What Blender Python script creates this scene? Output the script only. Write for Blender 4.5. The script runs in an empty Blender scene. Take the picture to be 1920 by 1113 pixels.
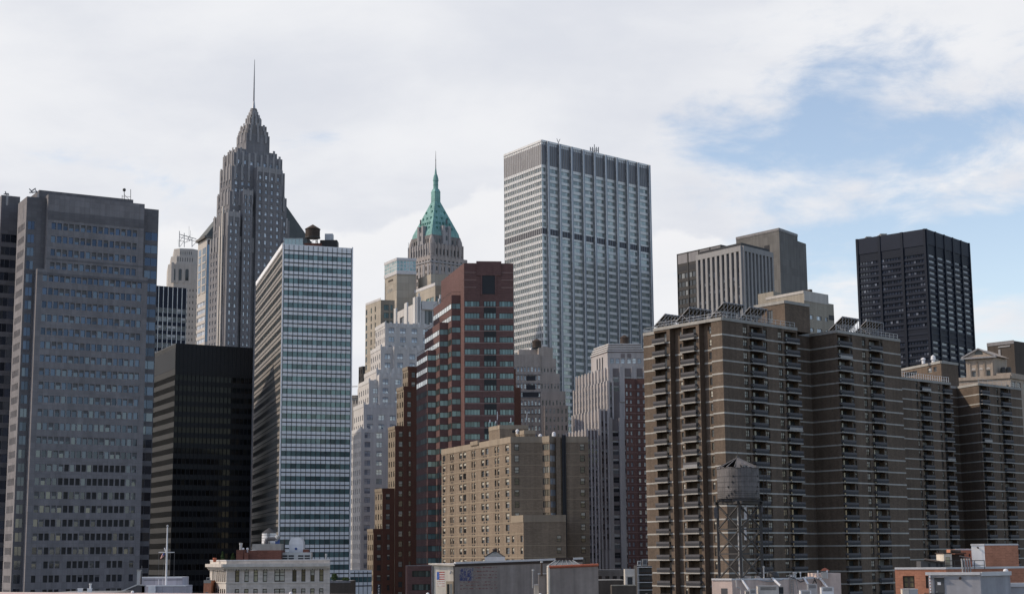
import bpy, math, random
from mathutils import Matrix, Vector
import numpy as np
random.seed(7)
R_ = math.radians
S = bpy.context.scene
COL = S.collection

# ------------------------------------------------------------------ camera
FPX, IW, IH = 2985.0, 1920, 1113
PITCH, ROLL, EYE = R_(9.2), R_(0.45), 40.0
cam_d = bpy.data.cameras.new("camera")
cam_d.sensor_width = 36; cam_d.lens = 36*FPX/IW
cam_d.clip_start = 0.5; cam_d.clip_end = 30000
cam = bpy.data.objects.new("camera", cam_d); COL.objects.link(cam)
_U = Vector((0, -math.sin(PITCH), math.cos(PITCH))); _F = Vector((0, math.cos(PITCH), math.sin(PITCH)))
_X = Vector((1, 0, 0))
_rt = math.cos(ROLL)*_X - math.sin(ROLL)*_U
_up = math.sin(ROLL)*_X + math.cos(ROLL)*_U
m = Matrix.Identity(4)
for i in range(3):
    m[i][0] = _rt[i]; m[i][1] = _up[i]; m[i][2] = -_F[i]
m[2][3] = EYE
cam.matrix_world = m
S.camera = cam

# ------------------------------------------------------------------ light, sky, exposure
SUN_AZ, SUN_EL = R_(181), R_(38)           # azimuth counter-clockwise from +X
sd = bpy.data.lights.new("sun", 'SUN'); sd.energy = 2.75; sd.angle = R_(0.6); sd.color = (1, .86, .69)
sun = bpy.data.objects.new("sun", sd); COL.objects.link(sun)
sv = Vector((math.cos(SUN_AZ)*math.cos(SUN_EL), math.sin(SUN_AZ)*math.cos(SUN_EL), math.sin(SUN_EL)))
sun.rotation_euler = sv.to_track_quat('Z', 'Y').to_euler(); sun.location = (-200, 100, 400)
S.view_settings.view_transform = 'Standard'; S.view_settings.look = 'None'
S.view_settings.exposure = 0.0; S.view_settings.gamma = 1
S.view_settings.use_curve_mapping = False
S.cycles.max_bounces = 6; S.cycles.diffuse_bounces = 3; S.cycles.glossy_bounces = 3

W = bpy.data.worlds.new("World"); S.world = W; W.use_nodes = True
def world():
    nt = W.node_tree; N = nt.nodes; L = nt.links
    N.clear()
    def nd(t, **k):
        n = N.new(t)
        for a, b in k.items(): setattr(n, a, b)
        return n
    def mth(op, a, b=None):
        n = nd('ShaderNodeMath', operation=op)
        for i, v in enumerate((a, b)):
            if v is None: continue
            if isinstance(v, (int, float)): n.inputs[i].default_value = v
            else: L.new(v, n.inputs[i])
        return n.outputs[0]
    def ramp(v, a, b, lo, hi, smooth=True):
        n = nd('ShaderNodeMapRange'); L.new(v, n.inputs[0])
        if smooth: n.interpolation_type = 'SMOOTHSTEP'
        for i, q in enumerate((a, b, lo, hi)): n.inputs[i+1].default_value = q
        return n.outputs[0]
    def noise(vec, scale, detail, rough, dist=0., rot=0., sc=(1, 1, 1), loc=(0, 0, 0)):
        mp = nd('ShaderNodeMapping'); mp.inputs['Rotation'].default_value = (0, 0, rot); mp.inputs['Scale'].default_value = sc; mp.inputs['Location'].default_value = loc
        L.new(vec, mp.inputs[0])
        n = nd('ShaderNodeTexNoise'); n.inputs['Scale'].default_value = scale; n.inputs['Detail'].default_value = detail; n.inputs['Roughness'].default_value = rough; n.inputs['Distortion'].default_value = dist
        L.new(mp.outputs[0], n.inputs['Vector']); return n.outputs['Fac']
    def mixc(f, a, b):
        m_ = nd('ShaderNodeMix', data_type='RGBA')
        for i, v in ((0, f), (6, a), (7, b)):
            if isinstance(v, (tuple, float, int)): m_.inputs[i].default_value = (*v, 1) if isinstance(v, tuple) else v
            else: L.new(v, m_.inputs[i])
        return m_.outputs[2]
    out = nd('ShaderNodeOutputWorld'); bg = nd('ShaderNodeBackground'); L.new(bg.outputs[0], out.inputs[0]); bg.inputs[1].default_value = 0.1
    sky = nd('ShaderNodeTexSky', sky_type='NISHITA', sun_disc=False, sun_elevation=SUN_EL,
             sun_rotation=math.pi/2 - SUN_AZ, altitude=50, air_density=1.0, dust_density=.6, ozone_density=2.0)
    tc = nd('ShaderNodeTexCoord'); G_ = tc.outputs['Generated']; sp = nd('ShaderNodeSeparateXYZ'); L.new(G_, sp.inputs[0])
    x, y, z = sp.outputs
    zz = mth('ADD', mth('MAXIMUM', z, 0.0), K['flat'])
    cb = nd('ShaderNodeCombineXYZ'); L.new(mth('DIVIDE', x, zz), cb.inputs[0]); L.new(mth('DIVIDE', y, zz), cb.inputs[1])
    cl = cb.outputs[0]
    # thick sheet on the left, breaking up to the right
    n1 = noise(cl, K['s1'], 9, .58, .35, K['rot'], (1, 1.5, 1), K['loc'])
    n1b = noise(G_, 11, 9, .60, .3, 0, (1, 1, 2.2), K['loc2'])            # ragged edges, finer tufts
    az = mth('DIVIDE', x, mth('MAXIMUM', mth('ABSOLUTE', y), .05))
    cov = mth('ADD', mth('MULTIPLY', n1, .80), mth('MULTIPLY', n1b, .58))
    cov = mth('ADD', cov, ramp(az, K['az0'], K['az1'], K['b0'], K['b1']))
    # open belt at middle height on the right; the high sheet and the low bank close over it
    cov = mth('ADD', cov, mth('ADD', ramp(z, K['z0'], K['z1'], .15, 0), ramp(z, K['z2'], K['z3'], 0, .085)))
    cov = mth('ADD', cov, ramp(y, -.05, .45, K['back'], 0))
    cr = ramp(cov, K['c_lo'], K['c_hi'], 0, 1)
    n2 = noise(cl, .9, 8, .56, .2, .4, (1.3, 2.0, 1), (2, 1, 0))
    n4 = noise(G_, 6, 8, .55, .2, 0, (1, 1, 2.0), (4, 2, 1))
    tone = mth('ADD', mth('MULTIPLY', n2, .5), mth('MULTIPLY', n4, .5))
    ccol = mixc(ramp(tone, .36, .62, 0, 1), K['c0'], K['c1'])
    # heaped cloud heads just above the roofs
    n3 = noise(G_, 8.5, 10, .52, .0, 0, (1, 1, 1.5), K['loc3'])
    hh = mth('ADD', z, mth('MULTIPLY', mth('SUBTRACT', n3, .5), .26))
    head = mth('MULTIPLY', ramp(hh, .206, .192, 0, 1), ramp(hh, .11, .19, .25, 1))
    ccol = mixc(mth('MULTIPLY', head, .8), ccol, K['c2'])
    dv = nd('ShaderNodeVectorMath', operation='SCALE'); L.new(ccol, dv.inputs[0]); L.new(ramp(y, -.1, .55, K['dim'], 1, False), dv.inputs['Scale'])
    sc = nd('ShaderNodeMix', data_type='RGBA', blend_type='MULTIPLY'); sc.inputs[0].default_value = 1
    L.new(sky.outputs[0], sc.inputs[6]); sc.inputs[7].default_value = (*K['blue'], 1)
    L.new(mixc(cr, sc.outputs[2], dv.outputs[0]), bg.inputs[0])
K = dict(flat=.16, s1=.85, rot=-.45, loc=(22, 14.4, 0), loc2=(8, 0, 2), loc3=(0, 0, .3), az0=-.02, az1=.24, b0=.17, b1=-.17, back=-.42, dim=.235, c_lo=.555, c_hi=.74, z0=.12, z1=.185, z2=.245, z3=.32,
         c0=(7.2, 7.45, 8.1), c1=(8.7, 8.8, 9.1), c2=(9.1, 9.1, 9.25), blue=(2.35, 1.98, 1.74))
world()

# ------------------------------------------------------------------ pixel geometry (photograph pixels -> places)
def ray(px, py):
    u = (px-IW/2)/FPX; v = (IH/2-py)/FPX
    d = _F + _rt*u + _up*v
    return d
def at(px, py, D):
    r = ray(px, py); k = D/r.y
    return Vector((r.x*k, D, EYE+r.z*k))
def proj(p):
    q = Vector((p[0], p[1], p[2]-EYE)); f = q.dot(_F)
    return (IW/2+FPX*q.dot(_rt)/f, IH/2-FPX*q.dot(_up)/f)
def atz(px, py, z):
    r = ray(px, py); k = (z-EYE)/r.z
    return Vector((r.x*k, r.y*k, z))
def zat(P, py):
    px = proj((P[0], P[1], 60))[0]
    for _ in range(3):
        r = ray(px, py); z = EYE+r.z/r.y*P[1]; px = proj((P[0], P[1], z))[0]
    return z
def side(N, px, py, yaw):
    """the point seen in column px along direction yaw from N"""
    r = ray(px, py); d = (math.cos(R_(yaw)), math.sin(R_(yaw)))
    t = (N[1]*r.x-N[0]*r.y)/(d[0]*r.y-d[1]*r.x)
    return Vector((N[0]+d[0]*t, N[1]+d[1]*t, N[2]))
def uof(a, b, px, py):
    d = (b[0]-a[0], b[1]-a[1]); L = math.hypot(*d); yaw = math.degrees(math.atan2(d[1], d[0]))
    q = side((a[0], a[1], 0), px, py, yaw)
    return ((q[0]-a[0])*d[0]+(q[1]-a[1])*d[1])/L
def off(p, yaw, t):
    return Vector((p[0]+math.cos(R_(yaw))*t, p[1]+math.sin(R_(yaw))*t, p[2] if len(p) > 2 else 0))
def quad4(N, Lp, Rp):
    F = Vector((Lp[0]+Rp[0]-N[0], Lp[1]+Rp[1]-N[1], 0))
    return [(Lp[0], Lp[1]), (N[0], N[1]), (Rp[0], Rp[1]), (F[0], F[1])]

# ------------------------------------------------------------------ materials
MATS = {}
def _nt(name):
    m = bpy.data.materials.new(name); m.use_nodes = True
    nt = m.node_tree; b = nt.nodes['Principled BSDF']
    MATS[name] = m
    return m, nt.nodes, nt.links, b
def wallmat(name, c, rough=.85, var=.14, scale=.12, streak=.18, joint=None, jd=.75, metal=0., spec=.3, fine=0.):
    m, N, L, b = _nt(name)
    b.inputs['Roughness'].default_value = rough; b.inputs['Metallic'].default_value = metal
    b.inputs['Specular IOR Level'].default_value = spec
    tc = N.new('ShaderNodeTexCoord')
    def noise(sc, det, mscale=None):
        n = N.new('ShaderNodeTexNoise'); n.inputs['Scale'].default_value = sc; n.inputs['Detail'].default_value = det; n.inputs['Roughness'].default_value = .6
        if mscale:
            mp = N.new('ShaderNodeMapping'); mp.inputs['Scale'].default_value = mscale
            L.new(tc.outputs['Object'], mp.inputs[0]); L.new(mp.outputs[0], n.inputs['Vector'])
        else: L.new(tc.outputs['Object'], n.inputs['Vector'])
        return n.outputs['Fac']
    def mulrange(fac, lo, hi, col):
        r = N.new('ShaderNodeMapRange'); L.new(fac, r.inputs[0]); r.inputs[1].default_value = .3; r.inputs[2].default_value = .7
        r.inputs[3].default_value = lo; r.inputs[4].default_value = hi
        v = N.new('ShaderNodeVectorMath'); v.operation = 'SCALE'; L.new(r.outputs[0], v.inputs['Scale'])
        L.new(col, v.inputs[0]); return v.outputs[0]
    if joint:
        jw, jh, ms = joint
        bt = N.new('ShaderNodeTexBrick'); L.new(tc.outputs['UV'], bt.inputs['Vector'])
        bt.inputs['Scale'].default_value = 1; bt.inputs['Brick Width'].default_value = jw; bt.inputs['Row Height'].default_value = jh
        bt.inputs['Mortar Size'].default_value = ms; bt.inputs['Mortar Smooth'].default_value = .3; bt.inputs['Bias'].default_value = 0
        bt.inputs['Color1'].default_value = (*[k*.90 for k in c], 1); bt.inputs['Color2'].default_value = (*[k*1.10 for k in c], 1)
        bt.inputs['Mortar'].default_value = (*[k*jd for k in c], 1); bt.offset = .5 if jh < .5 else 0
        col = bt.outputs['Color']
    else:
        rgb = N.new('ShaderNodeRGB'); rgb.outputs[0].default_value = (*c, 1); col = rgb.outputs[0]
    col = mulrange(noise(scale, 5), 1-var, 1+var, col)
    if streak: col = mulrange(noise(1.0, 4, (.9, .9, .05)), 1-streak, 1+streak*.6, col)
    if fine: col = mulrange(noise(2.2, 3), 1-fine, 1+fine, col)
    L.new(col, b.inputs['Base Color'])
    return m
def glassmat(name, dark, light=(.25, .27, .27), p=.3, metal=0.0, rough=.06, spec=.5, wav=.015, spread=.5):
    """panes: each island / object picks its own brightness (blinds, curtains, dark rooms)"""
    m, N, L, b = _nt(name)
    b.inputs['Roughness'].default_value = rough; b.inputs['Metallic'].default_value = metal; b.inputs['Specular IOR Level'].default_value = spec
    oi = N.new('ShaderNodeObjectInfo'); ge = N.new('ShaderNodeNewGeometry')
    ad = N.new('ShaderNodeMath'); ad.operation = 'ADD'; L.new(oi.outputs['Random'], ad.inputs[0]); L.new(ge.outputs['Random Per Island'], ad.inputs[1])
    wn = N.new('ShaderNodeTexWhiteNoise'); wn.noise_dimensions = '1D'; L.new(ad.outputs[0], wn.inputs['W'])
    rp = N.new('ShaderNodeValToRGB'); L.new(wn.outputs['Value'], rp.inputs[0])
    e = rp.color_ramp.elements
    e[0].position = 0; e[0].color = (*[k*(1-spread) for k in dark], 1)
    e[1].position = 1-p; e[1].color = (*[k*(1+spread) for k in dark], 1)
    x = rp.color_ramp.elements.new(min(.999, 1-p+.12)); x.color = (*light, 1)
    if p >= .98: e[0].color = (*light, 1)
    L.new(rp.outputs[0], b.inputs['Base Color'])
    tc = N.new('ShaderNodeTexCoord'); no = N.new('ShaderNodeTexNoise'); no.inputs['Scale'].default_value = .35; L.new(tc.outputs['Object'], no.inputs['Vector'])
    bp = N.new('ShaderNodeBump'); bp.inputs['Strength'].default_value = wav*10; bp.inputs['Distance'].default_value = .05
    L.new(no.outputs['Fac'], bp.inputs['Height']); L.new(bp.outputs[0], b.inputs['Normal'])
    return m

# ------------------------------------------------------------------ meshes
class MB:
    def __init__(s): s.v = []; s.f = []; s.m = []; s.cut = []
    def poly(s, pts, mi=0):
        k = len(s.v); s.v += [tuple(p) for p in pts]; s.f.append(tuple(range(k, k+len(pts)))); s.m.append(mi)
    def prism(s, poly, z0, z1, mi=0, cap=None, bottom=False):
        n = len(poly)
        for i in range(n):
            a, b = poly[i], poly[(i+1) % n]
            s.poly([(a[0], a[1], z0), (b[0], b[1], z0), (b[0], b[1], z1), (a[0], a[1], z1)], mi)
        s.poly([(p[0], p[1], z1) for p in poly], mi if cap is None else cap)
        if bottom: s.poly([(p[0], p[1], z0) for p in reversed(poly)], mi)
    def frustum(s, p0, z0, p1, z1, mi=0, cap=True):
        n = len(p0)
        for i in range(n):
            a, b, c, d = p0[i], p0[(i+1) % n], p1[(i+1) % n], p1[i]
            s.poly([(a[0], a[1], z0), (b[0], b[1], z0), (c[0], c[1], z1), (d[0], d[1], z1)], mi)
        if cap: s.poly([(p[0], p[1], z1) for p in p1], mi)
    def obox(s, o, dx, dy, z0, z1, mi=0):
        """box on plan parallelogram o, o+dx, o+dx+dy, o+dy (counter-clockwise)"""
        o = Vector(o[:2]); dx = Vector(dx[:2]); dy = Vector(dy[:2])
        s.prism([o, o+dx, o+dx+dy, o+dy], z0, z1, mi, bottom=True)
    def bar(s, p, q, w, h=None, mi=0):
        p, q = Vector(p), Vector(q); h = h or w; d = (q-p).normalized()
        up = Vector((0, 0, 1)) if abs(d.z) < .95 else Vector((1, 0, 0))
        a = d.cross(up).normalized()*(w/2); c = a.cross(d).normalized()*(h/2)
        P = [p-a-c, p+a-c, p+a+c, p-a+c]; Q = [x+(q-p) for x in P]
        k = len(s.v); s.v += [tuple(x) for x in P+Q]
        for f in ((3, 2, 1, 0), (4, 5, 6, 7), (0, 1, 5, 4), (1, 2, 6, 5), (2, 3, 7, 6), (3, 0, 4, 7)):
            s.f.append(tuple(k+i for i in f)); s.m.append(mi)
    def lathe(s, c, prof, n=20, mi=0, phase=0.):
        """prof: [(r, z)...] upward; closed with caps when r > 0"""
        k = len(s.v); m_ = len(prof)
        for r, z in prof:
            for i in range(n):
                t = 2*math.pi*i/n+phase; s.v.append((c[0]+r*math.cos(t), c[1]+r*math.sin(t), z))
        for j in range(m_-1):
            for i in range(n):
                a, b = k+j*n+i, k+j*n+(i+1) % n
                s.f.append((a, b, b+n, a+n)); s.m.append(mi)
        s.f.append(tuple(k+i for i in reversed(range(n)))); s.m.append(mi)
        s.f.append(tuple(k+(m_-1)*n+i for i in range(n))); s.m.append(mi)
    def tube(s, p, q, r, r2=None, n=8, mi=0):
        p, q = Vector(p), Vector(q); r2 = r if r2 is None else r2; d = (q-p).normalized()
        up = Vector((0, 0, 1)) if abs(d.z) < .95 else Vector((1, 0, 0))
        a = d.cross(up).normalized(); c = a.cross(d).normalized(); k = len(s.v)
        for o, rr in ((p, r), (q, r2)):
            for i in range(n):
                t = 2*math.pi*i/n; s.v.append(tuple(o+a*rr*math.cos(t)-c*rr*math.sin(t)))
        for i in range(n):
            j = (i+1) % n; s.f.append((k+i, k+n+i, k+n+j, k+j)); s.m.append(mi)
        s.f.append(tuple(k+i for i in range(n))); s.m.append(mi); s.f.append(tuple(k+n+i for i in reversed(range(n)))); s.m.append(mi)
    def mesh(s, name, mats, off_=(0, 0, 0), smooth=False):
        me = bpy.data.meshes.new(name)
        vv = np.array(s.v, dtype=np.float64).reshape(-1, 3)-np.array(off_[:3])
        me.from_pydata(vv.tolist(), [], s.f)
        for mm in mats: me.materials.append(MATS[mm] if isinstance(mm, str) else mm)
        me.polygons.foreach_set('material_index', s.m)
        if smooth: me.polygons.foreach_set('use_smooth', [True]*len(s.f))
        uv = me.uv_layers.new(name="UVMap"); data = np.zeros(len(me.loops)*2)
        li = 0
        V = s.v
        for f in s.f:
            a, b, c = (Vector(V[f[0]]), Vector(V[f[1]]), Vector(V[f[2]]))
            n = (b-a).cross(c-a)
            if n.length < 1e-12 and len(f) > 3: n = (c-a).cross(Vector(V[f[3]])-a)
            h = math.hypot(n.x, n.y)
            if h > .35*n.length and h > 0:
                tx, ty = -n.y/h, n.x/h
                for i in f:
                    p = V[i]; data[li] = p[0]*tx+p[1]*ty; data[li+1] = p[2]; li += 2
            else:
                for i in f:
                    p = V[i]; data[li] = p[0]; data[li+1] = p[1]; li += 2
        uv.data.foreach_set('uv', data)
        me.update()
        return me
    def build(s, name, mats, parent=None, kind=None, label=None, smooth=False):
        loc = parent_loc(parent)
        o = bpy.data.objects.new(name, s.mesh(name, mats if isinstance(mats, (list, tuple)) else [mats], loc, smooth))
        COL.objects.link(o)
        if parent is not None: o.parent = parent
        if kind: o['kind'] = kind
        if label: o['label'] = label
        return o
def parent_loc(p):
    v = Vector((0, 0, 0))
    while p is not None: v = v+p.location; p = p.parent
    return v
def thing(name, label, cat, loc, group=None):
    o = bpy.data.objects.new(name, None); COL.objects.link(o); o.location = tuple(loc)[:3]
    o.empty_display_size = 1
    o['label'] = label; o['category'] = cat
    if group: o['group'] = group
    return o
def tag(o, label, cat, group=None):
    o['label'] = label; o['category'] = cat
    if group: o['group'] = group
    return o

# ------------------------------------------------------------------ windows
WSET = {}      # name -> (glass, frame, blind, frame width)
TPL = {}
def template(ws, style, w, h):
    key = (ws, style, round(w, 1), round(h, 1))
    if key in TPL: return TPL[key]
    w, h = key[2], key[3]
    fw = WSET[ws][3]; mb = MB(); X = w/2; Z = h/2
    def q(x0, z0, x1, z1, y, mi): mb.poly([(x0, y, z0), (x1, y, z0), (x1, y, z1), (x0, y, z1)], mi)
    if style.startswith('m'):                # mN: N panes side by side
        n = int(style[1:]); p = w/n
        for i in range(n): q(-X+i*p, -Z, -X+(i+1)*p, Z, 0, 0)
        for i in range(1, n): q(-X+i*p-fw/2, -Z, -X+i*p+fw/2, Z, -.05, 1)
    elif style[0] == 'h':                    # hung sash, hN: blind over N tenths
        b = int(style[1:])/10
        if b > 0: q(-X, Z-h*b, X, Z, 0, 2)
        if b < 1: q(-X, -Z, X, Z-h*b, 0, 0)
        q(-X+fw, -fw/2, X-fw, fw/2, -.05, 1)
    elif style[0] == 'd':                    # a pair of hung sashes
        b = int(style[1:])/10
        for x0, x1 in ((-X, 0), (0, X)):
            if b > 0: q(x0, Z-h*b, x1, Z, 0, 2)
            q(x0, -Z, x1, Z-h*b, 0, 0)
        q(-X+fw, -fw/2, X-fw, fw/2, -.05, 1); q(-fw*.8, -Z+fw, fw*.8, Z-fw, -.06, 1)
    elif style[0] == 'a':                    # round-headed
        pts = [(-X, 0, -Z), (X, 0, -Z), (X, 0, Z-X)]+[(X*math.cos(t), 0, Z-X+X*math.sin(t)) for t in [math.pi*k/8 for k in range(1, 8)]]+[(-X, 0, Z-X)]
        mb.poly(pts, 0)
    elif style == 'o': q(-X, -Z, X, Z, 0, 1)      # matte dark pane, a dark reflection put into its colour
    else: q(-X, -Z, X, Z, 0, 0)
    if fw > 0 and style[0] != 'a':
        q(-X, -Z, -X+fw, Z, -.04, 1); q(X-fw, -Z, X, Z, -.04, 1); q(-X+fw, Z-fw, X-fw, Z, -.04, 1); q(-X+fw, -Z, X-fw, -Z+fw, -.04, 1)
    me = mb.mesh('window', WSET[ws][:3])
    TPL[key] = (mb, me)
    return TPL[key]

OCC = []       # (owner, polygon, top)
class Bld:
    all = []
    def __init__(s, name, label, cat, loc, group=None):
        s.e = thing(name, label, cat, (loc[0], loc[1], 0), group)
        s.wall = MB(); s.wm = []; s.win = []; s.extra = {}
        Bld.all.append(s)
    def mi(s, name):
        if name not in s.wm: s.wm.append(name)
        return s.wm.index(name)
    def part(s, name, mat):
        """a mesh builder for a further part, one per (name, material)"""
        return s.extra.setdefault((name, mat), MB())
    def facade(s, a, b, z0, z1, cols, rows, wm, ws='std', style='p', sp=None, dep=.25, skip=None):
        a = Vector(a[:2]); b = Vector(b[:2]); L = (b-a).length; d = (b-a)/L; n = Vector((d.y, -d.x))
        W_ = s.mi(wm); SP = s.mi(sp) if sp else W_
        def P(u, z, o=0.): return (a.x+d.x*u-n.x*o, a.y+d.y*u-n.y*o, z)
        def q(u0, u1, za, zb, mi):
            if u1-u0 > 1e-3 and zb-za > 1e-3: s.wall.poly([P(u0, za), P(u1, za), P(u1, zb), P(u0, zb)], mi)
        cols = sorted((max(0.02, c[0]), min(L-.02, c[1])) for c in cols if c[1]-c[0] > .05 and c[1] < L+.3 and c[0] > -.3)
        cols = [c for c in cols if c[1]-c[0] > .15]
        rows = sorted(r for r in rows if r[0] > z0+.02 and r[1] < z1-.02)
        yaw = math.atan2(d.y, d.x)
        z = z0; zs = []
        for r0, r1 in rows: zs.append((z, r0, False)); zs.append((r0, r1, True)); z = r1
        zs.append((z, z1, False))
        for j, (za, zb, isw) in enumerate(zs):
            if not cols or (not isw and SP == W_): q(0, L, za, zb, W_); continue
            u = 0
            for i, (c0, c1) in enumerate(cols):
                q(u, c0, za, zb, W_); u = c1
                if not isw: q(c0, c1, za, zb, SP); continue
                if skip and skip(i, j//2): q(c0, c1, za, zb, W_); continue
                for (ua, ub, zc, zd) in ((c0, c0, za, zb), (c1, c1, zb, za)):
                    s.wall.poly([P(ua, zc), P(ua, zc, dep), P(ua, zd, dep), P(ua, zd)][::-1], W_)
                s.wall.poly([P(c0, za), P(c1, za), P(c1, za, dep), P(c0, za, dep)], W_)
                s.wall.poly([P(c0, zb, dep), P(c1, zb, dep), P(c1, zb), P(c0, zb)], W_)
                st = style(i, j//2) if callable(style) else (random.choice(style) if isinstance(style, (list, tuple)) else style)
                s.win.append((ws, st, c1-c0, zb-za, *P((c0+c1)/2, (za+zb)/2, dep), yaw, n.x, n.y))
            q(u, L, za, zb, W_)
    def block(s, poly, z0, z1, wm, faces=None, roof='roof_grey', occ=True):
        faces = faces or {}; W_ = s.mi(wm)
        k = len(poly)
        for i in range(k):
            a, b = poly[i], poly[(i+1) % k]
            f = faces.get(i)
            if f is None: s.wall.poly([(a[0], a[1], z0), (b[0], b[1], z0), (b[0], b[1], z1), (a[0], a[1], z1)], W_)
            else: s.facade(a, b, z0, z1, f['cols'], f['rows'], f.get('wm', wm), f.get('ws', 'std'), f.get('style', 'p'), f.get('sp'), f.get('dep', .25), f.get('skip'))
        if occ and 4 < z0 < 95:
            for i in range(k):
                a, b = poly[i], poly[(i+1) % k]; s.wall.poly([(a[0], a[1], 0), (b[0], b[1], 0), (b[0], b[1], z0), (a[0], a[1], z0)], W_)
        s.part('roof', roof).poly([(p[0], p[1], z1) for p in poly])
        if occ: OCC.append((s, [tuple(p[:2]) for p in poly], z1))
    def rib(s, a, b, u0, u1, z0, z1, proud, mat, name='trim', sink=.02):
        """a box standing proud of wall a-b"""
        a = Vector(a[:2]); b = Vector(b[:2]); d = (b-a).normalized(); n = Vector((d.y, -d.x))
        o = a+d*u0+n*proud
        q = s.part(name, mat); q.cut.append((len(q.v), len(q.f))); q.obox(o, d*(u1-u0), -n*(proud+sink), z0, z1)
    def finish(s):
        s.wall.build('wall', s.wm, s.e)
        for (nm, mt), mb in s.extra.items():
            if not mb.f: continue
            c = mb.cut
            if 2 <= len(c) <= 60 and c[0] == (0, 0):
                ends = c[1:]+[(len(mb.v), len(mb.f))]
                for (v0, f0), (v1, f1) in zip(c, ends):
                    q = MB(); q.v = mb.v[v0:v1]; q.f = [tuple(i-v0 for i in f) for f in mb.f[f0:f1]]; q.m = mb.m[f0:f1]; q.build(nm, mt, s.e)
            else: mb.build(nm, mt, s.e)
        if not s.win: return
        N = len(s.win); A = np.array([w[2:10] for w in s.win])    # w h x y z yaw nx ny
        c = A[:, 2:5]-np.array([0, 0, EYE]); dist = np.linalg.norm(c, axis=1)
        f = c@np.array(_F); X = IW/2+FPX*(c@np.array(_rt))/f; Y = IH/2-FPX*(c@np.array(_up))/f
        cosv = -(c[:, 0]*A[:, 6]+c[:, 1]*A[:, 7])/dist
        area = A[:, 0]*A[:, 1]*np.maximum(cosv, 0)*FPX**2/dist**2
        area[(X < 4) | (X > IW-4) | (Y < 2) | (Y > IH-2)] = 0
        for (own, poly, top) in OCC:
            t0 = np.zeros(N); t1 = np.ones(N)*.985; ok = np.ones(N, bool)
            for i in range(len(poly)):
                a, b = poly[i], poly[(i+1) % len(poly)]
                nx, ny = b[1]-a[1], -(b[0]-a[0])               # outward
                den = A[:, 2]*nx+A[:, 3]*ny; num = a[0]*nx+a[1]*ny
                with np.errstate(divide='ignore', invalid='ignore'): t = num/den
                t1 = np.where(den > 0, np.minimum(t1, t), t1); t0 = np.where(den < 0, np.maximum(t0, t), t0)
                ok &= ~((den == 0) & (num < 0))
            hit = ok & (t0 < t1-1e-4) & (EYE+(A[:, 4]-EYE)*t0 < top-.3)
            if own is s: hit &= t0 < .93
            area[hit] = 0
        order = np.argsort(-area); keep = set(int(i) for i in order[:100]) if N > 100 else set(range(N))
        L0 = s.e.location; rest = {}
        for i, w in enumerate(s.win):
            mb, me = template(*w[:4])
            if i in keep:
                o = bpy.data.objects.new('window', me); COL.objects.link(o); o.parent = s.e
                o.location = (w[4]-L0.x, w[5]-L0.y, w[6]); o.rotation_euler = (0, 0, w[7])
                o.scale = (w[2]/max(.1, round(w[2], 1)), 1, w[3]/max(.1, round(w[3], 1)))
            else: rest.setdefault(w[0], []).append((mb, w))
        if rest:
            big = MB(); mats = []
            for ws, lst in rest.items():
                base = len(mats); mats += WSET[ws][:3]
                for mb, w in lst:
                    c_, s_ = math.cos(w[7]), math.sin(w[7]); k = len(big.v)
                    kx, kz = w[2]/max(.1, round(w[2], 1)), w[3]/max(.1, round(w[3], 1))
                    big.v += [(w[4]+x*kx*c_-y*s_, w[5]+x*kx*s_+y*c_, w[6]+z*kz) for x, y, z in mb.v]
                    big.f += [tuple(k+i for i in fc) for fc in mb.f]; big.m += [base+i for i in mb.m]
            big.build('window', mats, s.e, kind='stuff')

def cols_n(L, n, frac=.6, m0=0., m1=0.):
    p = (L-m0-m1)/n
    return [(m0+p*(i+.5-frac/2), m0+p*(i+.5+frac/2)) for i in range(n)]
def rows_n(ztop, pitch, n, h, sill):
    """n floors down from ztop; each window starts sill above its floor"""
    return [(ztop-(k+1)*pitch+sill, ztop-(k+1)*pitch+sill+h) for k in range(n)]
def rows_to(ztop, pitch, zmin, h, sill):
    return rows_n(ztop, pitch, max(0, int((ztop-zmin)/pitch)), h, sill)
def zlow(D): return EYE-.0195*D-7
def dist2(a, b): return math.hypot(a[0]-b[0], a[1]-b[1])

# ------------------------------------------------------------------ palette
G = dict
wallmat('asphalt', (.05, .05, .052), .95, .2, .05, 0)
wallmat('roof_grey', (.20, .20, .20), .9, .2, .1, 0)
wallmat('roof_dark', (.06, .06, .065), .9, .2, .1, 0)
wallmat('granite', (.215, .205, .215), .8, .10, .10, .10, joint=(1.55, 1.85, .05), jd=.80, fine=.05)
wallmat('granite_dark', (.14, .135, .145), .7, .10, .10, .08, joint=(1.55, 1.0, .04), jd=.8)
wallmat('black_metal', (.010, .0115, .016), .5, .15, .1, .1, spec=.25)
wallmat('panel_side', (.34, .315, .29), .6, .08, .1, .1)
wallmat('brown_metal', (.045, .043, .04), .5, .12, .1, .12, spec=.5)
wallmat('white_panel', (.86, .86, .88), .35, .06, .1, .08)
wallmat('line_dark', (.03, .032, .038), .6, .1, .2, 0)
wallmat('limestone_brown', (.20, .198, .212), .88, .12, .05, .2, joint=(3.1, 3.9, .12), jd=.9, fine=.08)
wallmat('limestone_grey', (.32, .315, .325), .88, .1, .05, .16, fine=.06)
wallmat('limestone_pale', (.50, .47, .44), .88, .08, .05, .12, fine=.05)
wallmat('slate_green', (.085, .093, .093), .6, .1, .2, .1)
wallmat('copper', (.20, .385, .365), .75, .16, .12, .28, joint=(1.5, 1.5, .10), jd=.82, fine=.08)
wallmat('copper_dark', (.07, .20, .175), .75, .14, .2, .2)
wallmat('crown_stone', (.37, .335, .32), .88, .14, .06, .22, fine=.08)
wallmat('crown_dark', (.20, .19, .19), .88, .14, .06, .2, fine=.08)
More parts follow.
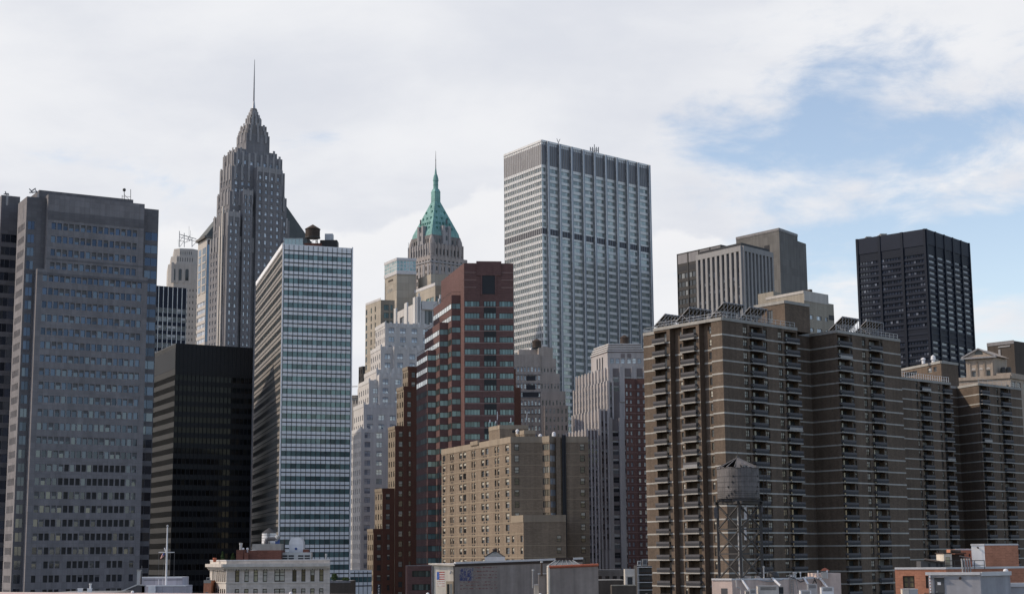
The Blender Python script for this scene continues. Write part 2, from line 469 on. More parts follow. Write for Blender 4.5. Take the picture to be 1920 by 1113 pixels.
wallmat('beige_precast', (.40, .36, .305), .8, .07, .06, .10, joint=(6.0, 3.6, .07), jd=.72)
wallmat('beige_dark', (.26, .225, .185), .8, .07, .06, .10, joint=(6.0, 3.6, .07), jd=.72)  # same precast, shade of the right faces put into the colour
wallmat('white_brick', (.54, .52, .505), .85, .07, .05, .16, fine=.05)
wallmat('white_trim', (.58, .57, .565), .8, .06, .1, .1)
wallmat('redbrown_brick', (.115, .052, .036), .88, .12, .06, .12, fine=.08)
wallmat('cream_brick', (.235, .195, .15), .88, .1, .06, .14, fine=.07)
wallmat('maroon_brick', (.148, .084, .079), .86, .10, .06, .10, joint=(1.2, .4, .03), jd=.85, fine=.06)
wallmat('maroon_light', (.26, .15, .115), .86, .10, .06, .12, joint=(1.2, .4, .03), jd=.85, fine=.06)
wallmat('maroon_line', (.30, .21, .19), .86, .1, .1, .1)
wallmat('aluminium', (.68, .68, .68), .42, .06, .05, .10, metal=.1, spec=.6)
wallmat('aluminium_dark', (.26, .285, .33), .45, .10, .05, .10, metal=.4, spec=.5)
wallmat('louver', (.22, .215, .225), .55, .10, .15, .14, metal=.3)
wallmat('louver_dark', (.07, .072, .085), .6, .1, .2, 0)
wallmat('tan_brick', (.235, .185, .14), .88, .14, .09, .2, joint=(.8, .26, .02), jd=.92, fine=.09)
wallmat('tan_panel', (.32, .265, .205), .85, .08, .08, .12, joint=(2.4, 30, .03), jd=.8)
wallmat('tan_line', (.34, .28, .21), .85, .1, .1, .1)
wallmat('greybrown_brick', (.37, .325, .295), .88, .13, .06, .2, fine=.09)
wallmat('deco_stone', (.43, .405, .40), .85, .08, .05, .16, fine=.06)
wallmat('fin_spandrel', (.075, .078, .10), .7, .1, .1, .1)
wallmat('deco_spandrel', (.20, .175, .175), .7, .1, .1, .1)
wallmat('rose_brick', (.15, .080, .070), .88, .12, .06, .1, fine=.08)
wallmat('brown_brick', (.125, .094, .072), .88, .20, .09, .20, joint=(.6, .24, .02), jd=1.15, fine=.14)
wallmat('brown_brick_dark', (.065, .048, .035), .88, .14, .09, .10, fine=.12)
wallmat('concrete', (.34, .33, .31), .88, .10, .2, .15, fine=.06)
wallmat('concrete_band', (.41, .40, .375), .88, .10, .2, .15, fine=.06)
wallmat('rail_grey', (.095, .092, .10), .7, .12, .3, .12)
wallmat('rail_dark', (.035, .036, .042), .7, .12, .3, .0)
wallmat('grey_concrete', (.165, .16, .155), .88, .10, .05, .18, joint=(3, 3.9, .06), jd=.9)
wallmat('slab_dark', (.045, .043, .043), .6, .1, .06, .1)
wallmat('white_pier', (.30, .295, .295), .8, .06, .05, .10)
wallmat('sand_brick', (.34, .305, .255), .88, .12, .06, .2, fine=.08)
wallmat('liberty_steel', (.012, .017, .030), .6, .10, .05, .06, spec=.2)
wallmat('liberty_panel', (.017, .023, .040), .6, .10, .05, .06, spec=.2)
wallmat('temple_stone', (.40, .33, .27), .88, .1, .06, .16, fine=.06)
wallmat('dark_brick', (.085, .07, .06), .88, .15, .06, .15, fine=.1)
wallmat('wood_old', (.155, .145, .145), .9, .22, .5, .35, fine=.15)
wallmat('wood_dark', (.075, .055, .045), .9, .2, .5, .3, fine=.15)
wallmat('steel_dark', (.045, .042, .042), .6, .15, .3, .1, spec=.5)
wallmat('steel_grey', (.27, .27, .28), .5, .12, .3, .1, metal=.4)
wallmat('galvanised', (.42, .43, .45), .45, .1, .4, .1, metal=.5)
wallmat('white_paint', (.72, .72, .74), .6, .06, .4, .08)
wallmat('solar_under', (.055, .045, .025), .7, .15, .4, 0)
wallmat('solar_frame', (.33, .33, .35), .5, .1, .4, 0, metal=.4)
wallmat('cornice_stone', (.55, .51, .47), .85, .07, .25, .14, fine=.05)
wallmat('loft_wall', (.53, .475, .435), .85, .07, .2, .14, joint=(1.2, .45, .02), jd=.88, fine=.05)
wallmat('bulkhead_brick', (.15, .065, .05), .88, .16, .25, .15, joint=(.6, .22, .02), jd=1.25, fine=.12)
wallmat('rust_brick', (.42, .19, .12), .88, .10, .25, .10, joint=(.42, .15, .018), jd=1.2, fine=.10)
wallmat('mauve_panel', (.42, .40, .45), .7, .07, .2, .12, joint=(1.6, 4, .05), jd=.75)
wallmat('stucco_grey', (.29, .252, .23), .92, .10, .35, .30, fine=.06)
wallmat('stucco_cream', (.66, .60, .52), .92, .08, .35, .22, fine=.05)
wallmat('stucco_pink', (.63, .50, .445), .92, .09, .35, .22, fine=.06)
wallmat('stucco_blue', (.37, .365, .39), .92, .08, .4, .2, fine=.05)
wallmat('flashing', (.60, .59, .60), .5, .08, .4, .1)
wallmat('terracotta', (.42, .13, .075), .8, .12, .6, .1)
wallmat('fascia_dark', (.05, .035, .03), .7, .1, .4, 0)
wallmat('door_grey', (.085, .085, .09), .6, .08, .6, 0)
wallmat('flag_red', (.42, .09, .08), .85, .15, 2, .1, fine=.3)
wallmat('flag_blue', (.09, .17, .48), .85, .15, 2, .1, fine=.3)
wallmat('flag_white', (.68, .66, .62), .85, .1, 2, .1)
wallmat('leaf_green', (.05, .085, .03), .8, .4, 3, 0, fine=.4)
wallmat('sign_black', (.02, .02, .024), .5, .1, 1, 0)
wallmat('letter_white', (.75, .75, .78), .6, .05, 1, 0)
wallmat('rail_pink', (.50, .41, .40), .7, .06, 1, .1)
wallmat('blue_tarp', (.05, .09, .25), .6, .1, 1, 0)
wallmat('skylight_frame', (.30, .31, .32), .5, .1, 1, 0, metal=.4)

glassmat('glass_dark', (.035, .04, .045), (.20, .21, .21), .22)
glassmat('glass_slate', (.05, .066, .10), (.09, .11, .14), .3, metal=.75, rough=.05, spread=.35)
glassmat('glass_black', (.006, .007, .009), (.022, .020, .017), .10, spec=.15)
glassmat('glass_teal', (.10, .165, .172), (.17, .27, .275), .30, metal=.15, rough=.08, spec=.6, spread=.35)
glassmat('glass_teal_dark', (.035, .06, .063), (.11, .165, .165), .25, metal=.25, rough=.08, spec=.6)
glassmat('glass_teal_matt', (.03, .05, .053), (.08, .12, .12), .2, rough=.55, spec=.3)  # dark tone stands in for neighbours reflected in the lower side panes
glassmat('glass_liberty', (.27, .31, .30), (.40, .43, .40), .35, metal=.3, rough=.12, spec=.5, spread=.25)
glassmat('glass_sky', (.30, .34, .40), (.55, .58, .62), .45, metal=.25, rough=.1, spec=.5, spread=.3)
glassmat('glass_blue', (.10, .15, .21), (.24, .30, .36), .25, metal=.4, rough=.08)
glassmat('glass_navy', (.022, .028, .045), (.20, .22, .27), .16, spec=.5)
glassmat('glass_warm', (.16, .14, .085), (.42, .40, .28), .4)
glassmat('glass_mirror', (.55, .58, .57), (.7, .72, .7), .4, metal=.6, rough=.08)
glassmat('glass_lantern', (.26, .37, .38), (.38, .46, .46), .35, metal=.3, rough=.1, spread=.2)
wallmat('frame_dark', (.03, .03, .032), .6, .1, 1, 0)
wallmat('frame_grey', (.22, .22, .23), .6, .1, 1, 0)
wallmat('frame_white', (.62, .62, .62), .6, .08, 1, 0)
wallmat('frame_brown', (.05, .04, .035), .6, .1, 1, 0)
wallmat('blind', (.50, .50, .50), .8, .1, 1, 0)
wallmat('blind_dim', (.13, .135, .145), .7, .1, 1, 0)
wallmat('blind_warm', (.46, .44, .38), .8, .1, 1, 0)
wallmat('blind_blue', (.40, .44, .50), .7, .1, 1, 0)
WSET.update(
    std=('glass_dark', 'frame_grey', 'blind', .06),
    slate=('glass_slate', 'frame_dark', 'blind_dim', 0),
    black=('glass_black', 'black_metal', 'blind', 0),
    teal=('glass_teal', 'line_dark', 'blind_blue', .07),
    tealp=('glass_teal', 'frame_dark', 'blind', .09),
    teald=('glass_teal_dark', 'frame_dark', 'blind', .09),
    tealm=('glass_teal_matt', 'frame_dark', 'blind', .09),
    mirror=('glass_mirror', 'frame_dark', 'blind', .12),
    lib=('glass_liberty', 'aluminium_dark', 'blind', .12),
    sky=('glass_sky', 'frame_grey', 'blind_blue', .10),
    blue=('glass_blue', 'frame_grey', 'blind', .10),
    navy=('glass_navy', 'liberty_steel', 'blind', .0),
    brown=('glass_dark', 'frame_brown', 'blind_warm', .10),
    white=('glass_dark', 'frame_white', 'blind', .08),
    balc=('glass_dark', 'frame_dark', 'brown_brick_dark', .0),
    lantern=('glass_lantern', 'frame_white', 'blind', .12))
def fc(cols, rows, **k): return dict(cols=cols, rows=rows, **k)
def yawto(N, px, py):
    q = atz(px, py, N[2]); return math.degrees(math.atan2(q[1]-N[1], q[0]-N[0]))

# ------------------------------------------------------------------ ground
gm = MB(); gm.poly([(-9000, -9000, 0), (9000, -9000, 0), (9000, 9000, 0), (-9000, 9000, 0)])
g = gm.build('ground', 'asphalt'); g['kind'] = 'structure'

# ================================================================== 1 granite tower at the left edge
def seaport():
    yaw = 30.; N = at(70, 503, 470)
    B = Bld('office_tower', 'grey granite office tower with a thin sunlit side at the left photo edge', 'office tower', N)
    zb = 20
    p = (zat(N, 419.8)-zat(N, 1085))/26; h = p*.50; zc0 = zat(N, 419.8)
    rows = [(zc0-k*p-h/2, zc0-k*p+h/2) for k in range(28)]
    # lower face
    R = side(N, 277, 526, yaw); L = side(off(N, yaw, 0), 65, 503, yaw+90); Lq = off(N, yaw+90, 30)
    ua, ub = uof(N, R, 84.5, 526), uof(N, R, 262, 526)
    w = 1.3
    c18 = [(ua+(ub-ua)*i/17-w/2, ua+(ub-ua)*i/17+w/2) for i in range(18)]
    zl = N.z
    lowrows = [r for r in rows if r[1] < zl-1]
    B.block(quad4(N, Lq, R), zb, zl, 'granite', {1: fc(c18, lowrows, ws='slate', style=lambda i, j: random.choice(('o', 'o', 'o', 'o', 'h3', 'p')) if (3 <= j <= 9 and i >= 4-(j < 6)*3 and i < 16+(j < 6)) or j < 3 else random.choice(('p', 'p', 'p', 'p', 'h4', 'h6', 'h2')), dep=.3,  # lower patch of panes darkened to stand for a dark reflection
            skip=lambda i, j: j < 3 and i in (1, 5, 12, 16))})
    # upper face, one step back
    Nu = off(side(N, 87, 500, yaw), yaw+90, 1.0); zu = zat(Nu, 364)
    Ru = side(Nu, 271, 400, yaw)
    ua, ub = uof(Nu, Ru, 101, 420), uof(Nu, Ru, 253, 432)
    c15 = [(ua+(ub-ua)*i/14-w/2, ua+(ub-ua)*i/14+w/2) for i in range(15)]
    B.block(quad4(Nu, off(Nu, yaw+90, 28), Ru), zl-3, zu, 'granite', {1: fc(c15, [r for r in rows if r[0] > zl], ws='slate', style=('p', 'p', 'p', 'h4', 'h6'), dep=.3)})
    for (ya, yb) in ((395, 411), (483, 486)):
        B.rib(Nu, Ru, 0.02, dist2(Nu, Ru)-.02, zat(Nu, yb), zat(Nu, ya), .06, 'granite_dark', 'band')
    B.rib(N, R, 0.02, dist2(N, R)-.02, zat(N, 514), zat(N, 509), .06, 'granite_dark', 'band')
    # core behind the parapet
    Nc = off(side(N, 75, 500, yaw), yaw+90, 5.0); Nc.z = zat(Nc, 356)
    Rc = side(Nc, 250, 376, yaw)
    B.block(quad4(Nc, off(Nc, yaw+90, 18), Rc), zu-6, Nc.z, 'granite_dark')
    # recessed banded sides: one body from the bright corner to the right end
    C = side(off(N, yaw+90, 3.), 51, 367, yaw); zt = zat(C, 368)
    Rn = side(C, 298, 389, yaw); Lf = side(C, 34, 391, yaw+90)
    if dist2(C, Lf) > 40: Lf = off(C, yaw+90, 40)
    LC = dist2(C, Lf)
    cols = [(uof(C, Rn, a, 430), uof(C, Rn, b, 430)) for a, b in ((52, 58), (58.4, 64.5), (273, 284), (284.4, 296))]
    ribbon = [(a-.25, b+.25) for a, b in rows]
    lc = cols_n(LC, 6, .55, LC*.12, LC*.14)
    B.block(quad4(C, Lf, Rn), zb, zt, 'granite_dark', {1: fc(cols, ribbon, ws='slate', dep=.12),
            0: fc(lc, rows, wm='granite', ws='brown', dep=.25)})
    # far wing at the frame edge
    Lf = side(off(Lf, 90, 14), 37, 391, yaw)
    Wn = side(Lf, 3, 366, yaw+180); Wn.z = zat(Wn, 365.5)
    cols = [(uof(Wn, Lf, a, 430), uof(Wn, Lf, b, 430)) for a, b in ((3.5, 11), (11.3, 20), (20.5, 33))]
    Wl = off(Wn, yaw+90, 14)
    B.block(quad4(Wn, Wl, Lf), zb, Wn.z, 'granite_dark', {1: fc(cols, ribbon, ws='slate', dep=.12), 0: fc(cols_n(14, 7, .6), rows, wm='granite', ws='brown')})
    return B, Nc, Rc, yaw
SEA, seaN, seaR, seaYaw = seaport()

# ================================================================== 2 black glass slab
def black():
    N = at(330, 643, 520); yr = yawto(N, 475, 652); yl = 117
    B = Bld('office_tower', 'low black glass office tower between the granite tower and the white and teal one', 'office tower', N)
    R = side(N, 474, 652, yr); L = off(N, yl, 62); LR, LL = dist2(N, R), dist2(N, L)
    z1 = N.z; zr = zat(N, 702); p = (zat(N, 702)-zat(N, 721.4)); zb = zlow(520)
    rows = rows_to(zr+p*.42, p, zb, p*.52, p*.06)
    cr = cols_n(LR, 19, .90); cl = cols_n(LL, 48, .86)
    B.block(quad4(N, L, R), zb-8, z1, 'black_metal', {1: fc(cr, rows, ws='black', dep=.1), 0: fc(cl, rows, wm='brown_metal', ws='black', dep=.15)}, roof='roof_dark')
    for i in range(20): B.rib(N, R, max(.0, LR*i/19-.09), min(LR, LR*i/19+.09), zb, z1-.3, .12, 'black_metal', 'front_mullion')
    for i in range(24, 49): B.rib(L, N, max(.0, LL*i/48-.10), min(LL, LL*i/48+.10), zb, z1-.3, .07, 'brown_metal', 'mullion')
    # louvred plant floors
    B.rib(N, R, .3, LR-.3, zat(N, 697), zat(N, 652), .05, 'black_metal', 'louvre')
    B.rib(L, N, .3, LL-.3, zat(N, 690), zat(N, 652), .05, 'black_metal', 'louvre')
    return B
black()

# ================================================================== 3 white and teal slab
def whiteteal():
    N = at(530, 457, 515); yr = 21.; yl = 105.5
    B = Bld('office_tower', 'slab tower of white panels and teal glass strips with a roof water tank', 'office tower', N)
    R = side(N, 662, 465, yr); L = side(N, 480, 528, yl); LR, LL = dist2(N, R), dist2(N, L)
    z1 = N.z; p = (zat(N, 502)-zat(N, 991))/21.; zb = zlow(515)
    ztop = zat(N, 468.5)       # first dark line
    rows = rows_to(ztop, p, zb-3, p*.42, p*.29)
    e = .55
    cr = [(e+(LR-2*e)*i/14+.05, e+(LR-2*e)*(i+1)/14-.05) for i in range(14)]
    nl = 30; cl = [(e+(LL-2*e)*i/nl+.12, e+(LL-2*e)*(i+1)/nl-.12) for i in range(nl)]
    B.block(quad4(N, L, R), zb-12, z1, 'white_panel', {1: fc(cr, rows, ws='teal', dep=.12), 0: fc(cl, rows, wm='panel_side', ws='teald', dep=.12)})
    for k in range(len(rows)+1):
        zz = ztop-k*p
        B.rib(N, R, e, LR-e, zz-.16, zz+.16, .10, 'line_dark', 'band')
        B.rib(L, N, e, LL-e, zz-.16, zz+.16, .10, 'line_dark', 'band')
    for i in range(15):
        u = e+(LR-2*e)*i/14; B.rib(N, R, u-.055, u+.055, zb, z1-.25, .14, 'line_dark', 'mullion')
    for i in range(nl+1):
        u = e+(LL-2*e)*i/nl; B.rib(L, N, u-.05, u+.05, zb, z1-.25, .05, 'frame_grey', 'mullion')
    for u in (0, LR-.45): B.rib(N, R, u+.02, u+.43, zb, z1+.3, .18, 'white_panel', 'corner_post')
    B.rib(L, N, .1, LL-.6, z1-1.2, z1+.3, .08, 'white_panel', 'parapet')
    # low podium to the right
    P = side(N, 655, 1068, yr); P = off(P, yr-90, 1.); P.z = zat(P, 1068)
    Q = side(P, 697, 1068, yr); LQ = dist2(P, Q)
    prow = rows_to(P.z-1.0, p, P.z-9, p*.42, p*.29)
    B.block(quad4(P, off(P, yr+90, 12), Q), 5, P.z, 'white_panel', {1: fc([(LQ*i/5+.08, LQ*(i+1)/5-.08) for i in range(5)], prow, ws='teal', dep=.12)})
    for zz in (P.z-1, P.z-1-p): B.rib(P, Q, .1, LQ-.1, zz-.16, zz+.16, .1, 'line_dark', 'band')
    for i in range(1, 5): B.rib(P, Q, LQ*i/5-.055, LQ*i/5+.055, P.z-9, P.z-.3, .14, 'line_dark', 'mullion')
    return B, N, yr, yl
WT, wtN, wtYr, wtYl = whiteteal()

# ================================================================== stacked-tower helper (rotated rectangles about an axis)
def rect(A, yaw, a, b):
    d = Vector((math.cos(R_(yaw)), math.sin(R_(yaw)))); n = Vector((-d.y, d.x)); A = Vector(A[:2])
    return [A-d*a+n*b, A-d*a-n*b, A+d*a-n*b, A+d*a+n*b]      # edge 0 = left face, 1 = right face

# ================================================================== 4 tall art deco tower with needle
def needle_tower():
    yaw = 36.; D0 = 800; A = at(472, 400, D0)
    B = Bld('skyscraper', 'tallest stone art deco skyscraper stepping up to a needle spire', 'skyscraper', A, None)
    def half(pl, pr, py):
        l = ray(pl, py); r = ray(pr, py); Wd = abs(r.x/r.y-l.x/l.y)*D0
        return Wd/2/1.08
    lv = [(393, 548, 640, 412), (402, 541, 430, 412), (406, 533, 405, 370), (412, 530.5, 360, 323), (418.5, 527, 330, 297),
          (429, 517.5, 300, 287), (444.5, 503.5, 280, 257), (447.5, 501, 262, 249), (451, 497.8, 250, 239), (461, 489, 236, 225), (464, 486, 226, 219), (467.5, 483, 219, 213), (470, 481, 214, 209)]
    zb = 90.; prev = zb; p = 3.75
    tops = [zat(A, y) for *_, y in lv]
    zt0 = zat(A, 412)
    order = [(393, 545, 640, 455)]+lv[1:]
    for k, (pl, pr, py, yt) in enumerate(order):
        a = half(pl, pr, py); b = a*.458*(1 if k < 6 else 1.25+.06*k); a2 = a if k < 6 else a*.88
        b = min(b, a2*.98)
        z1 = zat(A, yt); z0 = prev-4 if k else zb
        LR, LL = 2*a2, 2*b
        if k < 6:
            rows = [r for r in rows_to(zat(A, 292), p, zb+2, 2.0, .7) if r[0] > prev and r[1] < z1-.5]
            n = max(5, int(LR/3.5)); nl = max(3, int(LL/3.2))
            cr = cols_n(LR, n, .42, LR*.03, LR*.03); cl = cols_n(LL, nl, .42, LL*.06, LL*.05)
            B.block(rect(A, yaw, a2, b), z0, z1, 'limestone_brown', {1: fc(cr, rows, ws='sky', style=('h3', 'h6', 'h0', 'h4'), dep=.35), 0: fc(cl, rows, ws='sky', style=('h3', 'h5', 'h0'), dep=.35)}, roof='limestone_grey')
        else:
            B.block(rect(A, yaw, a2, b), z0, z1, 'crown_dark' if k > 6 else 'limestone_brown', roof='limestone_grey')
        # pale fretted caps and corner fins on every setback
        P4 = rect(A, yaw, a2, b)
        for e in (0, 1):
            q0, q1 = P4[e], P4[e+1]; Ln = dist2(q0, q1); nf = max(3, int(Ln/3.4))
            for i in range(nf):
                u = Ln*(i+.5)/nf
                B.rib(q0, q1, u-.55, u+.55, z1-(7 if k < 6 else 4), z1+(1.2 if i % 2 else .6), .3, 'limestone_grey', 'buttress')
        prev = z1
    # tall projecting bays on the broad face
    a = half(393, 548, 640)*1.0; b = a*.458
    P4 = rect(A, yaw, a, b); q0, q1 = P4[1], P4[2]; Ln = dist2(q0, q1)
    zc = zat(A, 455)
    d = (q1-q0).normalized(); n = Vector((d.y, -d.x))
    for (f0, f1, pr_, yt, ym) in ((.02, .19, 2.2, 412, 0), (.24, .38, 1.3, 368, 0), (.43, .80, 1.4, 322, 0)):
        P0 = q0+d*(Ln*f0)+n*pr_; P1 = q0+d*(Ln*f1)+n*pr_; z1 = zat(A, yt)
        w = dist2(P0, P1); nn = max(2, round(w/3.5))
        rows = [r for r in rows_to(zat(A, 292), p, zb+2, 2.0, .7) if r[1] < z1-1.5]
        dd = 12
        B.block([P0-n*dd, P0, P1, P1-n*dd], zb, z1, 'limestone_brown', {1: fc(cols_n(w, nn, .40, .5, .5), rows, ws='sky', style=('h3', 'h6', 'h0', 'h4'), dep=.35)}, roof='limestone_grey')
        B.rib(P0, P1, .02, w-.02, z1-2.2, z1+.4, .12, 'limestone_grey', 'cap')
        for i in range(nn+1): B.rib(P0, P1, max(0, w*i/nn-.4), min(w, w*i/nn+.4), z1-7, z1+1.2, .3, 'limestone_grey', 'buttress')
    # pale corner piers on the near corner
    for (f, hy) in ((.0, 330), (.5, 365)):
        B.rib(P4[0], P4[1], dist2(P4[0], P4[1])*(.86-f*.3), dist2(P4[0], P4[1])*(.93-f*.3), zb, zat(A, hy+70), .5, 'limestone_pale', 'pier')
    # crown lantern, finial, needle
    s = MB(); zc0, zc1, zc2 = zat(A, 226), zat(A, 208), zat(A, 190)
    s.lathe((A.x, A.y), [(2.9, zc0-3), (2.7, zc0+1), (2.0, zc1-1), (1.7, zc1+1)], 8, 0, .4)
    s.build('lantern', 'crown_dark', B.e)
    s = MB(); s.lathe((A.x, A.y), [(.95, zc1-1), (.9, zc2-4), (.65, zc2-2), (.45, zc2)], 10, 0); s.build('finial', 'galvanised', B.e)
    s = MB(); s.lathe((A.x, A.y), [(.42, zc2-.5), (.30, (zc2+zat(A, 112))/2), (.12, zat(A, 112))], 6, 0); s.build('spire', 'steel_grey', B.e)
    return B
needle_tower()

# ================================================================== 5 tower with the truncated hip roof (behind the needle tower)
def hip_tower():
    N = at(388, 452, 905); yaw = 36.
    B = Bld('skyscraper', 'glass and stone tower with a dark hipped roof, half hidden behind the needle tower', 'skyscraper', N)
    R = side(N, 590, 470, yaw); L = side(N, 371.5, 458, 118); zb = 70
    z1 = zat(N, 446); LL = dist2(N, L); LR = dist2(N, R)
    p = 4.3
    rows = [r for r in rows_to(zat(N, 560), p, zb, 2.4, .9)]
    tall = [(zat(N, 548), zat(N, 458))]
    B.block(quad4(N, L, R), zb, z1, 'limestone_pale', {0: fc([(LL*.04, LL*.96)], rows, ws='sky', style='m6', dep=.3),
            1: fc([(.3, LR*.055)]+cols_n(LR, 22, .5)[2:], rows, ws='blue', style='p', dep=.25)})
    # column bays of dark glass on the side, above
    for f0, f1 in ((.12, .38), (.55, .93)):
        B.rib(L, N, LL*f0, LL*f1, zat(N, 546), zat(N, 462), .12, 'glass_blue', 'bay_glazing')
        for k in range(6):
            zz = zat(N, 546)+(zat(N, 462)-zat(N, 546))*k/6
            B.rib(L, N, LL*f0, LL*f1, zz-.4, zz+.4, .3, 'limestone_pale', 'floor_band')
    B.rib(N, R, .2, 9, zat(N, 640), zat(N, 458), .12, 'glass_blue', 'bay_glazing')
    # frieze of slots and wide eave
    cx = [(a[0], a[1]) for a in quad4(N, L, R)]
    c = Vector((sum(a[0] for a in cx)/4, sum(a[1] for a in cx)/4))
    def grow(k): return [c+(Vector(a)-c)*k for a in cx]
    e = MB(); e.prism(grow(1.045), z1, zat(N, 441.5), bottom=True); e.build('cornice', 'grey_concrete', B.e)
    for i in range(26):
        u = LR*(i+.5)/26; B.rib(N, R, u-.6, u+.6, z1-5, z1-1, .06, 'line_dark', 'slot')
    zt = zat((c.x, c.y), 377.5)
    r = MB(); r.frustum(grow(1.02), zat(N, 441.5), grow(.46), zt); r.build('roof', 'slate_green', B.e)
    t = grow(.47); r = MB(); r.prism(t, zt, zt+1.2, bottom=True); r.build('roof_cap', 'grey_concrete', B.e)
    return B
hip_tower()

# ================================================================== 6 stone tower with three arches
def arch_tower():
    D = 980; B = None
    N = at(320, 493, D); yaw = 14.
    B = Bld('skyscraper', 'pale stone skyscraper with three tall arches below its stepped top', 'skyscraper', N)
    def oct_(pl, pr, y, ins, cut):
        a = off(side(N, pl, y, yaw), yaw+90, ins); b = off(side(N, pr, y, yaw), yaw+90, ins)
        c, d = off(b, yaw+90, 30), off(a, yaw+90, 30)
        return [tuple(off(a, yaw+90, cut)[:2]), tuple(off(a, yaw, cut)[:2]), tuple(off(b, yaw, -cut)[:2]), tuple(off(b, yaw+90, cut)[:2]), tuple(c[:2]), tuple(d[:2])]
    zb = 60; z1 = zat(N, 494); z2 = zat(N, 478); z3 = zat(N, 462)
    P = oct_(315, 376, 520, 0, 3.5)
    p = 3.9; rows = rows_to(zat(N, 536), p, zb, 1.9, .8)
    LF = dist2(P[1], P[2])
    B.block(P, zb, z1, 'limestone_pale', {1: fc(cols_n(LF, 7, .33), rows, ws='std', style=('h3', 'h0', 'h5'), dep=.3), 2: fc(cols_n(dist2(P[2], P[3]), 1, .4), rows, ws='std', style=('h3', 'h0'))})
    for (a, b) in ((323, 328.5), (335, 340.5), (347.5, 353.5)):
        u0, u1 = uof(P[1], P[2], a, 515), uof(P[1], P[2], b, 515)
        w = u1-u0; d = (Vector(P[2])-Vector(P[1])).normalized(); n = Vector((d.y, -d.x))
        zA, zB = zat(N, 525), zat(N, 503)
        m_ = MB(); c = Vector(P[1])+d*((u0+u1)/2)+n*.06
        pts = [c-d*w/2, c+d*w/2]; ring = [(*(pts[0]), zA), (*(pts[1]), zA), (*(pts[1]), zB-w/2)]
        for k in range(1, 8):
            t = math.pi*k/8; ring.append((*(c+d*(w/2*math.cos(t))), zB-w/2+w/2*math.sin(t)))
        ring.append((*(pts[0]), zB-w/2)); m_.poly(ring); m_.build('arched_window', 'glass_dark', B.e)
    for (a, b) in ((316.5, 321), (330, 333.5), (342, 346), (355, 358)):
        u0, u1 = uof(P[1], P[2], a, 515), uof(P[1], P[2], b, 515)
        B.rib(P[1], P[2], max(.1, u0), u1, zat(N, 530), z1+.8, .5, 'limestone_pale', 'pier')
    P2 = oct_(321, 374, 486, 2.5, 3.5); L2 = dist2(P2[1], P2[2])
    B.block(P2, z1-3, z2, 'limestone_pale', {1: fc(cols_n(L2, 7, .35), [(z1+2, z1+4.6)], ws='std')})
    P3 = oct_(327, 372.5, 470, 5, 3.5); L3 = dist2(P3[1], P3[2])
    B.block(P3, z2-3, z3, 'limestone_pale', {1: fc(cols_n(L3, 6, .35), [(z2+1.5, z2+3.6)], ws='std')})
    # antenna frame on the roof
    a = at(337, 462, D+14); a.z = z3
    T = thing('antenna_mast', 'lattice antenna frame on the roof of the tower with three arches', 'antenna', a)
    s = MB(); sc = D/FPX
    def pt(px, py, dd=0): return at(px, py, D+14+dd)
    for dd in (0, 8):
        for x in (336.5, 345.5, 360): s.bar(pt(x, 463, dd), pt(x, 433 if x < 340 else (437 if x < 350 else 446), dd), .35)
        s.bar(pt(336, 439, dd), pt(368, 448, dd), .4); s.bar(pt(336, 444, dd), pt(368, 453, dd), .3); s.bar(pt(336.5, 452, dd), pt(346, 452, dd), .25)
        s.bar(pt(337, 463, dd), pt(345, 452, dd), .2); s.bar(pt(337, 452, dd), pt(345, 441, dd), .2); s.bar(pt(360, 462, dd), pt(368, 454, dd), .25); s.bar(pt(346, 455, dd), pt(360, 449, dd), .25)
        s.bar(pt(350, 441, dd), pt(356, 452, dd), .2); s.bar(pt(356, 441, dd), pt(350, 452, dd), .2)
    for x in (336.5, 345.5, 360): s.bar(pt(x, 440, 0), pt(x, 440, 8), .25)
    s.build('frame', 'steel_grey', T)
    for (xa, ya, xb, yb_) in ((354.5, 449, 354.5, 424), (357, 449, 357, 432), (335, 463, 334, 449)): s = MB(); s.bar(pt(xa, ya), pt(xb, yb_), .14); s.build('aerial', 'steel_grey', T)
    return B
arch_tower()

# ================================================================== 7 dark slab with bright fins
def fin_tower():
    N = at(280, 534, 675); yr = 33.
    B = Bld('office_tower', 'dark office block with bright vertical fins behind the granite tower', 'office tower', N)
    R = side(N, 350, 542, yr); LR = dist2(N, R); z1 = N.z; zb = 70
    n = int(LR/2.1); p = 3.8; z0 = zat(R, 583)
    rows = rows_to(z0+1.5, p, zb, 2.0, .9)
    B.block(quad4(N, off(N, yr+90, 20), R), zb, z1, 'liberty_panel', {1: fc(cols_n(LR, n, .7), rows, ws='white', style=('p', 'h0', 'h5'), dep=.1)}, roof='roof_dark')
    for i in range(n+1):
        u = LR*i/n; B.rib(N, R, max(0, u-.12), min(LR, u+.12), zb, z1-.2, .35, 'aluminium', 'fin')
    return B
fin_tower()

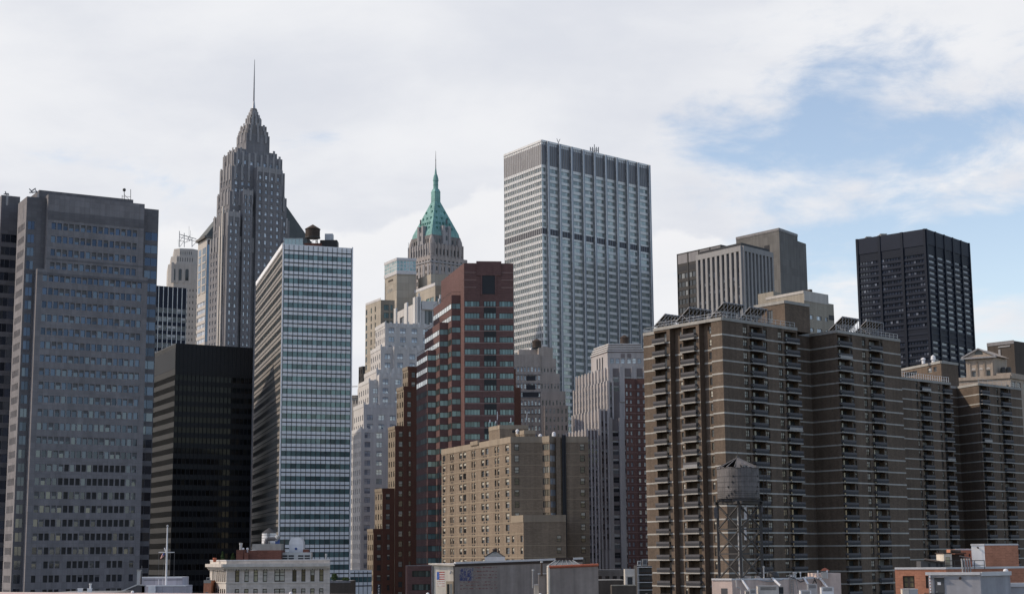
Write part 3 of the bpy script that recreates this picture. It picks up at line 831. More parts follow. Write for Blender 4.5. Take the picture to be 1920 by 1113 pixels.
# ================================================================== 10 copper pyramid tower
def copper_tower():
    D = 960; A = at(817, 470, D+12); yaw = 39.
    B = Bld('skyscraper', 'stone skyscraper with a green copper pyramid roof and lantern spire', 'skyscraper', A)
    def half(pl, pr, py): return (ray(pr, py).x/ray(pr, py).y-ray(pl, py).x/ray(pl, py).y)*A.y/2/1.406
    zb = 70
    spec = [(758, 878, 510, 489, 3.6), (766, 870, 480, 465.5, 5.0), (771.5, 865.5, 455, 448, 6.0)]
    prev = zb
    for k, (pl, pr, py, yt, sp) in enumerate(spec):
        a = half(pl, pr, py); b = a*.98; z1 = zat(A, yt); P = rect(A, yaw, a, b)
        rows = rows_n(z1-1.2, 4.3, 8 if k == 0 else (2 if k == 1 else 1), 2.6, .8)
        if k == 1: rows = [(prev+1.5, prev+5.2), (prev+6.6, prev+9.2)]
        rows = [r for r in rows if r[0] > prev]
        mats = ('crown_stone', 'crown_stone', 'crown_dark')
        B.block(P, prev-3 if k else zb, z1, mats[k], {0: fc(cols_n(2*b, 9, .45), rows, ws='std', dep=.4), 1: fc(cols_n(2*a, 9, .45), rows, ws='std', dep=.4)}, roof='crown_stone')
        for e in (0, 1):
            Ln = dist2(P[e], P[e+1])
            if k == 1:
                for i in range(10):
                    u = Ln*(i+.0)/9; B.rib(P[e], P[e+1], max(.0, u-.55), min(Ln, u+.55), prev-2, z1+.7, .5, 'limestone_grey' if e == 0 else 'crown_stone', 'pier')
            if k == 0:
                B.rib(P[e], P[e+1], .02, Ln-.02, z1-4.2, z1-3.2, .35, 'limestone_grey', 'cornice')
                for i in range(6): B.rib(P[e], P[e+1], Ln*(i+.3)/6, Ln*(i+.7)/6, z1-20, z1-5, .25, 'limestone_grey', 'panel')
        prev = z1
    # corner turrets
    a = half(771.5, 865.5, 455)
    for c in rect(A, yaw, a*.96, a*.94):
        t = MB(); z = zat(A, 452)
        t.lathe((c.x, c.y), [(1.9, prev-12), (1.9, z-3.5), (1.6, z-1.5), (.9, z+.3), (.25, z+1.6)], 8, 0, .3); t.build('turret', 'crown_stone', B.e)
    # copper eave, pyramid
    e = MB(); z = prev
    ze = zat(A, 441); e.frustum(rect(A, yaw, a*1.0, a*.98), z-2.2, rect(A, yaw, a*.93, a*.91), ze, 0); e.build('eave', 'copper', B.e)
    for k in (0, 1):
        P = rect(A, yaw, a*1.0, a*.98)
    zt = zat(A, 379); at_ = half(809.5, 827, 379)
    r = MB(); r.frustum(rect(A, yaw, a*.93, a*.91), ze, rect(A, yaw, at_*1.0, at_*1.0), zt, 0); rf = r.build('roof', 'copper', B.e)
    # small roof dormers in rows
    for e in (0, 1):
        for row, (f, cnt) in enumerate(((.10, 5), (.25, 5), (.42, 3), (.62, 2), (.8, 1))):
            h0 = a*.93*(1-f)+at_*f; zz = ze+(zt-ze)*f; P = rect(A, yaw, h0, h0*.98); q0, q1 = P[e], P[e+1]; Ln = dist2(q0, q1)
            d = (q1-q0).normalized(); n = Vector((d.y, -d.x))
            for i in range(cnt):
                if cnt == 5 and i == 2 and row == 0: continue
                u = Ln*(.2+.6*(i/(cnt-1) if cnt > 1 else .5))
                m_ = MB(); o = q0+d*(u-.45)+n*.15; m_.obox(o, d*.9, -n*2.0, zz, zz+1.5); m_.build('dormer', 'copper_dark', rf)
    # gabled stone dormers in the middle of each face
    P = rect(A, yaw, a, a*.98)
    for e in (0, 1):
        q0, q1 = P[e], P[e+1]; Ln = dist2(q0, q1); d = (q1-q0).normalized(); n = Vector((d.y, -d.x))
        g_ = MB()
        z0, z1 = zat(A, 465), zat(A, 429)
        for f0, f1, top in ((.36, .44, z1), (.44, .56, z1-2.5), (.56, .64, z1)):
            o = q0+d*(Ln*f0)+n*(.9 if top == z1 else .5); g_.obox(o, d*(Ln*(f1-f0)), -n*7, z0, top)
        gb = g_.build('gable', 'limestone_grey', B.e)
        for k in range(3):
            s = MB(); o = q0+d*(Ln*.47)+n*.56; s.obox(o, d*(Ln*.06), -n*.1, z0+3+k*5.2, z0+6+k*5.2); s.build('gable_window', 'glass_dark', gb)
    # lantern
    s = MB(); z1, z2, z3 = zat(A, 361), zat(A, 359), zat(A, 336)
    h1 = half(809.5, 827, 370)
    s.prism(rect(A, yaw, h1, h1), zt-.5, z1); s.frustum(rect(A, yaw, h1*1.06, h1*1.06), z1, rect(A, yaw, h1*.7, h1*.7), z2+1.5)
    s.build('lantern_base', 'copper', B.e)
    s = MB(); r8 = half(812.3, 823.5, 348)*1.18
    s.lathe((A.x, A.y), [(r8, z2), (r8, z3-1.5), (r8*1.15, z3-1.2), (r8*1.1, z3), (r8*.75, z3+2.5), (r8*.5, zat(A, 327)), (r8*.16, zat(A, 314)), (.2, zat(A, 313))], 8, 0, .2)
    ln = s.build('lantern', 'copper', B.e)
    s = MB()
    for i in range(8):
        t = 2*math.pi*(i+.5)/8+.2; c = Vector((A.x+r8*.95*math.cos(t), A.y+r8*.95*math.sin(t)))
        d = Vector((-math.sin(t), math.cos(t))); n = Vector((math.cos(t), math.sin(t)))
        s.obox(c-d*.5, n*.12+n*0, d*1.0, z2+4, z3-4)
    s.build('lantern_opening', 'copper_dark', ln)
    s = MB(); s.lathe((A.x, A.y), [(.32, zat(A, 316)), (.22, zat(A, 301)), (.45, zat(A, 300.5)), (.2, zat(A, 299.5)), (.09, zat(A, 283))], 6); s.build('spire', 'steel_grey', B.e)
    return B
copper_tower()

# ================================================================== 9 beige hotel with the glass lantern
def beige():
    D = 760; N = at(714, 562, D); yr, yl = 14., 117.
    B = Bld('hotel_building', 'beige building of stacked blocks with a square glass lantern room on its tallest block', 'hotel', N)
    zb = 70
    def blk(n, l, r, ins=0., wm='beige_precast', **fk):
        c = at(n[0], n[1], D+ins); Rp = side(c, r, n[1], yr); Lp = side(c, l, n[1], yl)
        return c, Lp, Rp
    # left wing
    c, Lp, Rp = blk((714, 562), 685.5, 740); LL, LR = dist2(c, Lp), dist2(c, Rp); z1 = c.z; p = 3.9
    rows = rows_to(z1-1.5, p, zb, 2.6, .5); wl = B.mi('beige_precast')
    B.block(quad4(c, Lp, Rp), zb, z1, 'beige_precast', {0: fc([(LL*.02, LL*.12), (LL*.35, LL*.42), (LL*.62, LL*.68)], rows, ws='teald', dep=.2),
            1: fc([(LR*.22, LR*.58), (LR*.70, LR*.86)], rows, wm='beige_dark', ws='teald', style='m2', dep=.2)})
    B.rib(Lp, c, 0, LL, z1, z1+1.1, .05, 'flashing', 'parapet')
    # lantern block
    c, Lp, Rp = blk((744, 512), 721.5, 779.5, 14); z1 = c.z
    zl0, zl1 = zat(c, 513.5), zat(c, 488)
    B.block(quad4(c, Lp, Rp), zb, zl0, 'beige_precast')
    LL, LR = dist2(c, Lp), dist2(c, Rp)
    for u in (.30, .45, .60): B.rib(Lp, c, LL*(u-.03), LL*(u+.03), zat(c, 543), zat(c, 537), .05, 'glass_dark', 'window')
    B.rib(Lp, c, LL*.3, LL*.7, zat(c, 523), zat(c, 520), .05, 'frame_brown', 'vent')
    q = quad4(c, Lp, Rp); cc = Vector((sum(a[0] for a in q)/4, sum(a[1] for a in q)/4))
    def grow(k): return [cc+(Vector(a)-cc)*k for a in q]
    s = MB(); s.prism(grow(1.05), zl0, zl0+1.6, bottom=True); s.prism(grow(1.05), zl1, zat(c, 483), bottom=True); s.build('lantern_rim', 'flashing', B.e)
    g3 = grow(1.02); LLg, LRg = dist2(g3[0], g3[1]), dist2(g3[1], g3[2])
    zz0, zz1 = zl0+1.6, zl1; hh = (zz1-zz0)/3
    rws = [(zz0+.06+k*hh, zz0+(k+1)*hh-.06) for k in range(3)]
    B.block(g3, zz0, zz1, 'frame_white', {0: fc([(LLg*i/5+.08, LLg*(i+1)/5-.08) for i in range(5)], rws, ws='lantern', dep=.05), 1: fc([(LRg*i/6+.08, LRg*(i+1)/6-.08) for i in range(6)], rws, ws='lantern', dep=.05)}, occ=False)
    s = MB(); s.frustum(grow(.5), zat(c, 483), grow(.06), zat(c, 479)); s.build('lantern_roof', 'roof_dark', B.e)
    s = MB(); t = at(766, 487, D+20); s.bar(t, at(766, 455, D+20), .16); s.build('aerial', 'steel_grey', B.e)
    # long middle wing with clerestory
    c, Lp, Rp = blk((816, 535), 742, 838, -6); LL, LR = dist2(c, Lp), dist2(c, Rp); z1 = c.z
    rows = rows_to(z1-4.2, 5.2, zb, 3.6, .6)
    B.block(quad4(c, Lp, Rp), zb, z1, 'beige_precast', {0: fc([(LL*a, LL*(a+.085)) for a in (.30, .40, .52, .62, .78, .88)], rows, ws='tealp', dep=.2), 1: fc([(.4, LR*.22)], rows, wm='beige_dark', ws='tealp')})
    B.rib(Lp, c, 0.02, LL, z1-.1, z1+1.4, .15, 'flashing', 'parapet')
    # penthouse block and right piece
    c, Lp, Rp = blk((808, 513), 784, 838, 10)
    B.block(quad4(c, Lp, Rp), c.z-20, c.z, 'beige_precast')
    c, Lp, Rp = blk((856, 526), 834, 880, -14); LL = dist2(c, Lp); z1 = c.z
    rows = rows_to(z1-5, 5.2, zb, 4.4, .3)
    B.block(quad4(c, Lp, Rp), zb, z1, 'beige_precast', {0: fc([(LL*.28, LL*.42), (LL*.66, LL*.84), (LL*.90, LL*.97)], rows, ws='tealp', dep=.15)})
    B.rib(Lp, c, 0.02, LL, z1-.1, z1+1.4, .15, 'flashing', 'parapet')
    return B
beige()

# ================================================================== 8 white wedding-cake building
def white_setback():
    D = 700; N = at(722, 605, D); yr, yl = 20., 108.
    B = Bld('office_building', 'white brick office building stepping down in many setbacks', 'office building', N)
    p = 3.95; zb = 25
    lv = [(722, 605, 704, 0), (714, 649, 695, -2.5), (706, 692, 683, -5), (692, 712, 672, -8), (682, 757, 663, -11), (677, 803, 655, -13)]
    ztop = zat(N, 605)
    prev = None
    for k, (n, y, l, ins) in enumerate(lv):
        c = at(n, y, D+ins); z1 = c.z; Rp = side(c, 850, y, yr); Lp = side(c, l, y, yl); LL, LR = dist2(c, Lp), dist2(c, Rp)
        znext = at(*lv[k+1][:2], D+lv[k+1][3]).z-2 if k+1 < len(lv) else zb
        rows = [r for r in rows_to(ztop-1.2, p, zb, 2.3, .7) if r[1] < z1-.8 and r[0] > (znext-p)]
        pw = 5.0; nn = int(LR/pw); cr = []
        for i in range(nn): cr.append((LR*(i+.5)/nn-1.3+.3, LR*(i+.5)/nn+1.3+.3))
        nl = max(2, int(LL/3.6)); cl = cols_n(LL, nl, .34)
        B.block(quad4(c, Lp, Rp), znext-8, z1, 'white_brick', {1: fc(cr, rows, ws='sky', style=('d0', 'd4', 'd3', 'd6'), dep=.3), 0: fc(cl, rows, ws='std', style=('h3', 'h0'), dep=.3)})
        for i in range(nn*2+1):
            u = LR*i/(nn*2); B.rib(c, Rp, max(0, u-.5), min(LR, u+.5), z1-1.6, z1+(.9 if i % 2 == 0 else .35), .18, 'white_trim', 'merlon')
        B.rib(Lp, c, 0.02, LL-.02, z1-1.2, z1+.5, .15, 'white_trim', 'merlon')
        # a projecting front bay on some levels
        if k in (1, 2, 3):
            uo = LR*(.10 if k == 1 else .28 if k == 2 else .0)
            uo = {1: uof(c, Rp, 737, y), 2: uof(c, Rp, 737, y), 3: uof(c, Rp, 709, y)}[k]
            zz = zat(c, {1: 649, 2: 711, 3: 702}[k]); d = (Vector(Rp[:2])-Vector(c[:2])).normalized(); nrm = Vector((d.y, -d.x))
            P0 = Vector(c[:2])+d*uo+nrm*1.6; P1 = Vector(Rp[:2])+nrm*1.6; w = dist2(P0, P1); nb = max(2, int(w/pw))
            rr = [r for r in rows_to(ztop-1.2, p, zb, 2.3, .7) if r[1] < zz-.8 and r[0] > znext-p]
            B.block([P0-nrm*4, P0, P1, P1-nrm*4], znext-6, zz, 'white_brick', {1: fc([(w*(i+.5)/nb-1.3, w*(i+.5)/nb+1.3) for i in range(nb)], rr, ws='sky', style=('d0', 'd4', 'd3', 'd6'), dep=.3)})
            for i in range(nb*2+1):
                u = w*i/(nb*2); B.rib(P0, P1, max(0, u-.5), min(w, u+.5), zz-1.4, zz+(.8 if i % 2 == 0 else .3), .18, 'white_trim', 'merlon')
    # crown pavilion
    c = at(781, 563, D+9); z1 = zat(c, 567); Lp = side(c, 741, 570, yl+3); Rp = side(c, 829, 567, yr); LL, LR = dist2(c, Lp), dist2(c, Rp)
    zw0, zw1 = zat(c, 612), zat(c, 581)
    B.block(quad4(c, Lp, Rp), ztop-6, z1, 'white_brick', {1: fc([(LR*.32, LR*.62)], [(zw0, zw1)], ws='std', style='m4', dep=.5), 0: fc([(LL*.22, LL*.42)], [(zw0, zw1)], ws='std', style='m3', dep=.5)})
    for (a, b, e, f, h) in ((c, Rp, 0, .16, 2.6), (c, Rp, .84, 1, 2.2), (c, Rp, .2, .8, .8), (Lp, c, 0, .10, 2.), (Lp, c, .50, .62, 2.), (Lp, c, .9, 1, 2.6), (c, Rp, .05, .11, 4.2), (c, Rp, .89, .95, 4.0)):
        Ln = dist2(a, b); B.rib(a, b, Ln*e, Ln*f, z1-20 if h > 1.9 else z1-3, z1+h, .7, 'white_trim', 'pier')
    return B
white_setback()

# ================================================================== 11b red-brown stepped loft behind the maroon tower
def red_stepped():
    D = 640; N = at(762, 688, D); yr, yl = 16., 112.
    B = Bld('loft_building', 'red brick loft building with narrow cream sides climbing in steps', 'loft building', N)
    p = 3.95; ztop = at(762, 688, D).z; zb = 22
    for k, (n, y, l) in enumerate(((765, 688, 755), (757, 725, 744), (741, 799, 728), (717, 916, 703), (700, 992, 689))):
        c = at(n, y, D-k*.8); z1 = c.z; Rp = side(c, 820, y, yr); Lp = side(c, l, y, yl); LL, LR = dist2(c, Lp), dist2(c, Rp)
        rows = rows_to(z1-1.0, p, zb, 2.2, .8)
        nn = max(2, int(LR/4.4))
        B.block(quad4(c, Lp, Rp), zb-8, z1, 'redbrown_brick', {1: fc([(1.5+i*4.1, 3.1+i*4.1) for i in range(nn) if 3.2+i*4.1 < LR], rows, ws='brown', style=('h0', 'h3', 'h0', 'h5'), dep=.3),
                 0: fc(cols_n(LL, 3, .45), rows, wm='cream_brick', ws='brown', style=('h0', 'h3'), dep=.3)})
        B.rib(Lp, c, 0, LL-.02, z1-1, z1+.3, .2, 'cream_brick', 'cornice'); B.rib(c, Rp, 0.02, LR, z1-.6, z1+.3, .12, 'redbrown_brick', 'cornice')
    # right shoulders seen past the maroon tower
    for (px, y, ins) in ((967, 691, 4), (976.5, 726, 2)):
        c = at(930, y, D+14+ins); Rp = side(c, px, y, 5.); B.block(quad4(c, off(c, 95, 12), Rp), zb, c.z, 'redbrown_brick')
    return B
red_stepped()

# ================================================================== 11 maroon brick and green glass tower
def maroon():
    D = 500; yr, yl = 5.0, 98.
    M0 = at(870, 493, D); yl = yawto(M0, 828, 526.5)
    B = Bld('office_tower', 'maroon brick office tower with green glass strips and saw-tooth terraces', 'office tower', M0)
    zt = M0.z; zb = zlow(D)-6
    R = side(M0, 962.5, 496, yr); LR = dist2(M0, R)
    p = (zat(M0, 570)-zat(M0, 796))/10.; z1w = zat(M0, 564)
    rows = rows_to(z1w+.0, p, zb, p*.46, p*.54)
    U = lambda px, y=580: uof(M0, R, px, y)
    c0 = [(U(864.5)+.5, U(899.3))]; cr_ = [(U(936), U(962))]
    Lq = side(M0, 827, 527, yl)
    allc = [(max(.15, U(866.)), U(899.3)), (U(936), min(LR-.1, U(962.3)))]
    B.block(quad4(M0, Lq, R), zb, zt, 'maroon_brick', {1: fc(allc, rows, ws='tealp', style='m5', dep=.25)})
    # sunlit plain side keeps its lighter brick
    # centre bays: two floors of glass with a dark spandrel between
    ca, cb = U(907), U(930)
    for k in range(0, len(rows), 2):
        zA = rows[k][1]; zB = rows[min(k+1, len(rows)-1)][0]
        g_ = MB()
        B.rib(M0, R, ca, cb, zB, zA, .04, 'frame_dark', 'centre_bay_frame')
        w = (cb-ca)/4
        for i in range(4):
            for (za, zb_) in ((zB, zB+p*.46), (zA-p*.46, zA)):
                a_ = Vector(M0[:2]); d = (Vector(R[:2])-a_).normalized(); n = Vector((d.y, -d.x)); yaw_ = math.atan2(d.y, d.x)
                cc = a_+d*(ca+w*(i+.5))+n*.07
                B.win.append(('tealp', 'p', w-.08, zb_-za-.05, cc.x, cc.y, (za+zb_)/2, yaw_, n.x, n.y))
    # big louvred opening, raised centre parapet, stone lines
    B.rib(M0, R, U(904, 530), U(928, 530), zat(M0, 551), zat(M0, 508), .08, 'line_dark', 'louvre')
    for (a, b) in ((901, 904), (928, 931)): B.rib(M0, R, U(a, 530), U(b, 530), zat(M0, 553), zat(M0, 506), .2, 'maroon_brick', 'surround')
    B.rib(M0, R, U(893, 495), U(940, 495), zt-4, zat(M0, 489.5), .25, 'maroon_brick', 'parapet')
    for y in (510.5, 524.5, 538.5):
        B.rib(M0, R, .05, U(893, 520), zat(M0, y+.5), zat(M0, y-.5), .05, 'maroon_line', 'band'); B.rib(M0, R, U(940, 520), LR-.05, zat(M0, y+.5), zat(M0, y-.5), .05, 'maroon_line', 'band')
    for r in rows[::1]: B.rib(M0, R, .05, LR-.05, r[0]-.28, r[0]-.05, .06, 'maroon_line', 'sill')
    # saw-tooth terraces
    prev = M0
    spec = [((863.5, 560), (846.5, 553), 553), ((840, 610), (824.2, 604), 604), ((817.5, 660), (801.6, 656), 656)]
    for k, (pc, pv, yt) in enumerate(spec):
        cv = side(prev, pc[0], pc[1], yl)                       # back along the side to the inner corner
        c = side(cv, pv[0], pv[1], yr+180); z1 = zat(c, yt)
        Rq = off(cv, yr, 1.5)
        Lp = side(c, (812.5, 796.5, 781.5)[k], (568, 627, 666)[k], yl)
        LL, LF = dist2(c, Lp), dist2(c, cv)
        rr = [r for r in rows if r[1] < z1-.5]
        top2 = [r for r in rr if r[1] > z1-2.6*p]
        nl = int(LL/3.6)
        B.block(quad4(c, Lp, Rq), zb, z1, 'maroon_brick', {1: fc([(.05, LF-.05)], rr, ws='tealp', style='m2', dep=.2)})
        d = (Vector(c[:2])-Vector(Lp[:2])).normalized(); n = Vector((d.y, -d.x)); yw = math.atan2(d.y, d.x)
        for r in rr:
            vis = LL
            cnt = max(2, int(vis/3.4))
            for i in range(cnt):
                u = LL-.2-vis*(i+.5)/cnt; cc = Vector(Lp[:2])+d*u+n*.03
                B.win.append(('mirror' if r in top2 else 'tealm', 'p', vis/cnt-.25, r[1]-r[0], cc.x, cc.y, (r[0]+r[1])/2, yw, n.x, n.y))  # upper panes brightened, lower ones darkened for what they would reflect
        # terrace railing
        for (qa, qb) in ((c, cv), (Lp, c)):
            ln = dist2(qa, qb); a_, b_ = Vector((qa[0], qa[1], z1+1.0)), Vector((qb[0], qb[1], z1+1.0))
            B.part('railing', 'frame_dark').bar(a_, b_, .08); B.part('railing', 'frame_dark').bar(a_-Vector((0, 0, .5)), b_-Vector((0, 0, .5)), .05)
        prev = c
    # low front block at its foot
    c = at(763, 1060, D-30); Rp = side(c, 812, 1062, yr); LRr = dist2(c, Rp)
    B.block(quad4(c, off(c, 95, 25), Rp), 4, c.z, 'maroon_brick', {1: fc([(1.5, LRr-.8)], rows_to(c.z-.5, p, c.z-14, p*.46, p*.3), ws='teald', style='m8')})
    return B
maroon()

# ================================================================== 12 big aluminium tower
def aluminium_tower():
    D = 800; N = at(1015, 264, D); yr, yl = 43., 122.5
    B = Bld('skyscraper', 'wide aluminium and glass skyscraper with vertical columns and a dark louvred top', 'skyscraper', N)
    R = side(N, 1217, 313, yr); L = side(N, 945, 292, yl); LR, LL = dist2(N, R), dist2(N, L); z1 = N.z; zb = 40
    p = (zat(N, 310)-zat(N, 700))/30.; zs = zat(N, 309.5)
    rows = rows_to(zs, p, zb+20, p*.60, p*.10)
    U = lambda px: uof(N, R, px, 275+(px-1015)*.245)
    cx = [1025, 1047, 1069, 1091, 1112, 1133, 1153.5, 1173.5, 1193.5, 1215]
    cu = [U(x) for x in cx]
    cr = [(.3, cu[0]-.9)]+[(cu[i]+.75, cu[i+1]-.75) for i in range(9)]
    dark = {int(round((zs-zat(N, 436))/p)), }
    kd = len(rows)-1-int((zs-zat(N, 437))/p)
    cl = [(LL*i/21+.18, LL*(i+1)/21-.18) for i in range(21)]
    B.block(quad4(N, L, R), zb, z1, 'aluminium', {1: fc(cr, rows, ws='lib', style=lambda i, j: 'm5' if i else 'm2', dep=.25, skip=lambda i, j: j == kd),
             0: fc(cl, rows, ws='lib', style='p', dep=.3, skip=lambda i, j: j == kd)}, roof='roof_grey')
    zk0, zk1 = rows[len(rows)-1-kd][0]-p*.1, rows[len(rows)-1-kd][0]+p*.75
    B.rib(N, R, .1, LR-.1, zk0, zk1, .06, 'louver_dark', 'plant_floor'); B.rib(L, N, .1, LL-.1, zk0, zk1, .06, 'louver_dark', 'plant_floor')
    for i in range(1, 46): B.rib(N, R, LR*i/46-.12, LR*i/46+.12, zk0, zk1, .16, 'aluminium_dark', 'mullion')
    # louvred crown: dark screen with fins and a pale coping
    B.rib(N, R, .1, LR-.1, zs+.5, z1-1.8, .08, 'louver', 'louvre_screen'); B.rib(L, N, .1, LL-.1, zs+.5, z1-1.8, .08, 'louver', 'louvre_screen')
    for i in range(1, 60): B.rib(N, R, LR*i/60-.1, LR*i/60+.1, zs+.5, z1-.4, .28, 'aluminium_dark', 'mullion')
    for i in range(22): B.rib(L, N, max(0, LL*i/21-.09), min(LL, LL*i/21+.09), zb, z1-.2, .16, 'aluminium', 'fin')
    B.rib(N, R, .02, LR, z1-.5, z1+.6, .3, 'aluminium', 'coping'); B.rib(L, N, 0, LL-.02, z1-.5, z1+.6, .3, 'aluminium', 'coping')
    for u in cu: B.rib(N, R, max(.0, u-.75), min(LR+.3, u+.75), zb, z1+.2, 1.3, 'aluminium_dark', 'column')
    for u in cu: B.rib(N, R, max(.0, u-.75), min(LR+.3, u-.35), zb, z1+.2, 1.42, 'aluminium', 'column_edge')
    # rooftop aerials
    t = at(1047, 276, D+25); t.z = zat(t, 276)
    T = thing('antenna', 'forked aerial on the roof edge of the wide aluminium skyscraper', 'antenna', t)
    s = MB(); a = at(1047, 280, D+25); s.bar(a, at(1047, 267, D+25), .35); s.bar(at(1047, 268, D+25), at(1044, 260, D+25), .25); s.bar(at(1047, 268, D+25), at(1050, 261, D+25), .25); s.build('mast', 'steel_dark', T)
    t = at(1114.5, 292, D+60)
    T = thing('antenna', 'cluster of panel aerials on the roof of the wide aluminium skyscraper', 'antenna', t)
    s = MB(); s.bar(at(1114.5, 293, D+60), at(1114.5, 271, D+60), .4)
    for x in (1107, 1111, 1118, 1122): s.bar(at(x, 289, D+60), at(x, 276, D+60), .55)
    s.bar(at(1106, 284, D+60), at(1123, 283, D+60), .4); s.bar(at(1108, 280, D+60), at(1121, 280, D+60), .3); s.build('mast', 'steel_grey', T)
    return B
aluminium_tower()

# ================================================================== slivers seen between the slab tower and the white building
def slivers():
    N = at(676, 722, 850)
    B = Bld('stone_building', 'pale stone building glimpsed in the gap between the slab tower and the white brick building', 'building', N)
    z1 = N.z; L = side(N, 640, 724, 172.); R = side(N, 700, 721, 12.)
    B.block(quad4(N, off(N, 100, 20), R), 0, z1, 'limestone_pale')
    c = at(664, 703, 846); B.block([tuple(L[:2]), (N.x-.5, N.y-2), (N.x-.5, N.y+14), (L.x, L.y+14)], 0, zat(N, 741), 'limestone_pale', {0: fc(cols_n(dist2(L, N)-.5, 6, .4), rows_to(zat(N, 746), 4, 60, 2.2, .8), ws='std')})
    for y in (724, 741, 744): B.rib(L, (N.x-.5, N.y-2), 0, dist2(L, N)-1, zat(N, y+1.2), zat(N, y), .7, 'limestone_pale', 'cornice')
    M = at(680, 686, 835)
    B = Bld('office_building', 'narrow dark framed building just left of the white brick building', 'building', M)
    L = side(M, 672.5, 688, 120.); R = side(M, 694, 688, 20.); LL = dist2(M, L); LR = dist2(M, R)
    B.block(quad4(M, L, R), 0, M.z, 'slab_dark', {0: fc(cols_n(LL, 2, .5), rows_to(M.z-1, 3.6, 70, 2.2, .8), ws='brown'), 1: fc(cols_n(LR, 3, .7), rows_to(M.z-1, 3.6, 70, 2.2, .8), ws='brown')})
slivers()

# ================================================================== 13 grey-brown setback block
def greybrown():
    D = 690; N = at(960, 664, D); yr = 4.
    B = Bld('office_building', 'grey brown stone building with a notched stepped top and a tank on its roof', 'office building', N)
    zb = 30; p = (zat(N, 741)-zat(N, 820))/5.
    z0 = zat(N, 700)
    def blk(pl, pr, y, ins, zlo, ncol, wm='greybrown_brick', frac=.4, style=('h0', 'h3', 'h5', 'h0')):
        a = off(side(N, pl, y, yr), yr+90, ins); b = off(side(N, pr, y, yr), yr+90, ins); z1 = zat(a, y); Ln = dist2(a, b)
        rows = [r for r in rows_to(z0+p*1.0, p, zb, 2.1, .8) if r[1] < z1-1 and r[0] > zlo]
        B.block([tuple(a[:2]), tuple(b[:2]), tuple(off(b, yr+90, 22)[:2]), tuple(off(a, yr+90, 22)[:2])], zb, z1, wm, {0: fc(cols_n(Ln, ncol, frac), rows, ws='std' if frac < .5 else 'sky', style=style, dep=.3)})
        return a, b, z1
    a, b, z = blk(955, 1013.5, 664, 0, zat(N, 835), 9, frac=.55)
    for y in (701, 718, 734, 744, 759.5, 774.5):
        B.rib(a, b, .02, dist2(a, b)-.02, zat(a, y+1.2), zat(a, y), .25, 'limestone_brown', 'band')
    for (px0, px1, y) in ((987, 1004, 704), (987, 1004, 721), (980, 1010, 735)):
        B.rib(a, b, uof(a, b, px0, y), uof(a, b, px1, y), zat(a, y+9), zat(a, y), .08, 'line_dark', 'louvre')
    blk(1010, 1034.5, 652, 1.5, zat(N, 720), 4)
    blk(1012, 1043, 672, .8, zat(N, 720), 5)
    blk(1013, 1049.5, 700, .2, zat(N, 735), 6)
    blk(1014, 1060, 733, -.8, zat(N, 765), 7)
    blk(1020, 1064, 760, -2.0, zb, 6)
    a = side(N, 1010, 652, yr); b = side(N, 1034.5, 652, yr)
    for i in range(7):
        u = dist2(a, b)*i/6; B.rib(off(a, yr+90, 1.5), off(b, yr+90, 1.5), max(0, u-.5), u+.5, zat(a, 690), zat(a, 651-(2 if i in (2, 3, 4) else 0)), .6, 'greybrown_brick', 'buttress')
    a = off(side(N, 975, 664, yr), yr+90, 6); b = off(side(N, 1012, 664, yr), yr+90, 6)
    B.block([tuple(a[:2]), tuple(b[:2]), tuple(off(b, yr+90, 10)[:2]), tuple(off(a, yr+90, 10)[:2])], z-2, zat(a, 655), 'greybrown_brick', occ=False)
    return B, N
GB, gbN = greybrown()

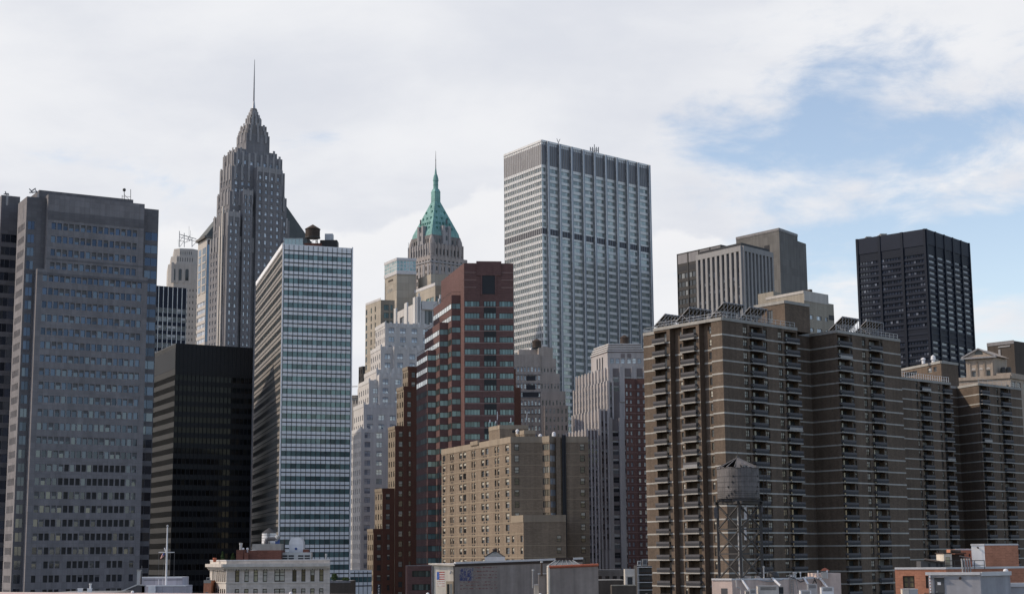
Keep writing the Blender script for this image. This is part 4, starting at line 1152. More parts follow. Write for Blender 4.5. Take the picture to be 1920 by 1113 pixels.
# ================================================================== 14 striped deco tower
def deco():
    D = 650; N = at(1142, 690, D); yr, yl = 4., 108.
    B = Bld('office_tower', 'pale deco tower with close vertical stripes, a banded cap and low stepped shoulders', 'office tower', N)
    zb = 20; p = 3.75; zt = zat(N, 690)
    def blk(n, l, r, ins, zlo, nl, nr, pier=1.):
        c = at(n[0], n[1], D+ins); z1 = c.z; Lp = side(c, l, n[1]+20, yl); Rp = side(c, r, n[1], yr); LL, LR = dist2(c, Lp), dist2(c, Rp)
        rows = [r_ for r_ in rows_to(zt-2.6, p, zb, 2.3, .7) if r_[1] < z1-1.2 and r_[0] > zlo-3]
        cl = cols_n(LL, nl, .46, .4, .4); cr = cols_n(LR, nr, .50, .3, .3)
        B.block(quad4(c, Lp, Rp), zb, z1, 'deco_stone', {0: fc(cl, rows, ws='std', style=('h0', 'h3', 'h5'), sp='deco_spandrel', dep=.4), 1: fc(cr, rows, ws='std', style=('h0', 'h4', 'h3', 'h6'), sp='deco_spandrel', dep=.4)})
        for (a, b, n_, Ln, m) in ((Lp, c, nl, LL, .4), (c, Rp, nr, LR, .3)):
            w = (Ln-2*m)/n_
            for i in range(n_+1):
                u = m+w*i; hw = w*(.19 if n_ > 5 else .21)
                B.rib(a, b, max(0, u-hw), min(Ln, u+hw), zlo-4, z1+.6, .45, 'deco_stone', 'pier')
        return c, Lp, Rp
    blk((1142, 690), 1081, 1212, 0, zat(N, 735), 10, 3)
    blk((1140, 716), 1076, 1150, -1.5, zat(N, 780), 11, 1)
    blk((1124, 769), 1073.5, 1141, -7, zat(N, 1010), 8, 2)
    blk((1141, 785), 1120, 1212, -3.5, zb, 4, 3)
    blk((1100, 806), 1057, 1122, -12, zb, 7, 3)
    # penthouse with the banded cap
    c = at(1139, 661, D+10); Lp = side(c, 1108, 668, yl); Rp = side(c, 1207, 661, yr); LL, LR = dist2(c, Lp), dist2(c, Rp); z1 = c.z
    zr = zat(c, 681)
    B.block(quad4(c, Lp, Rp), zt-8, z1, 'deco_stone', {1: fc([(LR*f, LR*f+1.6) for f in (.07, .22, .365, .54, .68, .82)], [(zr, zr+2.2)], ws='sky', style=('h3', 'h0'), dep=.3), 0: fc([(LL*f, LL*f+LL*.07) for f in (.34, .50, .66)], [(zr-2.5, z1-1.2)], ws='std', dep=.3)})
    for f in (.365, .54):
        B.rib(c, Rp, LR*f, LR*f+1.7, zr+2.4, z1-.4, .05, 'deco_spandrel', 'spandrel')
    q = quad4(c, Lp, Rp); cc = Vector((sum(a[0] for a in q)/4, sum(a[1] for a in q)/4))
    def grow(k): return [cc+(Vector(a)-cc)*k for a in q]
    z = z1
    for k in range(4):
        s = B.part('cap_step', 'deco_spandrel'); s.prism(grow(1.0-.045*k), z, z+.55)
        s = B.part('cap_band', 'white_trim'); s.prism(grow(1.03-.045*k), z+.55, z+1.0, bottom=True); z += 1.0
    return B, c, z
DECO, decoC, decoZ = deco()

# ================================================================== 15 rose brick apartments
def rose():
    D = 600; N = at(1171, 709, D)
    B = Bld('apartment_block', 'rose brick apartment tower with a folded front, between the striped tower and the brown apartments', 'apartment block', N)
    zb = 20; p = (zat(N, 742)-zat(N, 820))/5.3; z1 = N.z
    pts = [N, side(N, 1186, 706, 12.)]
    pts.append(side(pts[-1], 1191, 706, 42.)); pts.append(side(pts[-1], 1222, 704, -6.))
    poly = [tuple(q[:2]) for q in pts]+[(pts[-1][0], pts[-1][1]+18), (N[0]+2, N[1]+18)]
    rows = rows_to(z1-1.4, p, zb, 1.5, .8); L = [dist2(pts[i], pts[i+1]) for i in range(3)]
    B.block(poly, zb, z1, 'rose_brick', {0: fc(cols_n(L[0], 2, .46), rows, ws='sky', style=('d0', 'd3', 'd0'), dep=.25), 2: fc(cols_n(L[2], 3, .4), rows, ws='sky', style=('d0', 'd3'), dep=.25)})
    for i in range(3):
        for r in rows: B.rib(pts[i], pts[i+1], .02, L[i]-.02, r[0]-.75, r[0]-.6, .06, 'maroon_line', 'band')
    return B
rose()

# ================================================================== 16 tan brick block
def tan():
    D = 395; N = at(958, 819, D); yl = 112.5; yr = 5.
    B = Bld('apartment_block', 'tan brick apartment block with a sunlit windowed side and a pale panel parapet', 'apartment block', N)
    z1 = N.z; zb = 12; L = side(N, 828, 845, yl); R = side(N, 1103, 820, yr); LL, LR = dist2(N, L), dist2(N, R)
    p = (zat(N, 848)-zat(N, 1042))/9.; h = p*.56
    zf = zat(N, 829.5)            # underside of the parapet panels
    U = lambda z, y=400: uof(L, N, 820+z/5.859, 770+y/5.859)
    zw = zat(N, 832)
    N2 = side(N, 981.5, 966, yl+180); zl = zat(N2, 966); R2 = side(N2, 1061, 966, yr); LN2 = dist2(L, N2); LR2 = dist2(N2, R2)
    segs = [(58, 88), (141, 156), (164, 181), (240, 270), (282, 315), (374, 389), (399, 416), (481, 513), (527, 561), (628, 646), (658, 679), (746, 786)]
    rows = [(zw-k*p-h, zw-k*p) for k in range(30) if zw-k*p-h > 27]
    cols = [(U(a), U(b)) for a, b in segs]
    st = lambda i, j: random.choice(('h5', 'h5', 'h4', 'h3', 'h0', 'h6'))
    B.block(quad4(N, L, R), zb, z1, 'tan_brick', {0: fc(cols, rows, ws='brown', style=st, dep=.25)}, roof='roof_grey')
    # right face: plain wall with a folded bay, a dark flue and two window columns
    UR = lambda z, y=300: uof(N, R, 820+z/5.859, 770+y/5.859)
    wallq = B.wall
    st2 = lambda i, j: random.choice(('h4', 'h5', 'h0', 'h5', 'h3'))
    # (window columns stand in shallow frames on the wall)
    for (a, b) in ((845, 894), (1564, 1613)):
        for r in rows:
            a_ = Vector(N[:2]); d = (Vector(R[:2])-a_).normalized(); n = Vector((d.y, -d.x)); u0, u1 = UR(a), UR(b)
            cc = a_+d*((u0+u1)/2)+n*.02
            B.win.append(('brown', st2(0, 0), u1-u0, r[1]-r[0], cc.x, cc.y, (r[0]+r[1])/2, math.atan2(d.y, d.x), n.x, n.y))
    d = (Vector(R[:2])-Vector(N[:2])).normalized(); n = Vector((d.y, -d.x)); a0 = Vector(N[:2])
    P0, P1, P2 = a0+d*UR(1148)-n*.05, a0+d*UR(1222)+n*1.9, a0+d*UR(1298)+n*.0
    for i in range(2):
        q0, q1 = (P0, P1) if i == 0 else (P1, P2); w = dist2(q0, q1)
        B.facade(q0, q1, zb, z1, [(.15, w-.12)], rows, 'tan_brick', ws='sky' if i else 'brown', style='m2' if i else 'm3', dep=.12)
    B.part('roof', 'roof_grey').poly([(P0.x, P0.y, z1), (P1.x, P1.y, z1), (P2.x, P2.y, z1)])
    B.rib(a0+d*UR(1298), R, .0, UR(1345)-UR(1298), zb, z1+.02, .9, 'tan_brick', 'pier')
    for (x0, x1, pr) in ((1366, 1388, .5), (1391, 1408, .35)): B.rib(N, R, UR(x0), UR(x1), zb, z1+.5, pr, 'line_dark', 'flue')
    # pale parapet panels, string courses
    B.rib(L, N, 0, LL-.02, zf, z1+.15, .1, 'tan_panel', 'parapet'); B.rib(N, R, .02, UR(1298), zf, z1+.15, .08, 'tan_panel', 'parapet'); B.rib(N, R, UR(1410), LR, zf, z1+.15, .08, 'tan_panel', 'parapet')
    for q0, q1 in ((P0, P1), (P1, P2)): B.rib(q0, q1, .02, dist2(q0, q1), zf, z1+.15, .08, 'tan_panel', 'parapet')
    for r in rows:
        zz = r[0]-p*.28
        B.rib(L, N if zz > zl else N2, 0, (LL if zz > zl else LN2)-.02, zz-.09, zz+.09, .05, 'tan_line', 'string_course')
        for (a, b) in ((0.02, UR(1148)), (UR(1410), LR)): B.rib(N, R, a, b, zz-.08, zz+.08, .05, 'tan_line', 'string_course')
        # air conditioner sleeves under the windows
        for (x0, x1) in ((58, 75), (148, 156), (166, 174), (262, 272), (282, 293), (382, 390), (400, 408), (506, 516), (530, 541), (636, 646), (660, 670), (770, 784)):
            B.rib(L, N, U(x0), U(x1), r[0]-.62, r[0]-.25, .04, 'line_dark', 'grille')
    # lower wing
    rows2 = [r for r in rows if r[1] < zl-2]
    LW = dist2(N, N2)
    V = lambda x: uof(N, N2, 780+x/3.152, 1000)
    u_ = lambda x: max(.1, V(x))
    B.block(quad4(N2, off(N, 0, 0), R2), zb, zl, 'tan_brick', {0: fc([(u_(566), u_(580)), (u_(617), u_(631))], rows2, ws='brown', style=st, dep=.25), 1: fc([(uof(N2, R2, 780+832/3.152, 1000), uof(N2, R2, 780+858/3.152, 1000))], rows2, ws='brown', style=st2, dep=.2)})
    B.rib(N, N2, 0, LW-.02, zl-1.55, zl+.15, .1, 'tan_panel', 'parapet'); B.rib(N2, R2, .02, LR2, zl-1.55, zl+.15, .08, 'tan_panel', 'parapet')
    for r in rows2:
        zz = r[0]-p*.28; B.rib(N2, R2, .02, LR2-.02, zz-.08, zz+.08, .05, 'tan_line', 'string_course')
    # roof houses
    for (n_, l, r, ins, y2) in (((937, 797), 916.5, 991, 14, 0), ((983, 806.5), 964, 1004, 9, 0), ((896, 826), 882, 899, 20, 0)):
        c = at(n_[0], n_[1], D+ins); Lp = side(c, l, n_[1]+3, yl); Rp = side(c, r, n_[1], yr)
        B.block(quad4(c, Lp, Rp), z1-.5, c.z, 'tan_brick', occ=False)
        B.rib(Lp, c, 0, dist2(Lp, c)-.02, c.z-.9, c.z+.1, .08, 'tan_panel', 'parapet'); B.rib(c, Rp, .02, dist2(c, Rp), c.z-.9, c.z+.1, .08, 'tan_panel', 'parapet')
        if ins == 14: B.rib(c, Rp, 3.2, 4.6, c.z-1.9, c.z-1.2, .05, 'line_dark', 'vent')
    # white roof vents
    for (x, y, w) in ((970, 806, 2.0), (1013, 818, 2.6), (1038.5, 811.5, 2.4)):
        T = at(x, y+4, D+6 if x > 980 else D+12); zz = z1 if x > 980 else T.z-.4
        b = thing('roof_vent', {970: 'white roof vent on the small upper house of the tan building', 1013: 'low white roof vent left of the folded bay on the tan building', 1038.5: 'taller white roof vent beside the dark flue of the tan building'}[x], 'vent', (T.x, T.y, zz), 'white vents on the tan building')
        s = MB(); s.lathe((T.x, T.y), [(.34, zz), (.34, zz+.55), (.5, zz+.6), (.42, zz+1.0 if x != 1038.5 else zz+1.5), (.1, zz+1.2 if x != 1038.5 else zz+1.7)], 10); s.build('cowl', 'white_paint', b)
    # aerials on the roof house
    for k, (x, y0, y1, w, lab) in enumerate(((918.5, 796, 786.5, .28, 'short white panel aerial at the left corner of the roof house'), (932.5, 797, 771, .18, 'tallest white whip aerial on the roof house'), (929.5, 796, 788.5, .30, 'white panel aerial beside the tallest whip aerial'),
            (957.8, 797, 783, .26, 'white cross-armed aerial in the middle of the roof house'), (987, 797, 772, .16, 'slanted whip aerial at the right end of the roof house'))):
        c = at(x, y0, D+15.5); zz = zat(c, 797.5)-.3
        T = thing('antenna', lab+' on the tan building', 'antenna', (c.x, c.y, zz), 'aerials on the tan building')
        s = MB(); s.bar((c.x, c.y, zz), at(x+(1 if k == 4 else 0), (y0+y1)/2, D+15.5), .08); s.build('post', 'steel_grey', T)
        s = MB(); s.bar(at(x, (y0*.6+y1*.4), D+15.5), at(x+(1.5 if k == 4 else 0), y1, D+15.5), w)
        if k == 3: s.bar(at(955, 791, D+15.5), at(959, 791, D+15.5), .15)
        s.build('panel', 'white_paint', T)
    return B
tan()

# ================================================================== apartment slabs in brown brick
BALC = {}
class Apt:
    def __init__(s, B, p, brick='brown_brick'):
        s.B = B; s.p = p; s.brick = brick; s.bal = []; s.odd = {21, 47, 70}
    def pale(s, me):
        k = me.name+'_pale'
        if k not in BALC: BALC[k] = me.copy(); BALC[k].materials.clear(); BALC[k].materials.append(MATS['steel_grey'])
        return BALC[k]
    def face(s, a, b, zf, zb, ztop, segs, mode='b'):
        """segs: (type, px0, px1, py): b balcony recess, w window column, r recessed window bay; the rest is plain"""
        B = s.B; p = s.p; L = dist2(a, b); A = Vector(a[:2]); d = (Vector(b[:2])-A)/L; n = Vector((d.y, -d.x)); yaw = math.atan2(d.y, d.x)
        nf = int((zf-zb)/p); fl = [zf-k*p for k in range(1, nf+1)]
        P = lambda u, o=0.: A+d*u-n*o
        u = 0.; W_ = B.mi(s.brick)
        def plain(u0, u1, o=0.):
            if u1-u0 < .02: return
            q0, q1 = P(u0, o), P(u1, o); B.wall.poly([(q0.x, q0.y, zb), (q1.x, q1.y, zb), (q1.x, q1.y, ztop), (q0.x, q0.y, ztop)], W_)
        solid = []
        for (t, x0, x1, y) in sorted(segs, key=lambda q: q[1]):
            u0, u1 = max(0, uof(a, b, x0, y)), min(L, uof(a, b, x1, y)); plain(u, u0); solid.append((u, u0)); u = u1; w = u1-u0
            if t == 'w':
                B.facade(P(u0), P(u1), zb, ztop, [(.06, w-.06)], [(z+.85, z+2.25) for z in fl], s.brick, ws='brown', style=lambda i, j: random.choice(('d0', 'd3', 'd9', 'd0', 'd5', 'd0', 'd4')), sp='brown_brick_dark', dep=.22)
                solid.append((u0, u1))
            elif t == 'r':
                o = 1.5; plain_z = (zb, ztop)
                q = P(u0), P(u0, o), P(u1, o), P(u1)
                for k in (0, 2):
                    g, h = q[k], q[k+1]; B.wall.poly([(g.x, g.y, zb), (h.x, h.y, zb), (h.x, h.y, ztop), (g.x, g.y, ztop)], W_)
                B.facade(q[1], q[2], zb, ztop-.3, [(w*.40, w-.15)], [(z+.75, z+2.35) for z in fl], s.brick, ws='brown', style=('d0', 'd3', 'd0', 'd8', 'h0'), dep=.15)
                B.wall.poly([(g.x, g.y, ztop-.3) for g in (q[0], q[3], q[2], q[1])][::-1], W_)
                for z in fl[1:]: B.rib(q[1], q[2], .02, w-.02, z-.16, z+.16, .05, 'concrete_band', 'concrete_band')
            else:
                B.facade(P(u0), P(u1), zb, ztop, [(.03, w-.03)], [(z+.12, z+p-.22) for z in fl], 'brown_brick_dark' if False else s.brick, ws='balc', style='b', dep=1.25)
                for z in fl: s.bal.append((P((u0+u1)/2), z, w, yaw, n))
        plain(u, L); solid.append((u, L))
        for (u0, u1) in solid:
            if u1-u0 < .1: continue
            for z in fl: B.rib(a, b, u0+.0, u1-.0, z-.17, z+.15, .05, 'concrete_band', 'concrete_band')
        B.rib(a, b, .0, L, ztop-.55, ztop+.12, .16, 'concrete', 'coping')
    def finish(s, over=.85):
        def tpl(w):
            k = round(w, 1)
            if k not in BALC:
                m_ = MB(); m_.obox((-k/2-.15, -over), (k+.3, 0), (0, over+.25), -.17, .10); sl = m_.mesh('balcony', ['concrete'])
                m_ = MB(); m_.obox((-k/2-.12, -over+.03), (k+.24, 0), (0, .07), .66, 1.12); m_.obox((-k/2-.12, -over+.10), (.07, 0), (0, over-.1), .66, 1.12); m_.obox((k/2+.05, -over+.10), (.07, 0), (0, over-.1), .66, 1.12)
                ra = m_.mesh('railing', ['rail_grey'])
                m_ = MB(); m_.obox((-k/2-.06, -over+.05), (k+.12, 0), (0, .04), .13, .66); pl = m_.mesh('balustrade', ['rail_dark'])
                BALC[k] = (sl, ra, pl)
            return BALC[k]
        s.bal.sort(key=lambda q: -(0 if not (0 < proj((q[0].x, q[0].y, q[1]))[1] < 1105) else 1)*q[2]/q[0].y)
        rest = []; L0 = s.B.e.location
        for i, (c, z, w, yaw, n) in enumerate(s.bal):
            if proj((c.x, c.y, z))[1] > 1150: continue
            sl, ra, pl = tpl(w)
            if i < 100:
                o = bpy.data.objects.new('balcony', sl); COL.objects.link(o); o.parent = s.B.e; o.location = (c.x-L0.x, c.y-L0.y, z); o.rotation_euler = (0, 0, yaw)
                for nm, me in (('railing', ra), ('balustrade', pl)) if i not in s.odd else (('railing', ra), ('balustrade', s.pale(pl))):
                    r = bpy.data.objects.new(nm, me); COL.objects.link(r); r.parent = o
            else: rest.append((c, z, w, yaw))
        if rest:
            m_ = MB()
            for c, z, w, yaw in rest:
                d = Vector((math.cos(yaw), math.sin(yaw))); n = Vector((d.y, -d.x)); k = w
                def bx(x0, x1, y0, y1, z0, z1, mi): m_.obox(c+d*x0-n*y0, d*(x1-x0), -n*(y1-y0), z+z0, z+z1, mi)
                bx(-k/2-.15, k/2+.15, -over, .25, -.17, .10, 0); bx(-k/2-.12, k/2+.12, -over+.03, -over+.1, .66, 1.12, 1); bx(-k/2-.06, k/2+.06, -over+.05, -over+.09, .13, .66, 2)
            m_.build('balcony', ['concrete', 'rail_grey', 'rail_dark'], s.B.e, kind='stuff')
def roof_rail(B, pts, z, step=1.6, h=1.15, mat='galvanised'):
    s = B.part('roof_railing', mat)
    for a, b in zip(pts, pts[1:]):
        a, b = Vector((a[0], a[1], z)), Vector((b[0], b[1], z)); L = (b-a).length; k = max(1, int(L/step)); up = Vector((0, 0, 1))
        for i in range(k+1):
            q = a+(b-a)*i/k; s.bar(q, q+up*h, .09)
        for hh in (.55, h): s.bar(a+up*hh, b+up*hh, .07)
# template for the balcony back wall: brick with a dark door
def _b():
    old = template
    def new(ws, style, w, h):
        if style != 'b': return old(ws, style, w, h)
        key = (ws, style, round(w, 1), round(h, 1))
        if key not in TPL:
            w, h = key[2], key[3]; mb = MB(); X, Z = w/2, h/2; f0, f1 = X*.0, X*.9
            def q(x0, z0, x1, z1, mi): mb.poly([(x0, 0, z0), (x1, 0, z0), (x1, 0, z1), (x0, 0, z1)], mi)
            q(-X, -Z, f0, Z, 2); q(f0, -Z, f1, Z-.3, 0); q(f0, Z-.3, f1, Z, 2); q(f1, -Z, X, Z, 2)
            TPL[key] = (mb, mb.mesh('window', WSET[ws][:3]))
        return TPL[key]
    return new
template = _b()

def solar(label, px, py, zr, h, length, yr, yl, npan, slope=1.5):
    """tilted array: high edge along yaw yr from pixel (px, py), falling away along yl; seen from its underside"""
    a = atz(px, py, zr+h); T = thing('solar_array', label, 'solar panels', (a.x, a.y, zr), 'solar arrays on the apartment roofs')
    d = Vector((math.cos(R_(yr)), math.sin(R_(yr)), 0)); e = Vector((math.cos(R_(yl)), math.sin(R_(yl)), 0)); up = Vector((0, 0, 1))
    dn = e*(h-.5)*slope-up*(h-.55)          # from high to low edge
    w = length/npan; nn = d.cross(dn).normalized()
    if nn.z < 0: nn = -nn
    for i in range(npan):
        o = a+d*(w*i+.08); x = d*(w-.16); m_ = MB(); th = nn*.10
        P = [o, o+x, o+x+dn, o+dn]; Q = [q+th for q in P]
        m_.poly(P, 0); m_.poly(Q[::-1], 1)
        for k in range(4): m_.poly([P[k], Q[k], Q[(k+1) % 4], P[(k+1) % 4]], 1)
        m_.build('panel', ['solar_under', 'solar_frame'], T)
    s = MB()
    for i in range(npan+1):
        o = a+d*(w*i)-nn*.06; s.bar(o, o+dn, .10); g = Vector((o.x, o.y, zr)); s.bar(o, g, .09); mid = o+dn*.5; s.bar(mid, Vector((mid.x, mid.y, zr)), .08)
        s.bar(g, mid, .07)
        if i < npan: s.bar(g, a+d*(w*(i+1))+dn*.5, .06)
    for f in (0.02, .5, .98): s.bar(a+dn*f-nn*.08, a+dn*f+d*length-nn*.08, .09)
    s.bar(Vector((a.x, a.y, zr+h*.45)), Vector((a.x, a.y, zr+h*.45))+d*length, .07)
    s.build('support_frame', 'solar_frame', T)

def brown_complex():
    D = 335; N = at(1353, 595, D); z1 = N.z
    B = Bld('apartment_block', 'nearest brown brick apartment block of two joined wings with balconies and pale floor bands', 'apartment block', N)
    E1 = atz(1494, 615.3, z1); L = atz(1226, 616.3, z1); yl = math.degrees(math.atan2(L[1]-N[1], L[0]-N[0])); yr = math.degrees(math.atan2(E1[1]-N[1], E1[0]-N[0]))
    p = (zat(N, 624)-zat(N, 895))/11.; zf = zat(N, 626)+p; zb = 3
    ap = Apt(B, p)
    Y = 680
    # main wing
    q = quad4(N, L, E1)
    ap.face(q[0], q[1], zf, zb, z1, [('b', 1228.5, 1251, Y), ('r', 1257, 1279.5, Y), ('b', 1281.5, 1306.5, Y), ('r', 1312, 1335, Y)])
    ap.face(q[1], q[2], zf, zb, z1, [('w', 1394.5, 1403, Y), ('b', 1407, 1431, Y), ('w', 1432, 1440, Y), ('w', 1460, 1468, Y), ('b', 1472, 1495, Y)])
    W_ = B.mi('brown_brick')
    for i in (2, 3):
        a, b = q[i], q[(i+1) % 4]; B.wall.poly([(a[0], a[1], zb), (b[0], b[1], zb), (b[0], b[1], z1), (a[0], a[1], z1)], W_)
    B.part('roof', 'roof_grey').poly([(a[0], a[1], z1) for a in q]); OCC.append((B, q, z1))
    # set-back end wall at the far left
    Le = off(L, yr, 1.0); Lf = side(Le, 1206, 620, yl); qe = quad4(Le, Lf, off(Le, yr, 15)); ze = z1-.5
    ap.face(qe[0], qe[1], zf, zb, ze, [])
    for i in (2, 3):
        a, b = qe[i], qe[(i+1) % 4]; B.wall.poly([(a[0], a[1], zb), (b[0], b[1], zb), (b[0], b[1], ze), (a[0], a[1], ze)], W_)
    B.part('roof', 'roof_grey').poly([(a[0], a[1], ze) for a in qe])
    # second wing and the link between
    NB = atz(1569, 619, z1); CC = atz(1517.5, 627, z1); RB = atz(1687, 636.5, z1)
    q2 = quad4(NB, CC, RB)
    ap.face(q2[0], q2[1], zf, zb, z1, [])
    ap.face(q2[1], q2[2], zf, zb, z1, [('b', 1571.5, 1594, 690), ('w', 1594.6, 1600, 690), ('w', 1618, 1625, 690), ('b', 1630.5, 1651, 690), ('w', 1651.6, 1657, 690)])
    for i in (2, 3):
        a, b = q2[i], q2[(i+1) % 4]; B.wall.poly([(a[0], a[1], zb), (b[0], b[1], zb), (b[0], b[1], z1), (a[0], a[1], z1)], W_)
    B.part('roof', 'roof_grey').poly([(a[0], a[1], z1) for a in q2]); OCC.append((B, q2, z1))
    yr2 = math.degrees(math.atan2(RB[1]-NB[1], RB[0]-NB[0]))
    K = off(CC, yr+180, 9); q3 = quad4(K, off(K, yl, 14), CC)
    ap.face(q3[1], q3[2], zf, zb, z1, [])
    B.part('roof', 'roof_grey').poly([(a[0], a[1], z1) for a in q3])
    # penthouse
    c = at(1471, 563.5, D+16); Lp = side(c, 1414, 575, yl); Rp = side(c, 1517.5, 571, yr); qp = quad4(c, Lp, Rp)
    LLp = dist2(c, Lp)
    B.block(qp, z1-.5, c.z, 'brown_brick', {0: fc([(LLp*.42, LLp*.60)], [(c.z-4.6, c.z-1.6)], ws='brown', style='m2')}, occ=False)
    B.rib(qp[0], qp[1], 0, LLp, c.z-.55, c.z+.1, .16, 'concrete', 'coping'); B.rib(qp[1], qp[2], 0, dist2(c, Rp), c.z-.55, c.z+.1, .16, 'concrete', 'coping')
    zr = z1+.1
    i1 = lambda a, t, y_: off(a, y_, t)
    roof_rail(B, [off(off(L, yr, .4), yl, -.3), off(off(N, yr, .4), yl, .4), off(off(E1, yl, .4), yr, -.3)], zr)
    roof_rail(B, [off(Lf, yr, .3), off(Le, yr, .3)], ze)
    roof_rail(B, [off(off(NB, yr2, .4), yl, .4), off(off(RB, yl, .4), yr2, -.3)], zr)
    ap.finish()
    # solar arrays
    lab = ('smallest solar array, at the left end of the nearer apartment roof', 'second solar array from the left end of the nearer apartment roof', 'solar array standing tallest above the sunlit corner of the nearer apartment roof', 'solar array beside the brick penthouse of the nearer apartment roof',
           'left solar array on the further wing of the brown apartments', 'right solar array on the further wing of the brown apartments')
    for k, (x, y, h, ln, n_) in enumerate(((1246.5, 588, 3.0, 5.2, 5), (1292, 575.5, 3.4, 7.5, 6), (1357, 566, 3.5, 7.0, 6), (1406.5, 574.5, 3.3, 6.0, 5), (1579, 593, 3.3, 6.8, 6), (1625, 600, 3.2, 6.6, 6))):
        solar(lab[k], x, y, zr, h, ln, yr, yl, n_)
    return B
brown_complex()

def brown_far():
    D = 440; N = at(1834.5, 718, D); z1 = N.z
    B = Bld('apartment_block', 'further brown brick apartment block with balconies at the right edge of the photo', 'apartment block', N)
    R = atz(1914.5, 727.8, z1); CC = atz(1794, 725, z1); yr = math.degrees(math.atan2(R[1]-N[1], R[0]-N[0])); yl = math.degrees(math.atan2(CC[1]-N[1], CC[0]-N[0]))
    p = (zat(N, 737.5)-zat(N, 827))/5.; zf = zat(N, 738.5)+p; zb = 3
    ap = Apt(B, p); Z = lambda z: 1680+z/6.183
    q = quad4(N, CC, R); W_ = B.mi('brown_brick')
    ap.face(q[0], q[1], zf, zb, z1, [])
    ap.face(q[1], q[2], zf, zb, z1, [('b', Z(980), Z(1066), 760), ('w', Z(1068), Z(1088), 760), ('w', Z(1168), Z(1192), 760), ('b', Z(1218), Z(1312), 760), ('w', Z(1315), Z(1337), 760)])
    def rest(q):
        for i in (2, 3):
            a, b = q[i], q[(i+1) % 4]; B.wall.poly([(a[0], a[1], zb), (b[0], b[1], zb), (b[0], b[1], z1), (a[0], a[1], z1)], W_)
        B.part('roof', 'roof_grey').poly([(a[0], a[1], z1) for a in q]); OCC.append((B, q, z1))
    rest(q)
    E = atz(1782, 717.8, z1); S0 = off(E, yr+180, 34); q2 = quad4(S0, off(S0, yl, 55), E)
    ap.face(q2[1], q2[2], zf, zb, z1, [('w', Z(238), Z(264), 760), ('b', Z(288), Z(386), 760), ('w', Z(388), Z(410), 760), ('w', Z(497), Z(522), 760), ('b', Z(548), Z(632), 760)]); rest(q2)
    a, b = q2[0], q2[1]; B.wall.poly([(a[0], a[1], zb), (b[0], b[1], zb), (b[0], b[1], z1), (a[0], a[1], z1)], W_)
    K = off(CC, yr+180, 9); q3 = quad4(K, off(K, yl, 10), CC); ap.face(q3[1], q3[2], zf, zb, z1, []); B.part('roof', 'roof_grey').poly([(a[0], a[1], z1) for a in q3])
    # lift house on the roof
    c = at(1764, 676.5, D+9); Lp = side(c, 1688, 686, yl); Rp = side(c, 1796, 681, yr); qp = quad4(c, Lp, Rp); LL = dist2(c, Lp)
    za, zb_ = zat(c, 692), zat(c, 682)
    B.block(qp, z1-.5, c.z, 'brown_brick', {0: fc([(uof(Lp, c, Z(100), 690), uof(Lp, c, Z(240), 690)), (uof(Lp, c, Z(366), 690), uof(Lp, c, Z(412), 690)), (uof(Lp, c, Z(434), 690), uof(Lp, c, Z(470), 690))], [(zat(c, 694), zat(c, 685))], ws='white', style=lambda i, j: ('p', 'h5', 'p')[i], dep=.3)}, occ=False)
    B.rib(qp[0], qp[1], 0, LL, c.z-.6, c.z+.1, .2, 'concrete', 'coping'); B.rib(qp[1], qp[2], 0, dist2(c, Rp), c.z-.6, c.z+.1, .2, 'concrete', 'coping')
    roof_rail(B, [off(off(S0, yl, .4), yr, 10), off(off(E, yl, .4), yr, -.4)], z1+.1, 1.1, 1.5, 'white_paint'); roof_rail(B, [off(off(N, yr, .4), yl, .4), off(off(R, yl, .4), yr, -.3)], z1+.1, 2.2, 1.2)
    ap.finish(.8)
    for (x, y, lab) in ((1731.5, 678, 'left of two white vents on the further brown apartment roof house'), (1750, 673, 'taller white vent with a collar on the further brown apartment roof house')):
        t = at(x, y+3, D+14); T = thing('roof_vent', lab, 'vent', (t.x, t.y, c.z), 'white vents on the far apartments')
        s = MB(); s.lathe((t.x, t.y), [(.5, c.z-.2), (.5, c.z+.9), (.75, c.z+1.0), (.6, c.z+(1.4 if x < 1740 else 2.0)), (.15, c.z+(1.6 if x < 1740 else 2.3))], 10); s.build('cowl', 'white_paint', T)
    return B
brown_far()

# ================================================================== right background
def white_fins():
    D = 620; N = at(1391, 461, D); yr, yl = 48., 127.
    B = Bld('office_tower', 'office tower of close white vertical piers with dark window slots behind the solar panels', 'office tower', N)
    Lp = side(N, 1307, 480, yl); Rp = side(N, 1447, 476, yr); LL, LR = dist2(N, Lp), dist2(N, Rp); z1 = N.z; zb = 60; p = 3.6
    zh = zat(N, 472); zt = zat(N, 497)
    rows = rows_to(zt, p, zb, 2.0, .9)
    rows = rows+[(zt+.2, zh)]
    st = lambda i, j: 'p' if j == len(rows)-1 else random.choice(('h0', 'h4', 'h0', 'h6'))
    B.block(quad4(N, Lp, Rp), zb, z1, 'white_pier', {0: fc(cols_n(LL, 9, .52, LL*.02, LL*.02), rows, ws='navy', style=st, sp='fin_spandrel', dep=.2), 1: fc(cols_n(LR, 8, .52, LR*.02, LR*.02), rows, ws='navy', style=st, sp='fin_spandrel', dep=.2)}, roof='roof_dark')
    for (a, b, Ln, k) in ((Lp, N, LL, 9), (N, Rp, LR, 8)):
        w = (Ln*.96)/k
        for i in range(k+1): u = Ln*.02+w*i; B.rib(a, b, max(.0, u-w*.23), min(Ln, u+w*.23), 60, zh+.3, .75, 'white_pier', 'pier')
        B.rib(a, b, .0, Ln, zh+.3, z1+.1, .8, 'white_pier', 'header')
    s = B.part('roof_edge', 'line_dark'); q = quad4(N, Lp, Rp); cc = Vector((sum(a[0] for a in q)/4, sum(a[1] for a in q)/4)); s.prism([cc+(Vector(a)-cc)*.93 for a in q], z1, z1+1.6)
    return B
white_fins()
